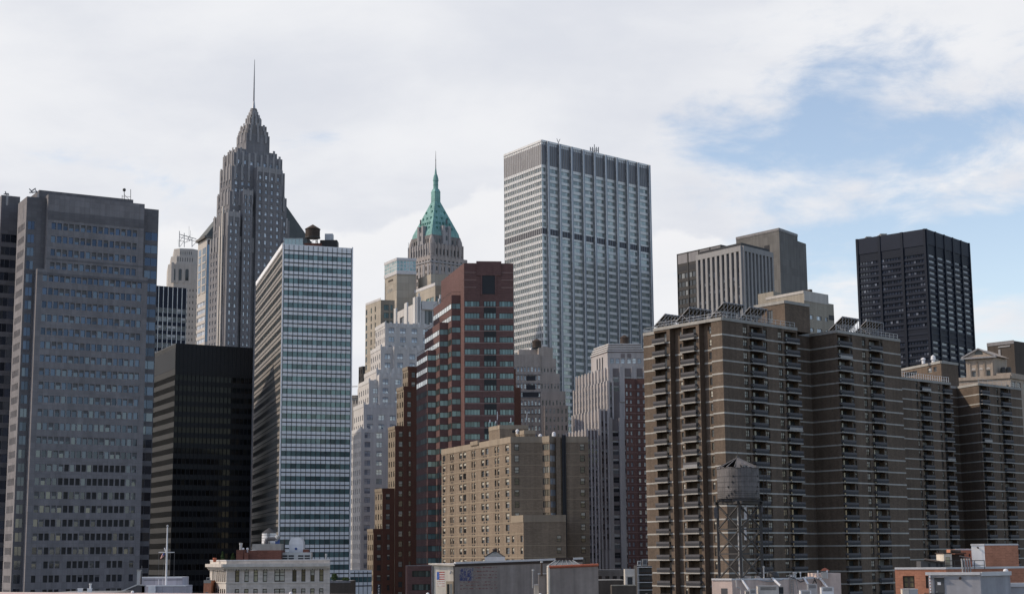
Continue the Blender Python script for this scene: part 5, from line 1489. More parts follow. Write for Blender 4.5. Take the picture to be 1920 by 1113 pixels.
def dark_slab():
    D = 705; N = at(1352, 458.5, D); yl = 128.
    B = Bld('office_tower', 'dark bronze slab tower left of the white piered tower', 'office tower', N)
    Lp = side(N, 1269.5, 476, yl); Rp = side(N, 1372, 462, 46.); LL = dist2(N, Lp); z1 = N.z; zb = 60; p = 4.0
    z0 = zat(Lp, 511)
    rows = rows_to(z0, p, zb, 2.5, .7)
    cl = [(LL*i/12+.1, LL*(i+1)/12-.1) for i in range(12)]
    B.block(quad4(N, Lp, Rp), zb, z1, 'slab_dark', {0: fc(cl, rows, ws='brown', style='p', dep=.2)}, roof='roof_dark')
    for i in (0, 3, 6, 9, 12): B.rib(Lp, N, max(0, LL*i/12-.3), min(LL, LL*i/12+.3), zb, z1, .25, 'slab_dark', 'pier')
    B.rib(Lp, N, .3, LL-.3, zat(Lp, 510), zat(Lp, 501), .06, 'line_dark', 'slot')
    for i in range(4): B.rib(Lp, N, LL*i/4+.4, LL*(i+1)/4-.4, zat(Lp, 496), zat(Lp, 479), .06, 'louver', 'louvre')
    return B
dark_slab()
def grey_tower():
    D = 810; N = at(1460.5, 428.5, D); yr, yl = 54., 128.
    B = Bld('office_tower', 'plain windowless grey concrete tower behind the white piered tower', 'office tower', N)
    Lp = side(N, 1380, 446.5, yl); Rp = side(N, 1495, 437, yr); z1 = N.z
    B.block(quad4(N, Lp, Rp), 60, z1, 'grey_concrete', roof='roof_dark')
    B.rib(Lp, N, 0, dist2(Lp, N), z1-1, z1+.4, .2, 'louver', 'coping'); B.rib(N, Rp, .02, dist2(N, Rp), z1-1, z1+.4, .2, 'louver', 'coping')
    for (a, b) in ((1419, 1431), (1433, 1443)): B.rib(Lp, N, uof(Lp, N, a, 465), uof(Lp, N, b, 465), zat(N, 476), zat(N, 455 if a > 1430 else 458), .1, 'line_dark', 'louvre')
    c = off(Rp, yr, 1.2); c2 = off(c, yr-90, -3.); Re = side(c2, 1511, 451, yr); zz = zat(c2, 449)
    B.block(quad4(c2, off(c2, yl, 20), Re), 60, zz, 'grey_concrete', roof='roof_dark')
    return B
grey_tower()
def sand():
    D = 520; N = at(1507, 546.5, D); yr, yl = 44., 126.
    B = Bld('office_building', 'sand brick building with small paired windows rising behind the brown penthouse', 'office building', N)
    Lp = side(N, 1436, 558.5, yl); Rp = side(N, 1552.5, 556, yr); LR = dist2(N, Rp); z1 = N.z
    rows = [(zat(N, 596), zat(N, 588)), (zat(N, 620), zat(N, 612)), (zat(N, 644), zat(N, 636))]
    U = lambda x: uof(N, Rp, x, 590)
    B.block(quad4(N, Lp, Rp), 40, z1, 'sand_brick', {1: fc([(U(1518), U(1525)), (U(1531.5), U(1540.5)), (U(1547), U(1552))], rows, ws='sky', style='m3', dep=.3)})
    B.rib(Lp, N, 0, dist2(N, Lp), z1-.5, z1+.4, .15, 'limestone_pale', 'coping'); B.rib(N, Rp, .02, LR, z1-3.0, z1+.4, .12, 'limestone_pale', 'coping')
    c = off(Rp, yr, .5); c = off(c, yl, 2); Re = side(c, 1563, 570, yr); B.block(quad4(c, off(c, yl, 10), Re), 40, zat(c, 567.5), 'sand_brick')
    B.rib(c, Re, .2, dist2(c, Re)-.1, zat(c, 598), zat(c, 589), .1, 'line_dark', 'opening')
    c = at(1519, 542, D+14); B.block(quad4(c, side(c, 1479, 547, yl), side(c, 1523, 543, yr)), z1-.5, c.z, 'dark_brick', roof='roof_dark', occ=False)
    c = at(1450, 546, D+40); B.block(quad4(c, side(c, 1421, 551, yl), side(c, 1464, 551, yr)), 40, c.z, 'sand_brick')
    return B
sand()
def steel_tower():
    D = 915; N = at(1735, 429, D); yr, yl = 50., 138.
    B = Bld('skyscraper', 'bulky black steel skyscraper with ribbon windows at the right', 'skyscraper', N)
    R = side(N, 1817, 462.5, yr); L = side(N, 1605, 450.5, yl); LR, LL = dist2(N, R), dist2(N, L); z1 = N.z; zb = 60
    z0 = zat(N, 471.5); p = (zat(N, 475)-zat(N, 594))/11.
    rows = rows_to(z0, p, zb, p*.46, p*.25)
    e = 1.2; bl = (LL-e)/3; cl = []
    for k in range(3):
        for i in range(7): cl.append((e/2+bl*k+.9+(bl-1.8)*i/7+.06, e/2+bl*k+.9+(bl-1.8)*(i+1)/7-.06))
    br = (LR-e)/5; cr = [(e/2+br*k+1.3, e/2+br*(k+1)-1.5) for k in range(5)]
    mr = len(rows)
    dk = {mr-14, mr-15}
    B.block(quad4(N, L, R), zb, z1, 'liberty_steel', {0: fc(cl, rows, ws='navy', style='p', dep=.35, skip=lambda i, j: j in dk), 1: fc(cr, rows, ws='navyr', style='p', dep=.35, skip=lambda i, j: j in dk)}, roof='roof_dark')
    for k in range(4): B.rib(L, N, max(0, e/2+bl*k-.8), min(LL, e/2+bl*k+.8), zb, z1+.1, .7, 'liberty_steel', 'column')
    for k in range(6): B.rib(N, R, max(0, e/2+br*k-.7), min(LR, e/2+br*k+.7), zb, z1+.1, .7, 'liberty_steel', 'column')
    B.rib(L, N, .1, LL-.1, zat(N, 459), z1, .3, 'liberty_panel', 'parapet'); B.rib(N, R, .1, LR-.1, zat(N, 457), z1, .3, 'liberty_panel', 'parapet')
    for r in rows:
        B.rib(L, N, .1, LL-.1, r[0]-p*.44, r[0]-p*.08, .22, 'liberty_panel', 'spandrel'); B.rib(N, R, .1, LR-.1, r[0]-p*.44, r[0]-p*.08, .22, 'liberty_panel', 'spandrel')
    for (x, w, lab) in ((1628, 7, 'left of two low plant boxes on the black steel skyscraper roof'), (1656, 9, 'right one of two low plant boxes on the black steel skyscraper roof')):
        c = at(x, 446, D+30); s = MB(); c.z = z1
        T = thing('plant_box', lab, 'roof unit', c, 'plant boxes on the black steel tower'); s.obox((c.x-w/2*.3, c.y), (w*.3*1.3, 0), (0, 6), z1-.2, zat(c, 444.5 if x < 1640 else 439)); s.build('casing', 'concrete', T)
        s = MB(); s.obox((c.x-w/2*.3-.3, c.y-.3), (w*.39+.6, 0), (0, 6.6), zat(c, 444.5 if x < 1640 else 439), zat(c, 443.5 if x < 1640 else 438)); s.build('lid', 'galvanised', T)
    return B
glassmat('glass_grey', (.06, .068, .09), (.17, .18, .205), .55, spec=.3)
WSET['navyr'] = ('glass_grey', 'liberty_steel', 'blind', .0)
steel_tower()
def temple():
    D = 600; N = at(1865, 712, D); Z = lambda z: 1680+z/6.183; Y = lambda z: 620+z/6.183; yl, yr = 150., 48.
    B = Bld('temple_building', 'stone building whose roof storey is a small pedimented temple front with three arches', 'building', N)
    L = side(N, 1812.5, 712, yl); R = side(N, 1890, 715, yr); LL, LR = dist2(N, L), dist2(N, R); z1 = zat(N, 669); zb = 40
    aw = [(uof(L, N, Z(a), 700), uof(L, N, Z(b), 700)) for a, b in ((882, 928), (1052, 1096))]
    B.block(quad4(N, L, R), zb, z1, 'temple_stone', {0: fc(aw, [(zat(N, Y(540)), zat(N, Y(450)))], ws='std', style='p', dep=.5)})
    u = [uof(L, N, Z(x), 700) for x in (868, 935, 955, 1022, 1040, 1110)]
    d = (Vector(N[:2])-Vector(L[:2])).normalized(); n = Vector((d.y, -d.x))
    for k in range(3):
        a, b = u[2*k], u[2*k+1]
        B.rib(L, N, a-.6, a, zat(N, Y(545)), zat(N, Y(345)), .3, 'temple_stone', 'pilaster'); B.rib(L, N, b, b+.6, zat(N, Y(545)), zat(N, Y(345)), .3, 'temple_stone', 'pilaster')
        # blind round head over each opening
        m_ = MB(); c = Vector(L[:2])+d*((a+b)/2)+n*.12; r = (b-a)*.36; zc = zat(N, Y(440)); ring = []
        for t in range(0, 9): ring.append((*(c+d*(r*math.cos(math.pi*t/8))), zc+r*math.sin(math.pi*t/8)))
        m_.poly(ring); m_.build('arch_panel', 'limestone_pale', B.e)
    # pediment and roof
    za = zat(N, 654); ze = zat(N, 668)
    A0 = Vector(L[:2])-d*1.3+n*.9; A1 = Vector(N[:2])+d*1.3+n*.9; M = (A0+A1)/2; bk = Vector((math.cos(R_(yr)), math.sin(R_(yr))))*LR
    r = MB(); P = lambda q, z: (q.x, q.y, z)
    za = zat((M.x, M.y), 654)
    r.poly([P(A0, ze), P(A1, ze), P(M, za)]); r.poly([P(A1, ze), P(A1+bk, ze), P(M+bk, za), P(M, za)]); r.poly([P(A0+bk, ze), P(A0, ze), P(M, za), P(M+bk, za)]); r.poly([P(A1+bk, ze), P(A0+bk, ze), P(M+bk, za)])
    r.poly([P(A0, ze), P(A0+bk, ze), P(A1+bk, ze), P(A1, ze)]); r.build('pediment', 'temple_stone', B.e)
    c = MB(); c.bar(P(A0+n*.2, ze+.1), P(M+n*.2, za+.1), .8, .5); c.bar(P(A1+n*.2, ze+.1), P(M+n*.2, za+.1), .8, .5); c.bar(P(A0+n*.2, ze-.2), P(A1+n*.2, ze-.2), .8, .6); c.build('cornice', 'limestone_grey', B.e)
    m_ = MB(); cc = M+n*.06; zc = ze+1.0; rr = 1.6; m_.poly([(*(cc+d*(rr*math.cos(math.pi*t/8))), zc+rr*math.sin(math.pi*t/8)) for t in range(9)]); m_.build('lunette', 'glass_dark', B.e)
    # lower storey, wider
    c = at(1894, 700, D-8); L2 = side(c, 1785, 706, yl); R2 = side(c, 1945, 706, yr); L3 = dist2(c, L2); zz = zat(N, 708.5)
    c.z = zz; rows = [(zz-7, zz-3.4)]
    B.block(quad4(c, L2, R2), zb, zz, 'temple_stone', {0: fc(cols_n(L3, 9, .35), rows, ws='std'), 1: fc(cols_n(dist2(c, R2), 5, .6), [(zz-6, zz-2)], ws='std', style='m2')})
    B.rib(L2, c, 0, L3-.02, zz-.9, zz+.4, .5, 'temple_stone', 'cornice'); B.rib(c, R2, .02, dist2(c, R2), zz-.9, zz+.4, .5, 'temple_stone', 'cornice')
    c2 = at(1895, 698, D-4); B.block(quad4(c2, side(c2, 1868, 699, yl), side(c2, 1945, 702, yr)), zz-.5, c2.z, 'temple_stone', occ=False)
    # dark roof tanks
    for (x, lab) in ((1881, 'left of two dark round tanks beside the temple front'), (1891.5, 'right one of two dark round tanks beside the temple front')):
        t = at(x, 700, D+2); T = thing('roof_tank', lab, 'tank', (t.x, t.y, c2.z), 'dark tanks by the temple front'); s = MB(); s.lathe((t.x, t.y), [(1.0, c2.z-.3), (1.0, c2.z+2.2), (.7, c2.z+2.7)], 12); s.build('drum', 'steel_dark', T)
    return B
temple()
def dark_box():
    D = 680; N = at(1901, 638.5, D); yl, yr = 132., 42.
    B = Bld('brick_building', 'blank dark brick tower block behind the temple front', 'building', N)
    L = side(N, 1850.5, 644.5, yl); R = side(N, 1950, 648, yr)
    B.block(quad4(N, L, R), 40, N.z, 'dark_brick', roof='roof_dark')
    LL = dist2(N, L); B.rib(L, N, 0, LL, N.z-1.2, N.z+.3, .2, 'louver', 'coping'); B.rib(L, N, LL*.42, LL*.86, zat(N, 648.5), zat(N, 646), .3, 'steel_grey', 'beam'); B.rib(L, N, LL*.42, LL*.5, zat(N, 664), zat(N, 652), .3, 'steel_grey', 'flue')
    return B
dark_box()

def worn(name, paint, wall, cover, scale):
    m, N, L, b = _nt(name); b.inputs['Roughness'].default_value = .92
    tc = N.new('ShaderNodeTexCoord'); n = N.new('ShaderNodeTexNoise'); n.inputs['Scale'].default_value = scale; n.inputs['Detail'].default_value = 6; n.inputs['Roughness'].default_value = .75; L.new(tc.outputs['Object'], n.inputs['Vector'])
    r = N.new('ShaderNodeMapRange'); L.new(n.outputs['Fac'], r.inputs[0]); r.inputs[1].default_value = .5-cover-.05; r.inputs[2].default_value = .5-cover+.08
    x = N.new('ShaderNodeMix'); x.data_type = 'RGBA'; L.new(r.outputs[0], x.inputs[0]); x.inputs[6].default_value = (*wall, 1); x.inputs[7].default_value = (*paint, 1); L.new(x.outputs[2], b.inputs['Base Color'])
WALLG = (.29, .252, .23)
worn('mural_red', (.20, .085, .075), WALLG, .02, 3.0); worn('mural_blue', (.05, .06, .155), WALLG, .03, 2.6); worn('faded_red', (.46, .22, .19), (.66, .60, .52), .0, 3.0)
glassmat('glass_roof', (.07, .082, .09), (.10, .11, .12), .4, rough=.2, spread=.15)
# ================================================================== roof tanks on the towers
def water_tank(label, px, ybase, D, r, ybot, ytop, ycone, wood='wood_dark', legs=4, zroof=None, group=None):
    c = at(px, ybase, D); zr = c.z if zroof is None else zroof; z0, z1, z2 = zat(c, ybot), zat(c, ytop), zat(c, ycone)
    T = thing('water_tank', label, 'water tank', (c.x, c.y, zr), group)
    s = MB(); s.lathe((c.x, c.y), [(r, z0), (r*.985, z1)], 28); tk = s.build('tank', wood, T, smooth=False)
    s = MB()
    for k in range(5):
        z = z0+(z1-z0)*(.08+.2*k); s.lathe((c.x, c.y), [(r*1.012, z), (r*1.012, z+.07)], 28)
    s.build('hoop', 'steel_dark', tk)
    s = MB(); s.lathe((c.x, c.y), [(r*1.08, z1-.05), (r*1.06, z1+.08), (.12, z2)], 20); s.build('roof', 'wood_dark', T)
    s = MB(); s.lathe((c.x, c.y), [(r*1.06, z0-.30), (r*1.06, z0-.02)], 16); s.build('platform', 'steel_dark', T)
    for i in range(legs):
        t = 2*math.pi*(i+.5)/legs+.3; m_ = MB(); m_.bar((c.x+r*.8*math.cos(t), c.y+r*.8*math.sin(t), zr), (c.x+r*.8*math.cos(t), c.y+r*.8*math.sin(t), z0-.28), .22); m_.build('leg', 'steel_dark', T)
    s = MB()
    for i in range(legs):
        t = 2*math.pi*(i+.5)/legs+.3; t2 = 2*math.pi*(i+1.5)/legs+.3
        s.bar((c.x+r*.8*math.cos(t), c.y+r*.8*math.sin(t), zr+.1), (c.x+r*.8*math.cos(t2), c.y+r*.8*math.sin(t2), z0-.4), .1)
    s.build('bracing', 'steel_dark', T)
    return T
water_tank('dark wooden water tank with a cone roof on the white and teal slab tower', 586, 458, 523, 2.45, 445, 430, 421)
water_tank('small dark water tank on the grey brown building with the notched top', 1006.5, 655, 697, 2.0, 651, 640, 634.5)
water_tank('dark water tank on the banded cap of the striped deco tower', 1171, 650, 668, 1.85, 645.5, 633, 627.5)
def wt_roof():
    c = at(606, 460, 526); z1 = wtN.z
    T = thing('plant_room', 'low dark plant room with a pale box beside the tank on the slab tower', 'plant room', (c.x, c.y, z1))
    def bx(x0, x1, yt, D, dep, mat, nm, par=T, yb=None):
        a, b = at(x0, yt, D), at(x1, yt, D); s = MB(); s.obox(a, (b.x-a.x, 0), (0, dep), z1-.1 if yb is None else zat(a, yb), a.z); return s.build(nm, mat, par)
    bx(600, 632, 450, 525, 5, 'slab_dark', 'body'); bx(609, 624, 438, 531, 3, 'galvanised', 'upper_box'); bx(570, 603, 456, 522, 1, 'bulkhead_brick', 'kerb')
    c = at(545, 455, 530); T = thing('roof_screen', 'pale glazed screen at the left end of the slab tower roof', 'screen', (c.x, c.y, z1))
    s = MB(); a, b = at(533, 447, 527), at(568, 447, 527); s.obox(a, (b.x-a.x, 0), (0, .1), z1-.1, a.z); s.build('glazing', 'glass_lantern', T)
    s = MB()
    for i in range(6):
        q = a+(b-a)*i/5; s.bar((q.x, q.y-.1, z1-.1), (q.x, q.y-.1, a.z+.1), .12)
    s.bar((a.x, a.y-.1, a.z), (b.x, b.y-.1, b.z), .12); s.build('frame', 'galvanised', T)
wt_roof()
def sea_roof():
    a = at(237, 374, 478); zt = seaN.z
    T = thing('roof_crane', 'small roof rig with a round dish on a post on the granite tower', 'roof rig', (a.x, a.y, zt))
    P = lambda x, y: at(x, y, 479)
    s = MB(); s.bar(P(233, 375), P(233, 353), .16); s.bar(P(245, 376), P(245, 355), .14); s.bar(P(229, 374), P(229, 366), .12); s.bar(P(233, 365), P(242, 374), .12); s.bar(P(229, 368), P(245, 369), .10); s.bar(P(229, 373), P(246, 375), .12); s.build('frame', 'steel_dark', T)
    s = MB(); c = P(233, 356); s.lathe((c.x, c.y), [(.15, c.z-.5), (.5, c.z-.25), (.5, c.z+.25), (.15, c.z+.5)], 10); s.build('dish', 'steel_dark', T)
    for (pts, lab) in ((((62, 362, 55, 354), (70, 360, 55, 361), (67, 353, 58, 359), (72, 363, 66, 356)), 'window cleaning rig with two arms above the sunlit corner of the granite tower'), (((7, 364, 16, 363), (12, 366, 10, 359), (14, 366, 17, 364)), 'small window cleaning rig at the far left roof of the granite tower')):
        c = at(pts[0][0], pts[0][1], 474); T = thing('roof_rig', lab, 'roof rig', c)
        s = MB(); zz = 0
        for (x0, y0, x1, y1) in pts: s.bar(at(x0, y0, 474), at(x1, y1, 474), .3)
        b0 = at(pts[-1][0], pts[-1][1]+1, 474); s.bar(b0, b0-Vector((0, 0, 3)), .5)
        s.build('arm', 'steel_grey', T)
sea_roof()
def tank_dome():
    c = at(997, 657, 700); T = thing('roof_ventilator', 'round pale ventilator beside the tank on the grey brown building', 'ventilator', (c.x, c.y, c.z-2))
    s = MB(); s.lathe((c.x, c.y), [(1.1, c.z-3), (1.2, c.z), (.9, c.z+.9), (.3, c.z+1.3)], 12); s.build('drum', 'galvanised', T)
tank_dome()

# ================================================================== near roofs
def loft():
    D = 320; N = at(425, 1049.4, D); yr, yl = 3., 112.
    B = Bld('loft_building', 'near pale stone loft building with a wide cornice and tall dark framed windows', 'loft building', N)
    Lp = side(N, 394, 1049.4, yl); Rp = side(N, 619, 1049.6, yr); LL, LR = dist2(N, Lp), dist2(N, Rp); z1 = N.z
    U = lambda x: uof(N, Rp, x, 1075); V = lambda x: uof(Lp, N, x, 1075)
    rows = [(zat(N, 1090.5), zat(N, 1067)), (zat(N, 1128), zat(N, 1103.5)), (zat(N, 1166), zat(N, 1141))]
    px = [(440.7, 448.8), (458.3, 466.4), (475.5, 483.6), (492.8, 501), (514.5, 534), (548, 556), (565, 572.8), (582, 590), (598.7, 606.5)]
    B.block(quad4(N, Lp, Rp), 0, z1, 'loft_wall', {1: fc([(U(a), U(b)) for a, b in px], rows, ws='warmw', style=lambda i, j: 'd9' if i == 4 else random.choice(('h0', 'h9', 'h4', 'h5', 'h0')), dep=.30),
            0: fc([(V(398.5+i*3.72), V(400.6+i*3.72)) for i in range(7)], rows, wm='cornice_stone', ws='brown', style='p', dep=.03)})
    for (a, b, Ln) in ((Lp, N, LL), (N, Rp, LR)):
        e0, e1 = (0, 0) if a is N else (0, 0)
        za, zb = zat(N, 1062.5), zat(N, 1056.5)
        B.rib(a, b, -.9 if a is N else 0, Ln+(.0 if a is N else .9), za, zb, 1.0, 'cornice_stone', 'cornice'); B.rib(a, b, -.4 if a is N else 0, Ln+(0 if a is N else .4), za-.35, za, .55, 'cornice_stone', 'cornice')
        B.rib(a, b, .03, Ln-.03, zat(N, 1093), zat(N, 1091.2), .12, 'cornice_stone', 'belt_course'); B.rib(a, b, .03, Ln-.03, z1-.15, z1+.06, .08, 'flashing', 'coping')
        for i in range(int(Ln/.5)): B.rib(a, b, i*.5+.1, i*.5+.33, za-.62, za-.35, .40, 'cornice_stone', 'dentil')
    for a, b in px:
        for r in rows[:2]: B.rib(N, Rp, U(a)-.1, U(b)+.1, r[0]-.16, r[0], .10, 'cornice_stone', 'sill'); B.rib(N, Rp, U(a), U(b), r[1]-.62, r[1]-.54, -.06, 'frame_brown', 'transom')
    # bulkhead behind the parapet
    def bx(x0, x1, yt, Dd, dep, mat, nm, zb=None):
        a, b = at(x0, yt, Dd), at(x1, yt, Dd); B.part(nm, mat).obox(a, (b.x-a.x, 0), (0, dep), z1-.2 if zb is None else zb, a.z)
    bx(443, 456, 1030, D+7, 6, 'bulkhead_brick', 'bulkhead'); bx(458, 465.5, 1035, D+6.5, .45, 'bulkhead_brick', 'bulkhead_pier'); bx(466, 527, 1031, D+7.5, 6, 'bulkhead_brick', 'bulkhead'); bx(473, 527, 1019, D+9, 5, 'concrete', 'tank_base'); bx(568, 578, 1029, D+10, 2, 'bulkhead_brick', 'stack')
    # side building
    c = at(394, 1087, D+1)
    return B, N, z1
WSET['warmw'] = ('glass_warm', 'frame_brown', 'blind_warm', .12)
LOFT, loN, loZ = loft()
def loft_roof():
    D = 330; N = loN; z1 = loZ; G_ = 'roof vents on the pale loft building'
    # white tank
    c = at(504.5, 1020, D+5); T = thing('water_tank', 'white water tank with a dark cone roof on the pale loft building', 'water tank', (c.x, c.y, zat(c, 1019)))
    r = 13.6/FPX*(D+5); s = MB(); s.lathe((c.x, c.y), [(r, zat(c, 1022)), (r*.98, zat(c, 998.5))], 24); tk = s.build('tank', 'white_paint', T)
    s = MB()
    for y in (1003, 1008, 1013, 1018): s.lathe((c.x, c.y), [(r*1.015, zat(c, y)), (r*1.015, zat(c, y)+.06)], 24)
    s.build('hoop', 'steel_grey', tk)
    s = MB(); s.lathe((c.x, c.y), [(r*1.07, zat(c, 998.6)), (.08, zat(c, 988.5))], 16); s.build('roof', 'roof_dark', T)
    s = MB(); s.bar((c.x-.05, c.y-r-.12, zat(c, 1019)), (c.x-.05, c.y-r-.12, zat(c, 998)), .07); s.bar((c.x+.35, c.y-r-.12, zat(c, 1019)), (c.x+.35, c.y-r-.12, zat(c, 998)), .07)
    for k in range(9):
        z = zat(c, 1018)+(zat(c, 999)-zat(c, 1018))*k/8; s.bar((c.x-.05, c.y-r-.12, z), (c.x+.35, c.y-r-.12, z), .05)
    s.build('ladder', 'steel_dark', T)
    # bent duct
    P = lambda x, y, d=0: at(x, y, D+1+d)
    T = thing('bent_duct', 'thick dark duct bending in front of the white tank', 'duct', P(499, 1020)); s = MB()
    ring = [P(499, 1020), P(499, 1013.5), P(501, 1010.6), P(504, 1009.6), P(512, 1009.4), P(520, 1010)]
    for a, b in zip(ring, ring[1:]): s.tube(a, b, .42, n=10)
    s.build('pipe', 'rail_grey', T)
    s = MB(); s.tube(P(517, 1013), P(522, 1003.5), .35, .55, 10); s.build('cowl', 'galvanised', T)
    s = MB(); s.obox(P(516, 1017), (.9, 0), (0, .5), P(516, 1017).z-.2, P(516, 1010).z); s.build('cover', 'blue_tarp', T)
    # vents and pipes
    for (x, yb, yt, w, kind, lab) in ((451.5, 1031, 1017, 2.6, 'p', 'paired flue pipe standing tallest on the left brick bulkhead'), (456, 1031, 1026, 2.3, 'm', 'left small white mushroom vent beside the paired flue pipe'), (464, 1032, 1026, 2.3, 'm', 'right small white mushroom vent on the left brick bulkhead'),
            (475.5, 1036, 1030, 7.5, 'm', 'wide flat grey ventilator in front of the brick bulkhead'), (480.5, 1030, 1023, 2.6, 'm', 'grey cowl above the wide flat ventilator'), (490, 1030, 1019.5, 3.4, 'm', 'white mushroom vent at the foot of the white tank'),
            (524.5, 1049, 1033, 2.4, 'p', 'pale flue pipe at the left end of the grey cooling unit'), (611.5, 1049, 1037, 1.7, 'p', 'slim pale vent pipe near the right end of the pale loft roof'), (532.5, 1030, 1010, .9, 'p', 'thin dark pole right of the bent duct')):
        c = at(x, yb, D+1 if x != 475.5 else D-1); z0 = min(c.z, zat(c, yb)); zt = zat(c, yt); rr = w/FPX*D
        T = thing('roof_vent', lab, 'vent', (c.x, c.y, z0), G_); s = MB(); zz = z0-.3
        if kind == 'p': s.lathe((c.x, c.y), [(rr, zz), (rr, zt-.5), (rr*1.25, zt-.45), (rr*1.25, zt)], 10)
        else: s.lathe((c.x, c.y), [(rr*.7, zz), (rr*.7, z0+(zt-z0)*.35), (rr*1.15, z0+(zt-z0)*.45), (rr*.9, zt-.1), (rr*.3, zt)], 12)
        s.build('pipe', 'white_paint' if 'white' in lab else ('steel_dark' if 'dark' in lab else 'galvanised'), T)
    # hvac
    a, b = at(542, 1034, D+3), at(568, 1034, D+3); zt = zat(a, 1020)
    T = thing('air_handler', 'white air handler with a curved top and blue mark on the pale loft roof', 'air unit', (a.x, a.y, z1))
    s = MB(); s.obox(a, (b.x-a.x, 0), (0, 2.6), z1-.2, zt); s.build('casing', 'white_paint', T)
    s = MB(); k = len(s.v); n = 8; prof = [(1.0-.04*i*i/8, i*.16) for i in range(n)]
    w = b.x-a.x
    for i in range(6):
        f0, f1 = 1.02-.012*i*i, 1.02-.012*(i+1)**2; cx = (a.x+b.x)/2
        s.obox((cx-w/2*f0, a.y-.05), (w*f0, 0), (0, 2.7), zt+i*.24+.001*i, zt+(i+1)*.24)
    s.build('hood', 'white_paint', T)
    s = MB(); q = at(555, 1028, D+2.9); s.tube(q, q+Vector((0, -.05, 0)), .26, n=10); s.build('emblem', 'blue_tarp', T)
    a, b = at(526.5, 1049, D-.5), at(583.5, 1049, D-.5); zt = zat(a, 1035)
    T = thing('cooling_unit', 'long grey cooling unit with four dark louvred openings on the pale loft roof', 'air unit', (a.x, a.y, z1))
    s = MB(); s.obox(a, (b.x-a.x, 0), (0, 2.2), z1-.2, zt); s.build('casing', 'galvanised', T)
    for (x0, x1) in ((529, 539), (541, 551), (559, 569), (571, 581)):
        for (y0, y1) in ((1039.8, 1043), (1044.8, 1048.5)):
            q0, q1 = at(x0, y1, D-.52), at(x1, y0, D-.52); s = MB(); s.obox((q0.x, q0.y-.03), (q1.x-q0.x, 0), (0, .08), q0.z, q1.z); s.build('louvre', 'line_dark', T)
    # plants
    random.seed(5)
    def bush(name, label, px, yb, yt, D, w, cone=True):
        c = at(px, yb, D); z0 = c.z; h = zat(c, yt)-z0; R = w/FPX*D/2
        T = thing(name, label, 'plant', (c.x, c.y, z0), None); s = MB()
        for i in range(420):
            f = random.random()**.7; rr = R*((1-f)*.9+.12 if cone else math.sqrt(max(0.05, 1-(2*f-1)**2)))*math.sqrt(random.random()); t = random.random()*6.283
            p = Vector((c.x+rr*math.cos(t), c.y+rr*math.sin(t), z0+h*f)); u = Vector((random.uniform(-1, 1), random.uniform(-1, 1), random.uniform(-.3, 1))).normalized()*.16; v = u.cross(Vector((random.random(), random.random(), .3))).normalized()*.10
            s.poly([p-u, p+v, p+u, p-v])
        s.build('foliage', 'leaf_green', T)
        s = MB(); s.lathe((c.x, c.y), [(.3, z0-.7), (.34, z0+.05)], 10); s.build('pot', 'terracotta', T)
        s = MB(); s.bar((c.x, c.y, z0), (c.x, c.y, z0+h*.6), .07); s.build('stem', 'wood_dark', T)
    bush('conical_shrub', 'taller dark conical shrub in a pot on the pale loft roof', 417, 1049, 1033.5, 328, 8.5); bush('conical_shrub', 'shorter conical shrub in a pot left of the brick bulkhead', 436.5, 1049, 1036.5, 328, 9)
    c = at(402.5, 1049, 326); T = thing('planter', 'round terracotta planter at the left corner of the pale loft roof', 'planter', (c.x, c.y, c.z)); s = MB(); s.lathe((c.x, c.y), [(.28, c.z-.4), (.40, c.z+.3), (.34, c.z+.45)], 12); s.build('pot', 'terracotta', T)
    # neighbours
    c = at(384, 1087.5, 326); B = Bld('brick_building', 'low pinkish brick building tucked against the left side of the pale loft building', 'building', c)
    a, b = at(382, 1087.5, 326), at(396, 1087.5, 326); B.block([(a.x, a.y), (b.x, b.y), (b.x, b.y+8), (a.x, a.y+8)], 0, a.z, 'rust_brick'); B.rib((a.x, a.y), (b.x, b.y), 0, b.x-a.x, a.z-.5, a.z+.1, .05, 'concrete', 'coping')
    s = B.part('window', 'glass_dark'); s.obox((a.x+.4, a.y-.04), (.5, 0), (0, .1), zat(a, 1113), zat(a, 1109))
    q0, q1 = at(387, 1084, 327), at(393.5, 1081.5, 327); T = thing('air_conditioner', 'small grey air conditioner on the low brick roof beside the loft building', 'air unit', (q0.x, q0.y, a.z)); s = MB(); s.obox(q0, (q1.x-q0.x, 0), (0, .6), a.z-.02, q1.z); s.build('casing', 'galvanised', T)
    s = MB(); s.obox((q0.x+.08, q0.y-.02), (q1.x-q0.x-.16, 0), (0, .05), a.z+.12, q1.z-.12); s.build('grille', 'line_dark', T)
    c = at(638, 1088.5, 360); B = Bld('brick_building', 'dark red brick building with a planted roof right of the pale loft building', 'building', c)
    a, b = at(612, 1088.5, 360), at(657, 1088.5, 360); B.block([(a.x, a.y), (b.x, b.y), (b.x, b.y+12), (a.x, a.y+12)], 0, a.z, 'dark_brick'); B.rib((a.x, a.y), (b.x, b.y), 0, b.x-a.x, a.z-.4, a.z+.1, .08, 'limestone_brown', 'coping')
    bush('roof_bush', 'round leafy bush on the dark red brick roof', 627, 1088, 1074.5, 363, 13, False); bush('roof_bush', 'low scrappy plants at the right of the dark red brick roof', 648, 1088, 1082, 363, 15, False)
loft_roof()

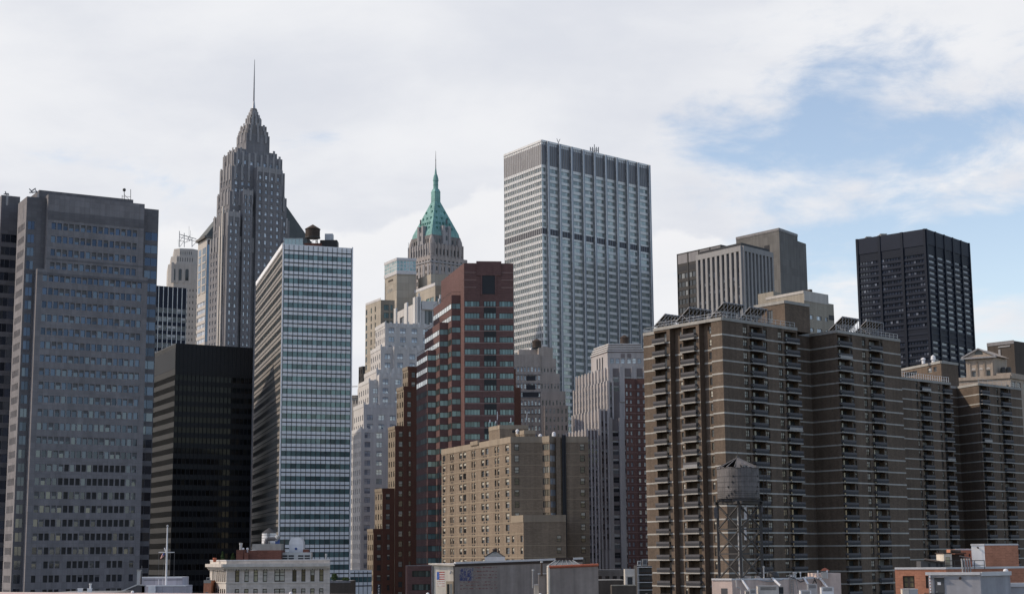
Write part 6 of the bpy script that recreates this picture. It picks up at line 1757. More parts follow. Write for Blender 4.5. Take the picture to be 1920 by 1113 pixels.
def flag_roof():
    D = 230; a, b = at(266.5, 1081, D), at(342, 1081, D)
    B = Bld('roof_house', 'pale panelled roof house with two tiers carrying the flagpole', 'roof house', a)
    za = a.z; zl = zat(a, 1096.5)
    B.block([(a.x, a.y), (b.x, b.y), (b.x, b.y+4.5), (a.x, a.y+4.5)], 0, za, 'mauve_panel', roof='flashing'); B.rib((a.x, a.y), (b.x, b.y), .0, b.x-a.x, za-.14, za+.05, .05, 'white_paint', 'coping')
    B.rib((a.x, a.y), (b.x, b.y), .3, b.x-a.x-.0, za-.45, za-.38, .03, 'line_dark', 'joint')
    c, d = at(274.5, 1097, D-2), at(349, 1096.5, D-2)
    B.block([(c.x, c.y), (d.x, d.y), (d.x, d.y+4.5), (c.x, c.y+4.5)], 0, c.z, 'mauve_panel', roof='flashing'); B.rib((c.x, c.y), (d.x, d.y), 0, d.x-c.x, c.z-.12, c.z+.05, .05, 'white_paint', 'coping')
    e, f = at(278, 1096.8, D-2.7), at(291, 1096.8, D-2.7); B.block([(e.x, e.y), (f.x, f.y), (f.x, f.y+.6), (e.x, e.y+.6)], 0, e.z-.05, 'white_paint', roof='flashing')
    for x in (285, 293): B.part('downpipe', 'white_paint').bar(at(x+12.5, 1085, D-.1), at(x+12.5, 1096, D-.1), .08)
    # flagpole with yard and gaff
    p = at(311.2, 1092, D-.6); zt = zat(p, 987.5)
    T = thing('flagpole', 'white flagpole with a cross yard and short gaff on the panelled roof house', 'flagpole', (p.x, p.y, c.z))
    s = MB(); s.lathe((p.x, p.y), [(.14, c.z-.1), (.13, zat(p, 1040)), (.085, zt-.1), (.085, zt)], 10); s.build('pole', 'white_paint', T)
    s = MB(); s.lathe((p.x, p.y), [(.05, zt), (.16, zt+.12), (.16, zt+.22), (.03, zt+.34)], 10); s.build('ball', 'galvanised', T)
    y0, y1 = at(297.5, 1034.6, D-.6), at(327, 1034.6, D-.6); s = MB(); s.tube(y0, y1, .055, n=8); s.build('yard', 'white_paint', T)
    s = MB(); s.tube(at(312, 1036, D-.6), at(308.3, 1026.3, D-.6), .09, .07, 8); s.build('gaff', 'white_paint', T)
    s = MB()
    for (x0, yy0, x1, yy1) in ((297.7, 1035, 296.8, 1081), (327, 1035, 326, 1081), (310, 1030, 304.8, 1081), (320, 1035, 316, 1081)): s.bar(at(x0, yy0, D-.6), at(x1, yy1, D-.1), .028)
    s.build('stay', 'steel_grey', T)
    # drooping flag
    T = thing('flag', 'small stars and stripes flag hanging from the yard of the flagpole', 'flag', at(305, 1036, D-.6))
    s = MB(); random.seed(2)
    A_, B_, C_, D_ = at(303.5, 1036.5, D-.6), at(309, 1036.2, D-.6), at(307.5, 1042.5, D-.6), at(300, 1047.2, D-.6)
    nu, nv = 13, 6
    def fp(u, v):
        q = (A_*(1-u)+B_*u)*(1-v)+(D_*(1-u)+C_*u)*v; q = q.copy(); q.y += .10*math.sin(u*9+v*2); return q
    for i in range(nu):
        for j in range(nv):
            blue = j < 3 and i >= 6; mi = 2 if blue else (0 if i % 2 == 0 else 1)
            s.poly([fp(i/nu, (j+1)/nv), fp((i+1)/nu, (j+1)/nv), fp((i+1)/nu, j/nv), fp(i/nu, j/nv)], mi)
    s.build('cloth', ['flag_red', 'flag_white', 'flag_blue'], T)
    # chimney and sloping roof to the left
    g, h = at(257.2, 1068, D+1), at(262.6, 1068, D+1)
    T = thing('chimney', 'tall narrow grey chimney left of the panelled roof house', 'chimney', (g.x, g.y, zat(g, 1097))); s = MB(); s.obox(g, (h.x-g.x, 0), (0, .5), zat(g, 1100), g.z-.12); s.build('shaft', 'galvanised', T)
    s = MB(); s.obox((g.x-.05, g.y-.05), (h.x-g.x+.1, 0), (0, .6), g.z-.12, g.z+.05); s.build('cap', 'concrete', T)
    s = MB(); q = at(266, 1060, D+1); s.bar(q, at(266, 1097, D+1), .05); T = s.build('aerial_rod', 'steel_grey'); tag(T, 'thin aerial rod between the chimney and the panelled roof house', 'aerial')
    B = Bld('gabled_house', 'dark sloping metal roof below the narrow chimney', 'building', at(245, 1100, D))
    q0, q1, q2, q3 = at(215, 1113, D), at(258, 1095, D), at(271.5, 1096.5, D), at(271.5, 1125, D); bk = Vector((0, 7, 0)); s = B.part('roof', 'rail_grey')
    lo0, lo3 = Vector((q0.x, q0.y, q0.z-2)), Vector((q2.x, q2.y, q0.z-2))
    s.poly([q0, lo3, q2, q1]); s.poly([q1, q2, q2+bk, q1+bk]); s.poly([q0, q1, q1+bk, q0+bk]); s.poly([q2, lo3, lo3+bk, q2+bk])
    B.wall.prism([(q0.x, q0.y+.02), (q2.x, q2.y+.02), (q2.x, q2.y+7), (q0.x, q0.y+7)], 0, q0.z-2, B.mi('dark_brick'))
    s = B.part('verge', 'galvanised'); s.bar(q0, q1, .25, .18); s.bar(q1, q2, .22, .16)
    # white vents poking up at the left
    for (x0, x1, yt, lab) in ((145.5, 153.5, 1102, 'low white double vent at the bottom left'), (163.5, 171, 1102, 'white vent with a tall capped pipe at the bottom left')):
        a, b = at(x0, yt, 200), at(x1, yt, 200); T = thing('roof_vent', lab, 'vent', (a.x, a.y, a.z-1.5), 'white vents at the bottom left'); s = MB(); s.obox(a, (b.x-a.x, 0), (0, .5), a.z-1.6, a.z-.1); s.build('body', 'white_paint', T); s = MB(); s.obox((a.x-.03, a.y-.03), (b.x-a.x+.06, 0), (0, .56), a.z-.1, a.z); s.build('cap', 'white_paint', T)
        if x0 > 160: s = MB(); q = at(169.5, 1102, 200.2); s.lathe((q.x, q.y), [(.12, q.z-.05), (.12, zat(q, 1095)), (.19, zat(q, 1094.6)), (.19, zat(q, 1093))], 8); s.build('pipe', 'white_paint', T)
    B = Bld('low_building', 'flat roofed low building under the white vents at the bottom left', 'building', at(150, 1113, 198)); a, b = at(90, 1110.5, 198), at(215, 1110.5, 198); B.block([(a.x, a.y), (b.x, b.y), (b.x, b.y+10), (a.x, a.y+10)], 0, a.z, 'stucco_grey')
flag_roof()

def mural_house():
    D = 200; N = at(852.5, 1056.5, D); z1 = N.z
    B = Bld('low_building', 'near stuccoed roof building with two faded painted stars and stripes flags on its walls', 'building', N)
    L = side(N, 810.5, 1056, 158.); R = side(N, 1092, 1046, 36.); LL, LR = dist2(N, L), dist2(N, R); zR = zat(R, 1047.5)
    F = Vector((L[0]+R[0]-N[0], L[1]+R[1]-N[1], 0))
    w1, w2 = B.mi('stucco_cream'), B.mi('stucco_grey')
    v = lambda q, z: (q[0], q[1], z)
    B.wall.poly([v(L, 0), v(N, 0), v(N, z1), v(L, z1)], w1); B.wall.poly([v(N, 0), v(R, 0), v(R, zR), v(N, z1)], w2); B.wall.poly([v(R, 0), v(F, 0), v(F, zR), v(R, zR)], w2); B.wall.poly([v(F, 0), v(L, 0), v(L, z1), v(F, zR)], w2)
    B.part('roof', 'flashing').poly([v(L, z1), v(N, z1), v(R, zR), v(F, zR)])
    # fascia boards and white flashing
    s = B.part('fascia', 'fascia_dark'); s.bar(v(N, z1-.16), v(R, zR-.16), .16, .34)
    s = B.part('gutter', 'stucco_cream'); d = (Vector(N[:2])-Vector(L[:2])).normalized(); n = Vector((d.y, -d.x)); a = Vector(L[:2])-d*.4+n*.12; b = Vector(N[:2])+d*.05+n*.12
    s.bar((a.x, a.y, z1+.02), (b.x, b.y, z1-.12), .34, .2)
    s = B.part('flashing', 'flashing'); s.bar(v(N, z1+.12), v(R, zR+.12), .36, .24); s.bar(v(L, z1+.07), v(N, z1+.06), .30, .1)
    s = B.part('downpipe', 'fascia_dark'); q = Vector(N[:2])+n*.08-d*.06; s.bar((q.x, q.y, 10), (q.x, q.y, z1-.2), .12); q = Vector(L[:2])+n*.08+d*.12; s.bar((q.x, q.y, 10), (q.x, q.y, z1-.25), .12)
    q = Vector(L[:2])+n*.06+d*.02; B.part('corner_board', 'flashing').bar((q.x, q.y, 10), (q.x, q.y, z1-.25), .1)
    # painted flags, worn
    random.seed(11)
    U = lambda x: uof(L, N, 680+x/6, 1080); Zy = lambda P, y: zat(P, 980+y/6)
    def ribbon(P, Q, u0, u1, z0, z1_, mat, name, par, pr, label=None, jag=.10):
        a = Vector(P[:2]); d_ = (Vector(Q[:2])-a).normalized(); n_ = Vector((d_.y, -d_.x)); k = max(3, int((u1-u0)/.22)); s = MB(); h = z1_-z0
        lo = [z0+h*random.uniform(0, jag) for _ in range(k+1)]; hi = [z1_-h*random.uniform(0, jag) for _ in range(k+1)]
        for i in range(k):
            q0, q1 = a+d_*(u0+(u1-u0)*i/k)+n_*pr, a+d_*(u0+(u1-u0)*(i+1)/k)+n_*pr
            s.poly([(q0.x, q0.y, lo[i]), (q1.x, q1.y, lo[i+1]), (q1.x, q1.y, hi[i+1]), (q0.x, q0.y, hi[i])])
        return s.build(name, mat, par, label=label)
    zt, zb = Zy(N, 545), Zy(N, 712); hs = (zt-zb)/13
    fl = ribbon(L, N, U(836), U(922), zb, zt, 'flag_white', 'painted_flag', B.e, .006, 'small bright painted flag on the sunlit wall', .01)
    for k in range(7): ribbon(L, N, U(836), U(922), zt-(2*k+1)*hs, zt-2*k*hs, 'flag_red' if k < 4 else 'faded_red', 'stripe', fl, .012)
    ribbon(L, N, U(835), U(863), zt-7*hs, zt, 'flag_blue', 'canton', fl, .018, None, .02)
    Un = lambda x: uof(N, R, 680+x/6, 1075)
    zt, zb = Zy(N, 503), Zy(N, 655)
    fl = ribbon(N, R, Un(1090), Un(1242), zb, zt, 'mural_blue', 'painted_flag', B.e, .012, 'large faded painted flag on the shaded wall', .05)
    for k, y in enumerate((505, 548, 590, 622, 662, 700, 738)):
        yy = Zy(N, y+(5 if k > 3 else 0)); ribbon(N, R, Un(1255 if k < 4 else 1098), Un(1512), yy-.07, yy+.14, 'mural_red', 'stripe', fl, .012, None, .4)
    # door with two leaves, wall lamp
    u0, u1 = U(940), U(1022); a = Vector(L[:2])+d*u0+n*.06; zt = zat(N, 1088.5)
    s = MB(); s.obox(a, d*(u1-u0), -n*.1, 34.0, zt); dr = s.build('door', 'tan_line', B.e)
    for f in (.14, .54):
        s = MB(); q = a+d*((u1-u0)*f)+n*.02; s.obox(q, d*((u1-u0)*.30), -n*.03, 34.2, zt-.35); s.build('pane', 'glass_dark', dr)
    s = MB(); q = Vector(L[:2])+d*U(1000)+n*.02; zz = zat(N, 1071); s.bar((q.x, q.y, zz), (q.x+n.x*.3, q.y+n.y*.3, zz+.08), .1); s.lathe((q.x+n.x*.3, q.y+n.y*.3), [(.12, zz-.28), (.10, zz-.1), (.05, zz+.06)], 10); s.build('wall_lamp', 'steel_grey', B.e)
    # skylight on the roof
    c = at(928, 1049, D+18); T = thing('skylight', 'small glazed pyramid skylight with a dark finial on the painted flag building', 'skylight', (c.x, c.y, c.z-.4))
    w = 18.5/FPX*(D+18)*1.0; z0 = zat(c, 1047); zk = zat(c, 1043); zp = zat(c, 1033)
    q = [(c.x-w, c.y-w), (c.x+w, c.y-w), (c.x+w, c.y+w), (c.x-w, c.y+w)]; s = MB(); s.prism(q, c.z-1.0, zk); s.build('kerb', 'flashing', T)
    sc = lambda k: [(c.x+(x-c.x)*k, c.y+(y-c.y)*k) for x, y in q]
    s = MB(); s.frustum(sc(.98), zk, sc(.14), zp); s.build('glazing', 'glass_roof', T)
    s = MB()
    for (x, y) in sc(1.0): s.bar((x, y, zk), (c.x+(x-c.x)*.14, c.y+(y-c.y)*.14, zp+.03), .09)
    s.lathe((c.x, c.y), [(.30, zp-.05), (.30, zp+.18), (.38, zp+.2), (.32, zp+.34), (.1, zp+.42)], 12); s.build('finial', 'fascia_dark', T)
    # grey addition in front with terracotta coping
    D2 = 188; N2 = at(1028.5, 1063, D2); B = Bld('low_building', 'grey rendered wall block with a terracotta tile coping and rusty stains', 'building', N2)
    R2 = side(N2, 1121.5, 1057, 14.); L2 = side(N2, 1025, 1063, 125.); zz = N2.z; zr = zat(R2, 1059)
    F2 = Vector((L2[0]+R2[0]-N2[0], L2[1]+R2[1]-N2[1])); g1 = B.mi('stucco_grey'); g2 = B.mi('stucco_cream')
    B.wall.poly([v(N2, 0), v(R2, 0), v(R2, zr), v(N2, zz)], g1); B.wall.poly([v(L2, 0), v(N2, 0), v(N2, zz), v(L2, zz)], g2); B.wall.poly([v(R2, 0), v(F2, 0), v(F2, zr), v(R2, zr)], g1); B.wall.poly([v(F2, 0), v(L2, 0), v(L2, zz), v(F2, zr)], g1); B.part('roof', 'roof_grey').poly([v(L2, zz), v(N2, zz), v(R2, zr), v(F2, zr)])
    s = B.part('tile_coping', 'terracotta'); s.tube(v(N2, zz+.05), v(R2, zr+.05), .17, n=10)
    for k in range(5):
        q = Vector(v(N2, zz+.05)).lerp(Vector(v(R2, zr+.05)), (k+.15)/4.7); q2 = Vector(v(N2, zz+.05)).lerp(Vector(v(R2, zr+.05)), (k+.18)/4.7); s.tube(q, q2, .20, n=10)
    s = B.part('corner_post', 'stucco_cream'); s.lathe((N2.x, N2.y), [(.16, 0), (.16, zz+.12), (.05, zz+.22)], 10)
    dN = (Vector(R2[:2])-Vector(N2[:2])).normalized()
    for (x0, x1, y, hgt, ins, mt) in ((1010, 1027.5, 1075.5, 0, .8, 'stucco_grey'), (1001.5, 1010.5, 1096, 0, 1.4, 'stucco_cream')):
        a, b = at(x0, y, D2+ins), at(x1, y, D2+ins); B.block([(a.x, a.y), (b.x, b.y), (b.x, b.y+2), (a.x, a.y+2)], 0, a.z, mt); B.rib((a.x, a.y), (b.x, b.y), -.1, b.x-a.x, a.z-.02, a.z+.12, .1, 'flashing', 'coping')
    for (x, y0, y1, lab) in ((1015.5, 1074, 1052, 'tall rusty flue pipe beside the terracotta coping'), (999.5, 1096, 1067.5, 'short double flue pipe left of the grey wall block')):
        c = at(x, y0, D2+.5); T = thing('flue_pipe', lab, 'flue', (c.x, c.y, c.z)); s = MB(); s.tube(c-Vector((0, 0, .3)), at(x, y1, D2+.5), .12, n=10); s.build('pipe', 'steel_grey' if x < 1005 else 'wood_dark', T)
        s = MB(); q = at(x, y1+2, D2+.5); s.tube(q, q+Vector((0, 0, .2)), .16, n=10); s.build('collar', 'galvanised', T)
    c = at(1058, 1056, D2+7); T = thing('skylight', 'wide hipped glass skylight with a dark ridge cap behind the terracotta coping', 'skylight', (c.x, c.y, c.z-.6))
    a, b = at(1026, 1061, D2+5), at(1092, 1057, D2+5); z0 = zat(c, 1061); zp = zat(c, 1049); cx = (a.x+b.x)/2; w = (b.x-a.x)/2
    q = [(cx-w, c.y-2.4), (cx+w, c.y-2.4), (cx+w, c.y+2.4), (cx-w, c.y+2.4)]; k = [(cx-w*.45, c.y-.5), (cx+w*.45, c.y-.5), (cx+w*.45, c.y+.5), (cx-w*.45, c.y+.5)]
    s = MB(); s.frustum(q, z0, k, zp); s.build('glazing', 'glass_roof', T); s = MB()
    for i in range(4): s.bar((*q[i], z0), (*k[i], zp), .1)
    for f in (.2, .4, .6, .8): s.bar((q[0][0]+2*w*f, q[0][1], z0+.02), (k[0][0]+(k[1][0]-k[0][0])*f, k[0][1], zp+.02), .07)
    s.build('glazing_bar', 'skylight_frame', T); s = MB(); s.prism([(cx+(x-cx)*1.1, c.y+(y-c.y)*1.2) for x, y in k], zp-.05, zat(c, 1044.5), bottom=True); s.build('ridge_cap', 'fascia_dark', T)
mural_house()

def middle_low():
    """small buildings seen low down between the tan block and the brown apartments"""
    D = 300
    def blk(name, lab, x0, x1, y, DD, mat, dep=10, **k):
        a, b = at(x0, y, DD), at(x1, y, DD); B = Bld(name, lab, 'building', (a.x, a.y)); B.block([(a.x, a.y), (b.x, b.y), (b.x, b.y+dep), (a.x, a.y+dep)], 0, a.z, mat, k or None); return B, a, b
    B, a, b = blk('stair_house', 'small cream roof house with a dark doorway beside the brown apartments', 1172, 1190, 1066, 300, 'limestone_pale', 4)
    B.rib(a, b, .45, b.x-a.x-.45, zat(a, 1095), zat(a, 1081), .03, 'line_dark', 'doorway'); B.rib(a, b, .0, b.x-a.x, zat(a, 1080), zat(a, 1078.5), .15, 'limestone_pale', 'lintel')
    B.rib(a, b, .0, .3, zat(a, 1095), zat(a, 1080), .12, 'limestone_pale', 'pilaster'); B.rib(a, b, b.x-a.x-.3, b.x-a.x, zat(a, 1095), zat(a, 1080), .12, 'limestone_pale', 'pilaster')
    B, a, b = blk('brick_building', 'low dark red brick wall building below the cream roof house', 1147, 1193, 1096.5, 296, 'dark_brick', 4); B.rib(a, b, 0, b.x-a.x, a.z-.1, a.z+.12, .1, 'sand_brick', 'coping')
    B, a, b = blk('low_building', 'low tan base building at the foot of the striped deco tower', 1122, 1172, 1087, 318, 'dark_brick', 14)
    B, a, b = blk('parking_rack', 'dark open decked structure with pale deck edges beside the brown apartments', 1194, 1222, 1060, 312, 'steel_dark', 8)
    for k in range(5):
        y = 1062+k*14.2; B.rib(a, b, 0, b.x-a.x, zat(a, y+1.0), zat(a, y), .8, 'flashing', 'deck_edge'); B.rib(a, b, 0, .35, zat(a, y+14), zat(a, y), .7, 'steel_grey', 'post')
        for i in range(6): B.rib(a, b, .6+i*.42, .85+i*.42, zat(a, y+12), zat(a, y+9), .5, 'wood_dark', 'stored_item')
    q0, q1 = at(1195.5, 1057, 313), at(1202, 1050.5, 313); T = thing('air_conditioner', 'left pale box unit on top of the dark decked structure', 'air unit', (q0.x, q0.y, a.z)); s = MB(); s.obox(q0, (q1.x-q0.x, 0), (0, 1), a.z-.02, q1.z); s.build('casing', 'galvanised', T); s = MB(); s.obox((q0.x+.1, q0.y-.03), (q1.x-q0.x-.2, 0), (0, .08), a.z+.25, q1.z-.15); s.build('grille', 'rail_grey', T)
    q0, q1 = at(1205, 1057, 314), at(1213, 1047, 314); T = thing('air_conditioner', 'taller right box unit on top of the dark decked structure', 'air unit', (q0.x, q0.y, a.z)); s = MB(); s.obox(q0, (q1.x-q0.x, 0), (0, 1), a.z-.02, q1.z); s.build('casing', 'steel_grey', T); s = MB(); s.obox((q0.x+.1, q0.y-.03), (q1.x-q0.x-.2, 0), (0, .08), a.z+.3, q1.z-.2); s.build('grille', 'rail_grey', T)
    # tan base of the deco tower
    B, a, b = blk('low_building', 'plain grey brown podium behind the low dark buildings', 1098, 1172, 1068, 430, 'greybrown_brick', 20)
    for i in range(5): B.rib(a, b, 1.2+i*2.0, 2.3+i*2.0, a.z-4.4, a.z-1.6, .03, 'glass_dark', 'window')
    # parking sign
    c = at(710.5, 1095, 470); T = thing('vertical_sign', 'black vertical sign lettered PARK in white on the red brick loft building', 'sign', (c.x, c.y, zat(c, 1120)))
    a, b = at(707, 1120, 470), at(714, 1094, 470); s = MB(); s.obox((a.x, a.y), (b.x-a.x, 0), (0, .4), a.z, b.z); pn = s.build('panel', 'sign_black', T)
    hh = (zat(c, 1095.2)-zat(c, 1113.5))/4
    for k, ch in enumerate('PARK'):
        cu = bpy.data.curves.new('letter', 'FONT'); cu.body = ch; cu.size = hh*1.15; cu.align_x = 'CENTER'; cu.extrude = .01; cu.materials.append(MATS['letter_white'])
        o_ = bpy.data.objects.new('letter', cu); COL.objects.link(o_); bpy.context.view_layer.update()
        me = bpy.data.meshes.new_from_object(o_.evaluated_get(bpy.context.evaluated_depsgraph_get())); bpy.data.objects.remove(o_)
        o = bpy.data.objects.new('letter', me); COL.objects.link(o); o.parent = pn
        off_ = parent_loc(pn); o.location = (c.x-off_.x, a.y-.03-off_.y, zat(c, 1095.2)-(k+1)*hh+hh*.1-off_.z); o.rotation_euler = (math.pi/2, 0, 0)
middle_low()

def pink_roof():
    D = 190; N = at(1372.5, 1085.3, D); z1 = N.z; L = side(N, 1334.5, 1084, 150.); R = side(N, 1560, 1083, 22.)
    B = Bld('low_building', 'pink stuccoed building under the legs of the big water tower', 'building', N)
    LL, LR = dist2(N, L), dist2(N, R); U = lambda x, y=1095: uof(N, R, x, y)
    B.block(quad4(N, L, R), 0, z1, 'stucco_pink', roof='flashing')
    B.rib(L, N, 0, LL, z1-.1, z1+.12, .1, 'flashing', 'coping'); B.rib(N, R, 0, LR, z1-.1, z1+.10, .06, 'flashing', 'coping')
    B.rib(L, N, uof(L, N, 1352, 1100), uof(L, N, 1363.5, 1100), 30, zat(N, 1102), .04, 'door_grey', 'door')
    c = off(R, 22, -1.5); P2 = side(c, 1573.5, 1075, 22.); B.block(quad4(off(c, 112, -.3), off(c, 112, 3), off(P2, 112, -.3)), 0, zat(c, 1073.5), 'stucco_pink', roof='flashing')
    B.rib(N, R, U(1459), U(1468), zat(N, 1117), zat(N, 1101), .05, 'line_dark', 'opening')
    s = B.part('ladder', 'steel_grey')
    a_ = Vector(N[:2]); d = (Vector(R[:2])-a_).normalized(); n = Vector((d.y, -d.x)); pt = lambda x, y, o=.15: (*(a_+d*U(x)+n*o), zat(a_+d*U(x), y))
    s.bar(pt(1480, 1074), pt(1480, 1113), .06); s.bar(pt(1486, 1074), pt(1486, 1113), .06)
    for k in range(12): s.bar(pt(1480, 1076+k*3.1), pt(1486, 1076+k*3.1), .04)
    # slanted white pipes
    for k, (x0, y0, x1, y1, lab) in enumerate(((1390.5, 1087, 1398, 1112, 'leftmost'), (1448, 1084, 1452.5, 1097, 'shortest'), (1506.5, 1083, 1512, 1107, 'longest, next to the ladder,'), (1536, 1083, 1541.5, 1102, 'rightmost'))):
        T = thing('slanted_pipe', lab+' slanting white pipe in front of the pink wall', 'pipe', pt(x0, y0), 'slanting white pipes on the pink roof'); s = MB(); s.tube(pt(x0, y0, .2), pt(x1, y1, 1.3), .14, n=10); s.build('pipe', 'white_paint', T)
        s = MB(); s.tube(pt(x0, y0, .0), pt(x0, y0, .28), .17, n=10); s.build('collar', 'galvanised', T)
    # roof units in front of and on the roof
    Bf = Bld('low_building', 'flat lower roof crowded with machines in front of the pink building', 'building', at(1450, 1113, 180)); a, b = at(1370, 1116, 178), at(1576, 1116, 178); Bf.block([(a.x, a.y), (b.x, b.y), (b.x, b.y+6), (a.x, a.y+6)], 0, a.z, 'roof_grey')
    for (x0, x1, yt, DD, dep, mat, lab) in ((1406, 1417, 1104, 180, .8, 'galvanised', 'square metal duct box left of the big beige air unit'), (1398, 1406, 1107, 180.5, .8, 'limestone_pale', 'small cream box at the left of the roof machines'), (1421, 1460, 1098, 181, 1.2, 'limestone_pale', 'big beige air unit with a louvred front below the pink wall'),
            (1501, 1521, 1106, 180, 1.0, 'white_paint', 'pale white cabinet right of the roof ladder'), (1515, 1532, 1094.5, 182, .8, 'galvanised', 'grey cooling box with a round pipe coil'), (1540, 1563, 1100, 181, .9, 'white_paint', 'white roof cabinet at the right of the pink wall')):
        a, b = at(x0, yt, DD), at(x1, yt, DD); T = thing('air_unit', lab, 'air unit', (a.x, a.y, a.z-1), 'machines on the pink roof'); s = MB(); zt = a.z; s.obox(a, (b.x-a.x, 0), (0, dep), at(x0, 1116, 178).z-.02, zt); s.build('casing', mat, T)
        s = MB(); s.obox((a.x-.04, a.y-.04), (b.x-a.x+.08, 0), (0, dep+.08), zt, zt+.05); s.build('lid', 'galvanised', T)
        w = b.x-a.x; s = MB()
        for i in range(5): s.obox((a.x+w*.12, a.y-.02), (w*.76, 0), (0, .05), zt-.42+.07*i, zt-.385+.07*i)
        s.build('grille', 'rail_grey', T)
    for (x, y0, y1, r, mat, lab) in ((1490.5, 1082, 1071, .17, 'galvanised', 'shiny ball topped vent on the pink roof'), (1484, 1083, 1078, .22, 'white_paint', 'low white vent beside the roof ladder'), (1501, 1079, 1071, .06, 'white_paint', 'thin white pipe right of the shiny vent'), (1533.5, 1079, 1068.5, .06, 'white_paint', 'thin white pipe left of the red umbrella'), (1551, 1075, 1068, .07, 'white_paint', 'short white pipe under the red umbrella'), (1432, 1070, 1060, .09, 'limestone_pale', 'short cream pipe hanging beside the tower leg'), (1442, 1103, 1088, .05, 'steel_grey', 'thin dark standpipe over the big beige air unit')):
        c = at(x, y0, D+3.5 if x > 1480 else D+2); T = thing('roof_pipe', lab, 'pipe', (c.x, c.y, z1), 'small pipes on the pink roof'); s = MB(); zt = zat(c, y1); s.lathe((c.x, c.y), [(r, min(z1, c.z)-.05), (r, zt-.25), (r*1.5, zt-.2), (r*1.5, zt-.05), (r*.4, zt)], 10); s.build('pipe', mat, T)
    # dark dome
    c = at(1449, 1078, D+6); T = thing('roof_dome', 'dark rounded tarpaulin covered dome behind the pink parapet', 'dome', (c.x, c.y, z1)); s = MB(); r = 12/FPX*(D+6); s.lathe((c.x, c.y), [(r, z1-.1), (r, z1+.25), (r*.9, z1+.55), (r*.6, z1+.78), (r*.1, z1+.86)], 16); s.build('cover', 'steel_dark', T, smooth=True); s = MB(); s.lathe((c.x, c.y), [(r*1.05, z1-.05), (r*1.05, z1+.06)], 16); s.build('rim', 'wood_dark', T)
    # umbrella and planter
    c = at(1547, 1076, D+4); T = thing('umbrella', 'small red brown parasol on the pink roof', 'umbrella', (c.x, c.y, z1)); zt = zat(c, 1063.5); zl = zat(c, 1069); r = 9/FPX*D
    s = MB(); s.lathe((c.x, c.y), [(r, zl), (r*.5, zl+(zt-zl)*.65), (.03, zt)], 8); s.build('canopy', 'terracotta', T); s = MB(); s.lathe((c.x, c.y), [(.025, z1), (.025, zl+.1)], 6); s.build('pole', 'wood_dark', T)
    c = at(1546, 1078, D+3); T = thing('planter', 'cream square planter under the red brown parasol', 'planter', (c.x-.3, c.y, z1)); s = MB(); s.obox((c.x-.3, c.y), (.62, 0), (0, .5), z1-.02, zat(c, 1072)); s.build('box', 'limestone_pale', T); s = MB(); s.obox((c.x-.33, c.y-.03), (.68, 0), (0, .56), zat(c, 1072), zat(c, 1072)+.05); s.build('rim', 'flashing', T)
    for (x, lab) in ((1394, 'low white curb box on the left of the pink roof'), (1417, 'low cream curb box beside the water tower pipe on the pink roof')):
        a = at(x, 1081, D+6); T = thing('roof_curb', lab, 'roof curb', (a.x, a.y, z1), 'curbs on the pink roof'); s = MB(); s.obox(a, (.9, 0), (0, .8), z1-.02, z1+.22); s.build('base', 'flashing', T); s = MB(); s.obox((a.x-.05, a.y-.05), (1.0, 0), (0, .9), z1+.22, z1+.3); s.build('lid', 'galvanised', T)
    for k, (pts, r, mat, lab) in enumerate((
        (((1475, 1079), (1488, 1083), (1499, 1090), (1512, 1086)), .05, 'steel_dark', 'black cable sagging beside the roof ladder'),
        (((1524, 1083), (1528, 1092), (1525, 1098), (1521, 1093), (1524, 1087)), .07, 'steel_dark', 'black hose loop above the grey cooling box'),
        (((1420, 1086), (1436, 1088.5), (1455, 1088), (1466, 1085)), .06, 'galvanised', 'thin metal pipe run along the pink wall'),
        (((1376, 1086), (1376.5, 1099), (1384, 1103), (1384, 1113)), .06, 'limestone_pale', 'cream drain pipe at the corner of the pink wall'),
        (((1488, 1085), (1489, 1097), (1491, 1109)), .05, 'steel_grey', 'grey conduit right of the roof ladder'))):
        T = thing('cable' if 'cable' in lab or 'hose' in lab else 'pipe', lab, 'pipe', pt(*pts[0])); s = MB()
        for a, b in zip(pts, pts[1:]): s.tube(pt(*a, .25+.1*k), pt(*b, .25+.1*k), r, n=8)
        s.build('run', mat, T)
    for (x0, x1, y, lab, mat) in ((1462, 1478, 1079, 'flat dark tar paper bundle on the pink roof behind the ladder', 'wood_dark'), (1384, 1402, 1082, 'flat grey board lying on the left of the pink roof', 'steel_grey'), (1508, 1530, 1077.5, 'bright metal sheet lying on the right of the pink roof', 'flashing')):
        a, b = at(x0, y, D+5), at(x1, y, D+5); m_ = MB(); m_.obox((a.x, a.y), (b.x-a.x, .2), (-.1, 1.2), z1-.02, z1+.10); m_.obox((a.x+.2, a.y+.1), ((b.x-a.x)*.6, 0), (0, .7), z1+.10, z1+.17); o = m_.build('roof_sheet', mat); tag(o, lab, 'sheet')
    return z1
pinkZ = pink_roof()

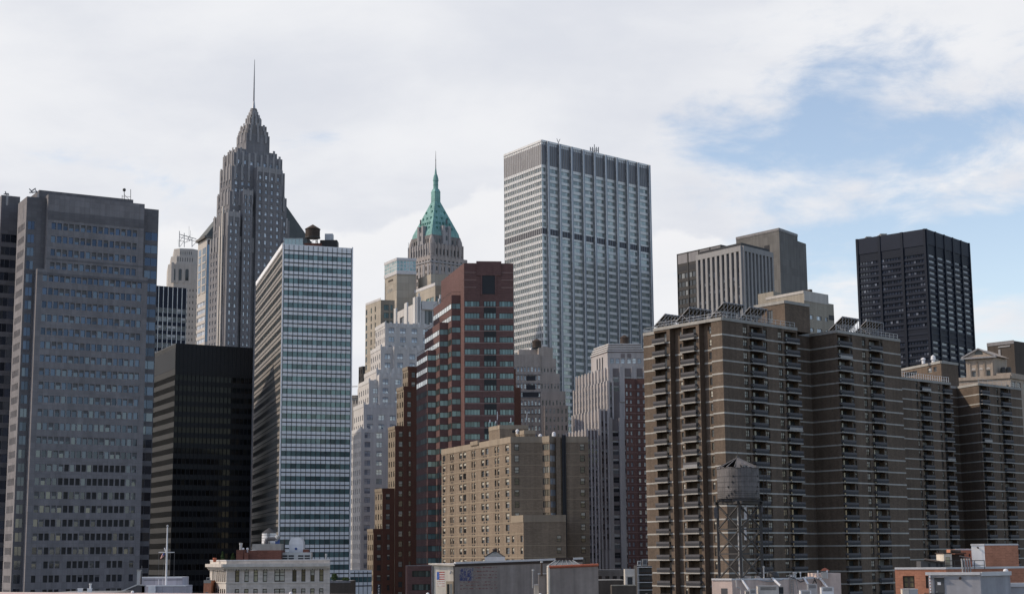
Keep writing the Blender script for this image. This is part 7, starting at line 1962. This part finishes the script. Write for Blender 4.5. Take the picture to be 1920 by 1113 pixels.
def water_tower():
    D = 192; c = at(1387, 1000, D+2.2); r = 38.8/FPX*(D+2); zr = pinkZ
    z0, z1, z2 = zat(c, 934.5), zat(c, 876.5), zat(c, 856)
    T = thing('water_tower', 'weathered wooden water tower with a broken cone roof on tall braced steel legs', 'water tower', (c.x, c.y, zr))
    s = MB(); n = 44; random.seed(3); k = 0
    for i in range(n):                                    # staves
        t0, t1 = 2*math.pi*i/n, 2*math.pi*(i+.96)/n; rr = r*(1+random.uniform(-.006, .006)); q = [(c.x+rr*math.cos(t), c.y+rr*math.sin(t)) for t in (t0, t1)]; q += [(c.x+(rr-.09)*math.cos(t), c.y+(rr-.09)*math.sin(t)) for t in (t1, t0)]
        s.prism(q[::-1] if False else [q[3], q[0], q[1], q[2]], z0, z1+random.uniform(-.05, .05), bottom=True)
    s.lathe((c.x, c.y), [(r-.1, z0), (r-.1, z1-.35)], 32)
    tk = s.build('tank', 'wood_old', T)
    s = MB()
    for f in (.03, .09, .15, .22, .36, .52, .70, .97): z = z0+(z1-z0)*f; s.lathe((c.x, c.y), [(r*1.012, z), (r*1.012, z+.045)], 40)
    s.build('hoop', 'steel_dark', tk)
    s = MB()
    for f, t in ((.03, -2.3), (.09, -2.2), (.15, -2.05), (.22, -1.9), (.36, -2.2), (.52, -2.0), (.70, -1.95), (.15, -.75), (.22, -.68), (.36, -.6), (.52, -.5), (.7, -.55)):
        q = (c.x+r*1.02*math.cos(t), c.y+r*1.02*math.sin(t), z0+(z1-z0)*f-.08); s.bar(q, (q[0], q[1], q[2]+.22), .12)
    s.build('lug', 'steel_dark', tk)
    # broken cone roof: rafters and the boards that are left
    s = MB(); nb = 24
    for i in range(nb):
        t0, t1 = 2*math.pi*i/nb, 2*math.pi*(i+.97)/nb; tm = (t0+t1)/2
        a = math.degrees(tm) % 360
        if 206 < a < 240 or 246 < a < 262 or a in () or 30 < a < 60: continue
        f0 = 1.04 if not (270 < a < 300) else .82
        P = lambda t, f, dz=0.: (c.x+r*f*math.cos(t), c.y+r*f*math.sin(t), z2-(z2-z1+.02)*f+dz)
        f1 = .05; s.poly([P(t0, f0), P(t1, f0), P(t1, f1), P(t0, f1)]); s.poly([P(t0, f1, -.05), P(t1, f1, -.05), P(t1, f0, -.05), P(t0, f0, -.05)]); s.poly([P(t1, f0), P(t0, f0), P(t0, f0, -.05), P(t1, f0, -.05)])
    s.build('roof', 'wood_old', T)
    s = MB()
    for i in range(16):
        t = 2*math.pi*i/16+.1; s.bar((c.x+r*1.03*math.cos(t), c.y+r*1.03*math.sin(t), z1+.0), (c.x, c.y, z2-.08), .08)
    s.build('rafter', 'wood_old', T)
    s = MB(); s.lathe((c.x, c.y), [(.22, z2-.15), (.16, z2+.08), (.03, z2+.12), (.03, zat(c, 846.5))], 8); s.build('finial', 'steel_dark', T)
    # platform of beams
    s = MB(); zp = z0-.1
    for k in range(9):
        y = -r*.95+k*r*1.9/8; hw = math.sqrt(max(.1, (r*1.04)**2-y*y)); s.bar((c.x-hw, c.y+y, zp-.12), (c.x+hw, c.y+y, zp-.12), .2, .26)
    ang = R_(38); e1 = Vector((math.cos(ang), math.sin(ang))); e2 = Vector((-e1.y, e1.x)); h = r*.72*1.0
    legs = [Vector((c.x, c.y))+e1*h*sx+e2*h*sy for sx, sy in ((-1, -1), (1, -1), (1, 1), (-1, 1))]
    for q0, q1 in ((0, 1), (1, 2), (2, 3), (3, 0)):
        d = (legs[q1]-legs[q0]).normalized()*.5; s.bar((*(legs[q0]-d), zp-.42), (*(legs[q1]+d), zp-.42), .26, .34)
    s.build('platform', 'steel_dark', T)
    zt = zp-.58; zc = [zr, zr+(zt-zr)*.335, zr+(zt-zr)*.665, zt]
    for q in legs:
        m_ = MB(); m_.bar((q.x, q.y, zr-.02), (q.x, q.y, zt+.02), .30); lg = m_.build('leg', 'steel_dark', T)
    s = MB(); s2 = MB()
    for i in range(4):
        a, b = legs[i], legs[(i+1) % 4]
        for z in zc[1:3]: s.bar((*a, z), (*b, z), .16)
        for z0_, z1_ in zip(zc, zc[1:]): s2.bar((*a, z0_+.05), (*b, z1_-.05), .15); s2.bar((*b, z0_+.05), (*a, z1_-.05), .15)
    s.build('strut', 'steel_dark', T); s2.build('cross_brace', 'steel_dark', T)
    s = MB(); q = at(1387, 1000, D+2); s.lathe((q.x, q.y), [(.26, zr-.1), (.26, zt-1.2), (.20, zt-1.2), (.20, zp)], 12); s.build('riser_pipe', 'galvanised', T)
    s = MB(); a = legs[1]+Vector((.45, -.15)); s.bar((*a, zr), (*a, z1-.1), .05); a2 = a+Vector((.40, .1)); s.bar((*a2, zr), (*a2, z1-.1), .05)
    for k in range(30):
        z = zr+.4+k*(z1-zr-.6)/30; s.bar((*a, z), (*a2, z), .035)
    s.build('ladder', 'steel_dark', T)
    # panel antennas hung on the legs
    for (x, y0, y1, w, lab) in ((1397.5, 950, 973, .30, 'upper white panel aerial hung inside the water tower legs'), (1397.5, 988, 1012, .26, 'lower white panel aerial hung inside the water tower legs'), (1342, 950, 971, .40, 'grey panel aerial outside the left leg of the water tower'), (1429, 948, 960, .24, 'small dark panel aerial at the top of the right water tower leg')):
        q = at(x, y0, D+1.0); T2 = thing('panel_antenna', lab, 'antenna', (q.x, q.y, zat(q, y1)), 'panel aerials on the water tower'); s = MB(); s.obox((q.x-w/2, q.y), (w, 0), (0, .14), zat(q, y1), zat(q, y0)); s.build('panel', 'white_paint' if 'white' in lab else 'rail_grey', T2)
        s = MB(); s.bar((q.x, q.y+.2, zat(q, y1)-.3), (q.x, q.y+.2, zat(q, y0)+.3), .07); s.bar((q.x, q.y+.2, zat(q, y0+4)), (*min(legs, key=lambda l: (l-Vector((q.x, q.y))).length), zat(q, y0+4)), .06); s.build('bracket', 'steel_dark', T2)
water_tower()

def brick_roofs():
    # grey stucco block with the door
    D = 120; Z = lambda z: 1660+z/7.385; Y = lambda z: 1000+z/7.385
    N = at(Z(1312), Y(545), D); z1 = N.z; yl, yr = 163., 42.
    B = Bld('low_building', 'near grey rendered roof block with a dark steel door and pale flat coping', 'building', N)
    L = side(N, Z(592), Y(545), yl); R = side(N, Z(1724), Y(530), yr); LL, LR = dist2(N, L), dist2(N, R); U = lambda x: uof(L, N, Z(x), 1090)
    B.block(quad4(N, L, R), 0, z1, 'stucco_blue', roof='flashing')
    B.rib(L, N, -.2, LL, z1-.12, z1+.10, .14, 'flashing', 'coping'); B.rib(N, R, 0, LR, z1-.20, z1+.10, .14, 'flashing', 'coping')
    a_ = Vector(L[:2]); d = (Vector(N[:2])-a_).normalized(); n = Vector((d.y, -d.x))
    m_ = MB(); q = a_+d*U(682)+n*.05; m_.obox(q, d*(U(815)-U(682)), -n*.1, 30, zat(N, Y(605))); dr = m_.build('door', 'door_grey', B.e)
    m_ = MB(); q = a_+d*U(722)+n*.06; m_.obox(q, d*(U(768)-U(722)), -n*.02, zat(N, Y(705)), zat(N, Y(665))); m_.build('notice', 'letter_white', dr)
    m_ = MB(); q = a_+d*U(698)+n*.12; m_.obox(q, d*.10, -n*.08, zat(N, Y(806)), zat(N, Y(798))); m_.build('handle', 'galvanised', dr)
    B.rib(L, N, U(658), U(828), zat(N, Y(604)), zat(N, Y(592)), .22, 'limestone_brown', 'door_hood')
    m_ = MB(); q = a_+d*U(1040)+n*.02; zz = zat(N, Y(604)); m_.tube((q.x, q.y, zz), (q.x+n.x*.22, q.y+n.y*.22, zz-.05), .085, .10, 10); m_.build('wall_lamp', 'wood_dark', B.e)
    m_ = MB(); q = a_+d*U(622)+n*.12; m_.tube((q.x, q.y, 30), (q.x, q.y, z1-.15), .05, n=8); m_.build('downpipe', 'white_paint', B.e)
    m_ = MB()
    for k in range(6):
        zz = z1-.35-k*.22; m_.tube((q.x, q.y, zz-.06), (q.x, q.y, zz), .056, n=8)
    m_.build('pipe_wrap', 'terracotta', B.e)
    # lower wing to the right
    c = at(Z(1722), Y(705), D+4.5); B.block([(c.x, c.y), (c.x+9, c.y), (c.x+9, c.y+8), (c.x, c.y+8)], 0, c.z, 'stucco_blue', roof='flashing'); B.rib(c, (c.x+9, c.y), -.1, 9, c.z-.15, c.z+.14, .1, 'flashing', 'coping')
    T = thing('roof_hatch', 'small white domed hatch on the grey rendered roof block', 'hatch', at(Z(1668), Y(520), D+7)); c2 = at(Z(1668), Y(520), D+6); m_ = MB(); m_.lathe((c2.x, c2.y), [(.2, z1-.02), (.2, z1+.14), (.14, z1+.22), (.03, z1+.25)], 12); m_.build('dome', 'white_paint', T)
    # brick building with the window
    D = 142; N = at(1774, 1064.5, D); z2 = N.z; B = Bld('brick_building', 'near orange brick building with a double sash window at the lower right', 'building', N)
    L = side(N, 1677.5, 1063.5, 160.); LL = dist2(N, L); U = lambda x: uof(L, N, Z(x), 1080); R = side(N, 1990, 1064, 24.)
    B.block(quad4(N, L, R), 0, z2, 'rust_brick', {0: fc([(U(240), U(402)), (U(556), U(600))], [(zat(N, Y(752)), zat(N, Y(580)))], ws='warmw', style='d0', dep=.18)}, roof='roof_grey')
    B.rib(L, N, 0, LL, z2-.08, z2+.10, .05, 'flashing', 'coping'); B.rib(N, R, 0, 12, z2-.08, z2+.1, .05, 'flashing', 'coping')
    B.rib(L, N, U(236), U(406), zat(N, Y(762)), zat(N, Y(752)), .09, 'concrete', 'sill')
    # tall stair house
    c = at(Z(1372), Y(150), D+5); P2 = side(c, Z(1836), Y(148), 24.); Lc = side(c, Z(1188), Y(145), 160.)
    B.block(quad4(c, Lc, P2), z2-1, c.z, 'rust_brick', {}, roof='flashing')
    dc = (Vector(c[:2])-Vector(Lc[:2])).normalized(); nc = Vector((dc.y, -dc.x)); LC = dist2(c, Lc)
    B.rib(Lc, c, .0, LC-.01, z2-.5, c.z-.02, .04, 'white_paint', 'rendered_side'); B.rib(Lc, c, -.05, LC, c.z-.08, c.z+.08, .08, 'flashing', 'coping'); B.rib(c, P2, 0, dist2(c, P2), c.z-.07, c.z+.08, .06, 'flashing', 'coping')
    B.rib(Lc, c, LC*.30, LC*.82, z2, zat(c, Y(215)), .06, 'white_paint', 'door')
    m_ = MB(); q = Vector(Lc[:2])+dc*LC*.45+nc*.05; zz = zat(c, Y(182)); m_.tube((q.x, q.y, zz), (q.x+nc.x*.3+dc.x*.1, q.y+nc.y*.3+dc.y*.1, zz-.08), .05, .08, 8); m_.build('wall_lamp', 'wood_dark', B.e)
    # lower brick piece and parapet further right
    c = at(Z(965), Y(215), D+9); a, b = c, at(Z(1200), Y(215), D+9); B.block([(a.x, a.y), (b.x, b.y), (b.x, b.y+3), (a.x, a.y+3)], z2-1, a.z, 'rust_brick', {}, roof='flashing'); B.rib(a, b, 0, b.x-a.x, a.z-.08, a.z+.06, .05, 'flashing', 'coping'); B.rib(a, b, (b.x-a.x)*.80, (b.x-a.x)*.88, zat(a, Y(315)), zat(a, Y(280)), .03, 'line_dark', 'opening')
    a, b = at(Z(1836), Y(455), D+6), at(1935, Y(440), D+6); B.block([(a.x, a.y), (b.x, b.y), (b.x, b.y+3), (a.x, a.y+3)], 0, a.z, 'rust_brick', {}, roof='flashing')
    # terrace cabin, fence panels, boards
    a, b = at(Z(808), Y(275), D+4), at(Z(918), Y(275), D+4); T = thing('roof_cabin', 'small cream roof cabin with a glazed door on the brick terrace', 'cabin', (a.x, a.y, z2)); m_ = MB(); m_.obox(a, (b.x-a.x, 0), (0, 2.6), z2-.02, a.z); m_.build('wall', 'stucco_cream', T)
    w = b.x-a.x; m_ = MB(); m_.obox((a.x+w*.2, a.y-.04), (w*.55, 0), (0, .08), z2, zat(a, Y(318))); dr = m_.build('door', 'tan_line', T); m_ = MB(); m_.obox((a.x+w*.28, a.y-.06), (w*.39, 0), (0, .06), z2+.5, zat(a, Y(330))); m_.build('pane', 'glass_warm', dr)
    m_ = MB(); m_.obox((a.x-.08, a.y-.08), (w*2.9, 0), (0, 2.8), a.z, a.z+.09); m_.build('roof', 'fascia_dark', T); m_ = MB(); m_.obox((a.x+w+.03, a.y+.5), (w*1.75, 0), (0, 2.0), z2-.02, a.z-.03); m_.build('porch_shade', 'fascia_dark', T)  # dark solid block stands in for the shade under the roof
    a, b = at(Z(490), Y(375), D+3), at(Z(825), Y(375), D+3); T = thing('roof_shed', 'low grey shed with a sagging brown roof on the brick terrace', 'shed', (a.x, a.y, z2)); m_ = MB(); m_.obox(a, (b.x-a.x, 0), (0, 1.6), z2-.02, zat(a, Y(380))); m_.build('wall', 'door_grey', T)
    m_ = MB(); P = lambda f, y, dd: at(Z(540+f*290), Y(y), D+3+dd); m_.poly([P(0, 355, -.3), P(1, 398, -.3), P(1, 385, 2.0), P(0, 335, 2.0)]); m_.poly([P(0, 362, -.3), P(0, 342, 2.0), P(1, 392, 2.0), P(1, 405, -.3)]); m_.poly([P(0, 362, -.3), P(1, 405, -.3), P(1, 398, -.3), P(0, 355, -.3)]); m_.build('roof', 'wood_dark', T)
    m_ = MB(); w = b.x-a.x
    for f in (.30, .62, .80): m_.obox((a.x+w*f, a.y-.03), (w*.09, 0), (0, .06), z2, zat(a, Y(405)))
    m_.build('opening', 'line_dark', T)
    # picket boards
    for k in range(4):
        x = Z(1062+k*36); q0, q1 = at(x+2, Y(522), D-1.5), at(x-1, Y(342), D-1.5); T = MB(); T.bar(q0-Vector((0, 0, 1.0)), q1, .34, .05); o = T.build('fence_board', 'galvanised'); tag(o, 'weathered grey board standing in the row of four before the brick stair house', 'board', 'row of four boards before the stair house')
    # terrace railing
    a, b = Vector((*at(Z(820), Y(370), D+.5)[:2], z2+.1)), Vector((*at(Z(1370), Y(370), D+.5)[:2], z2+.1)); T = thing('terrace_railing', 'thin dark railing along the brick terrace', 'railing', a); m_ = MB(); h = zat(a, Y(372))-a.z
    for k in range(5): q = a.lerp(b, k/4); m_.bar(q-Vector((0, 0, .2)), q+Vector((0, 0, h)), .05)
    m_.build('post', 'steel_dark', T); m_ = MB(); m_.bar(a+Vector((0, 0, h)), b+Vector((0, 0, h)), .06); m_.bar(a+Vector((0, 0, .15)), b+Vector((0, 0, .15)), .05); m_.build('rail', 'steel_dark', T)
    m_ = MB(); q = at(Z(975), Y(246), D+5); m_.tube(at(Z(905), Y(240), D+4.5), at(Z(1040), Y(246), D+4.5), .16, n=10); o = m_.build('rolled_awning', 'wood_dark'); tag(o, 'dark rolled awning lying on the cream cabin roof', 'awning')
    m_ = MB(); m_.poly([at(Z(1020), Y(310), D+1), at(Z(1190), Y(345), D+1), at(Z(1190), Y(332), D+2), at(Z(1030), Y(296), D+2)]); m_.poly([at(Z(1020), Y(316), D+1), at(Z(1030), Y(302), D+2), at(Z(1190), Y(338), D+2), at(Z(1190), Y(351), D+1)]); o = m_.build('folded_tarp', 'fascia_dark'); tag(o, 'dark drooping tarp over the four grey boards', 'tarp')
    # box beneath the window and a white cabinet to its right
    for (x0, x1, mat, lab) in ((235, 326, 'stucco_cream', 'cream box below the sash window of the orange brick building'), (330, 448, 'galvanised', 'grey metal box right of the cream box below the sash window')):
        a, b = at(Z(x0), Y(762), 136), at(Z(x1), Y(762), 136); T = thing('utility_box', lab, 'box', (a.x, a.y, a.z-2), 'boxes below the sash window'); m_ = MB(); m_.obox(a, (b.x-a.x, 0), (0, .6), a.z-4, a.z-.04); m_.build('casing', mat, T); m_ = MB(); m_.obox((a.x-.03, a.y-.03), (b.x-a.x+.06, 0), (0, .66), a.z-.04, a.z); m_.build('lid', 'flashing', T)
    # railing in front of the grey block
    a, b = at(Z(545), Y(820), 117), at(Z(800), Y(818), 117); T = thing('roof_railing', 'black pipe railing in front of the steel door', 'railing', a); m_ = MB(); m_.bar(a, b, .05); m_.build('rail', 'steel_dark', T); m_ = MB()
    for k in range(4): q = a.lerp(b, k/3); m_.bar(q-Vector((0, 0, 1.1)), q+Vector((0, 0, .0)), .05)
    m_.build('post', 'steel_dark', T)
brick_roofs()

# ================================================================== the bridge parapet the camera looks over
def bridge():
    D = 9.; T = thing('bridge_railing', 'pinkish painted bridge handrail crossing the bottom left edge', 'railing', at(300, 1113, D))
    r = .05; P = lambda x: at(x, 1109.4+x*.0062+r/D*FPX, D)
    s = MB(); s.tube(P(-700), P(2700), r, n=16); s.build('handrail', 'rail_pink', T, smooth=True)
    s = MB()
    for x in range(-700, 2701, 425):
        q = P(x); s.bar(q-Vector((0, 0, 1.25)), q, .06)
    s.build('post', 'steel_grey', T)
    for x in (248, 545, 802, 1013, 1213):
        q = P(x); s = MB(); s.lathe((q.x, q.y), [(.008, q.z+.045), (.009, q.z+.056), (.004, q.z+.061)], 10); s.build('knob', 'white_paint', T, smooth=True)
    m_ = MB(); m_.obox((-30, -6), (60, 0), (0, 16), 38.0, 38.5); o = m_.build('bridge_deck', 'wood_old'); o['kind'] = 'structure'
bridge()

# ------------------------------------------------------------------ windows last: the hundred largest of each building are parts of their own
for b_ in Bld.all: b_.finish()
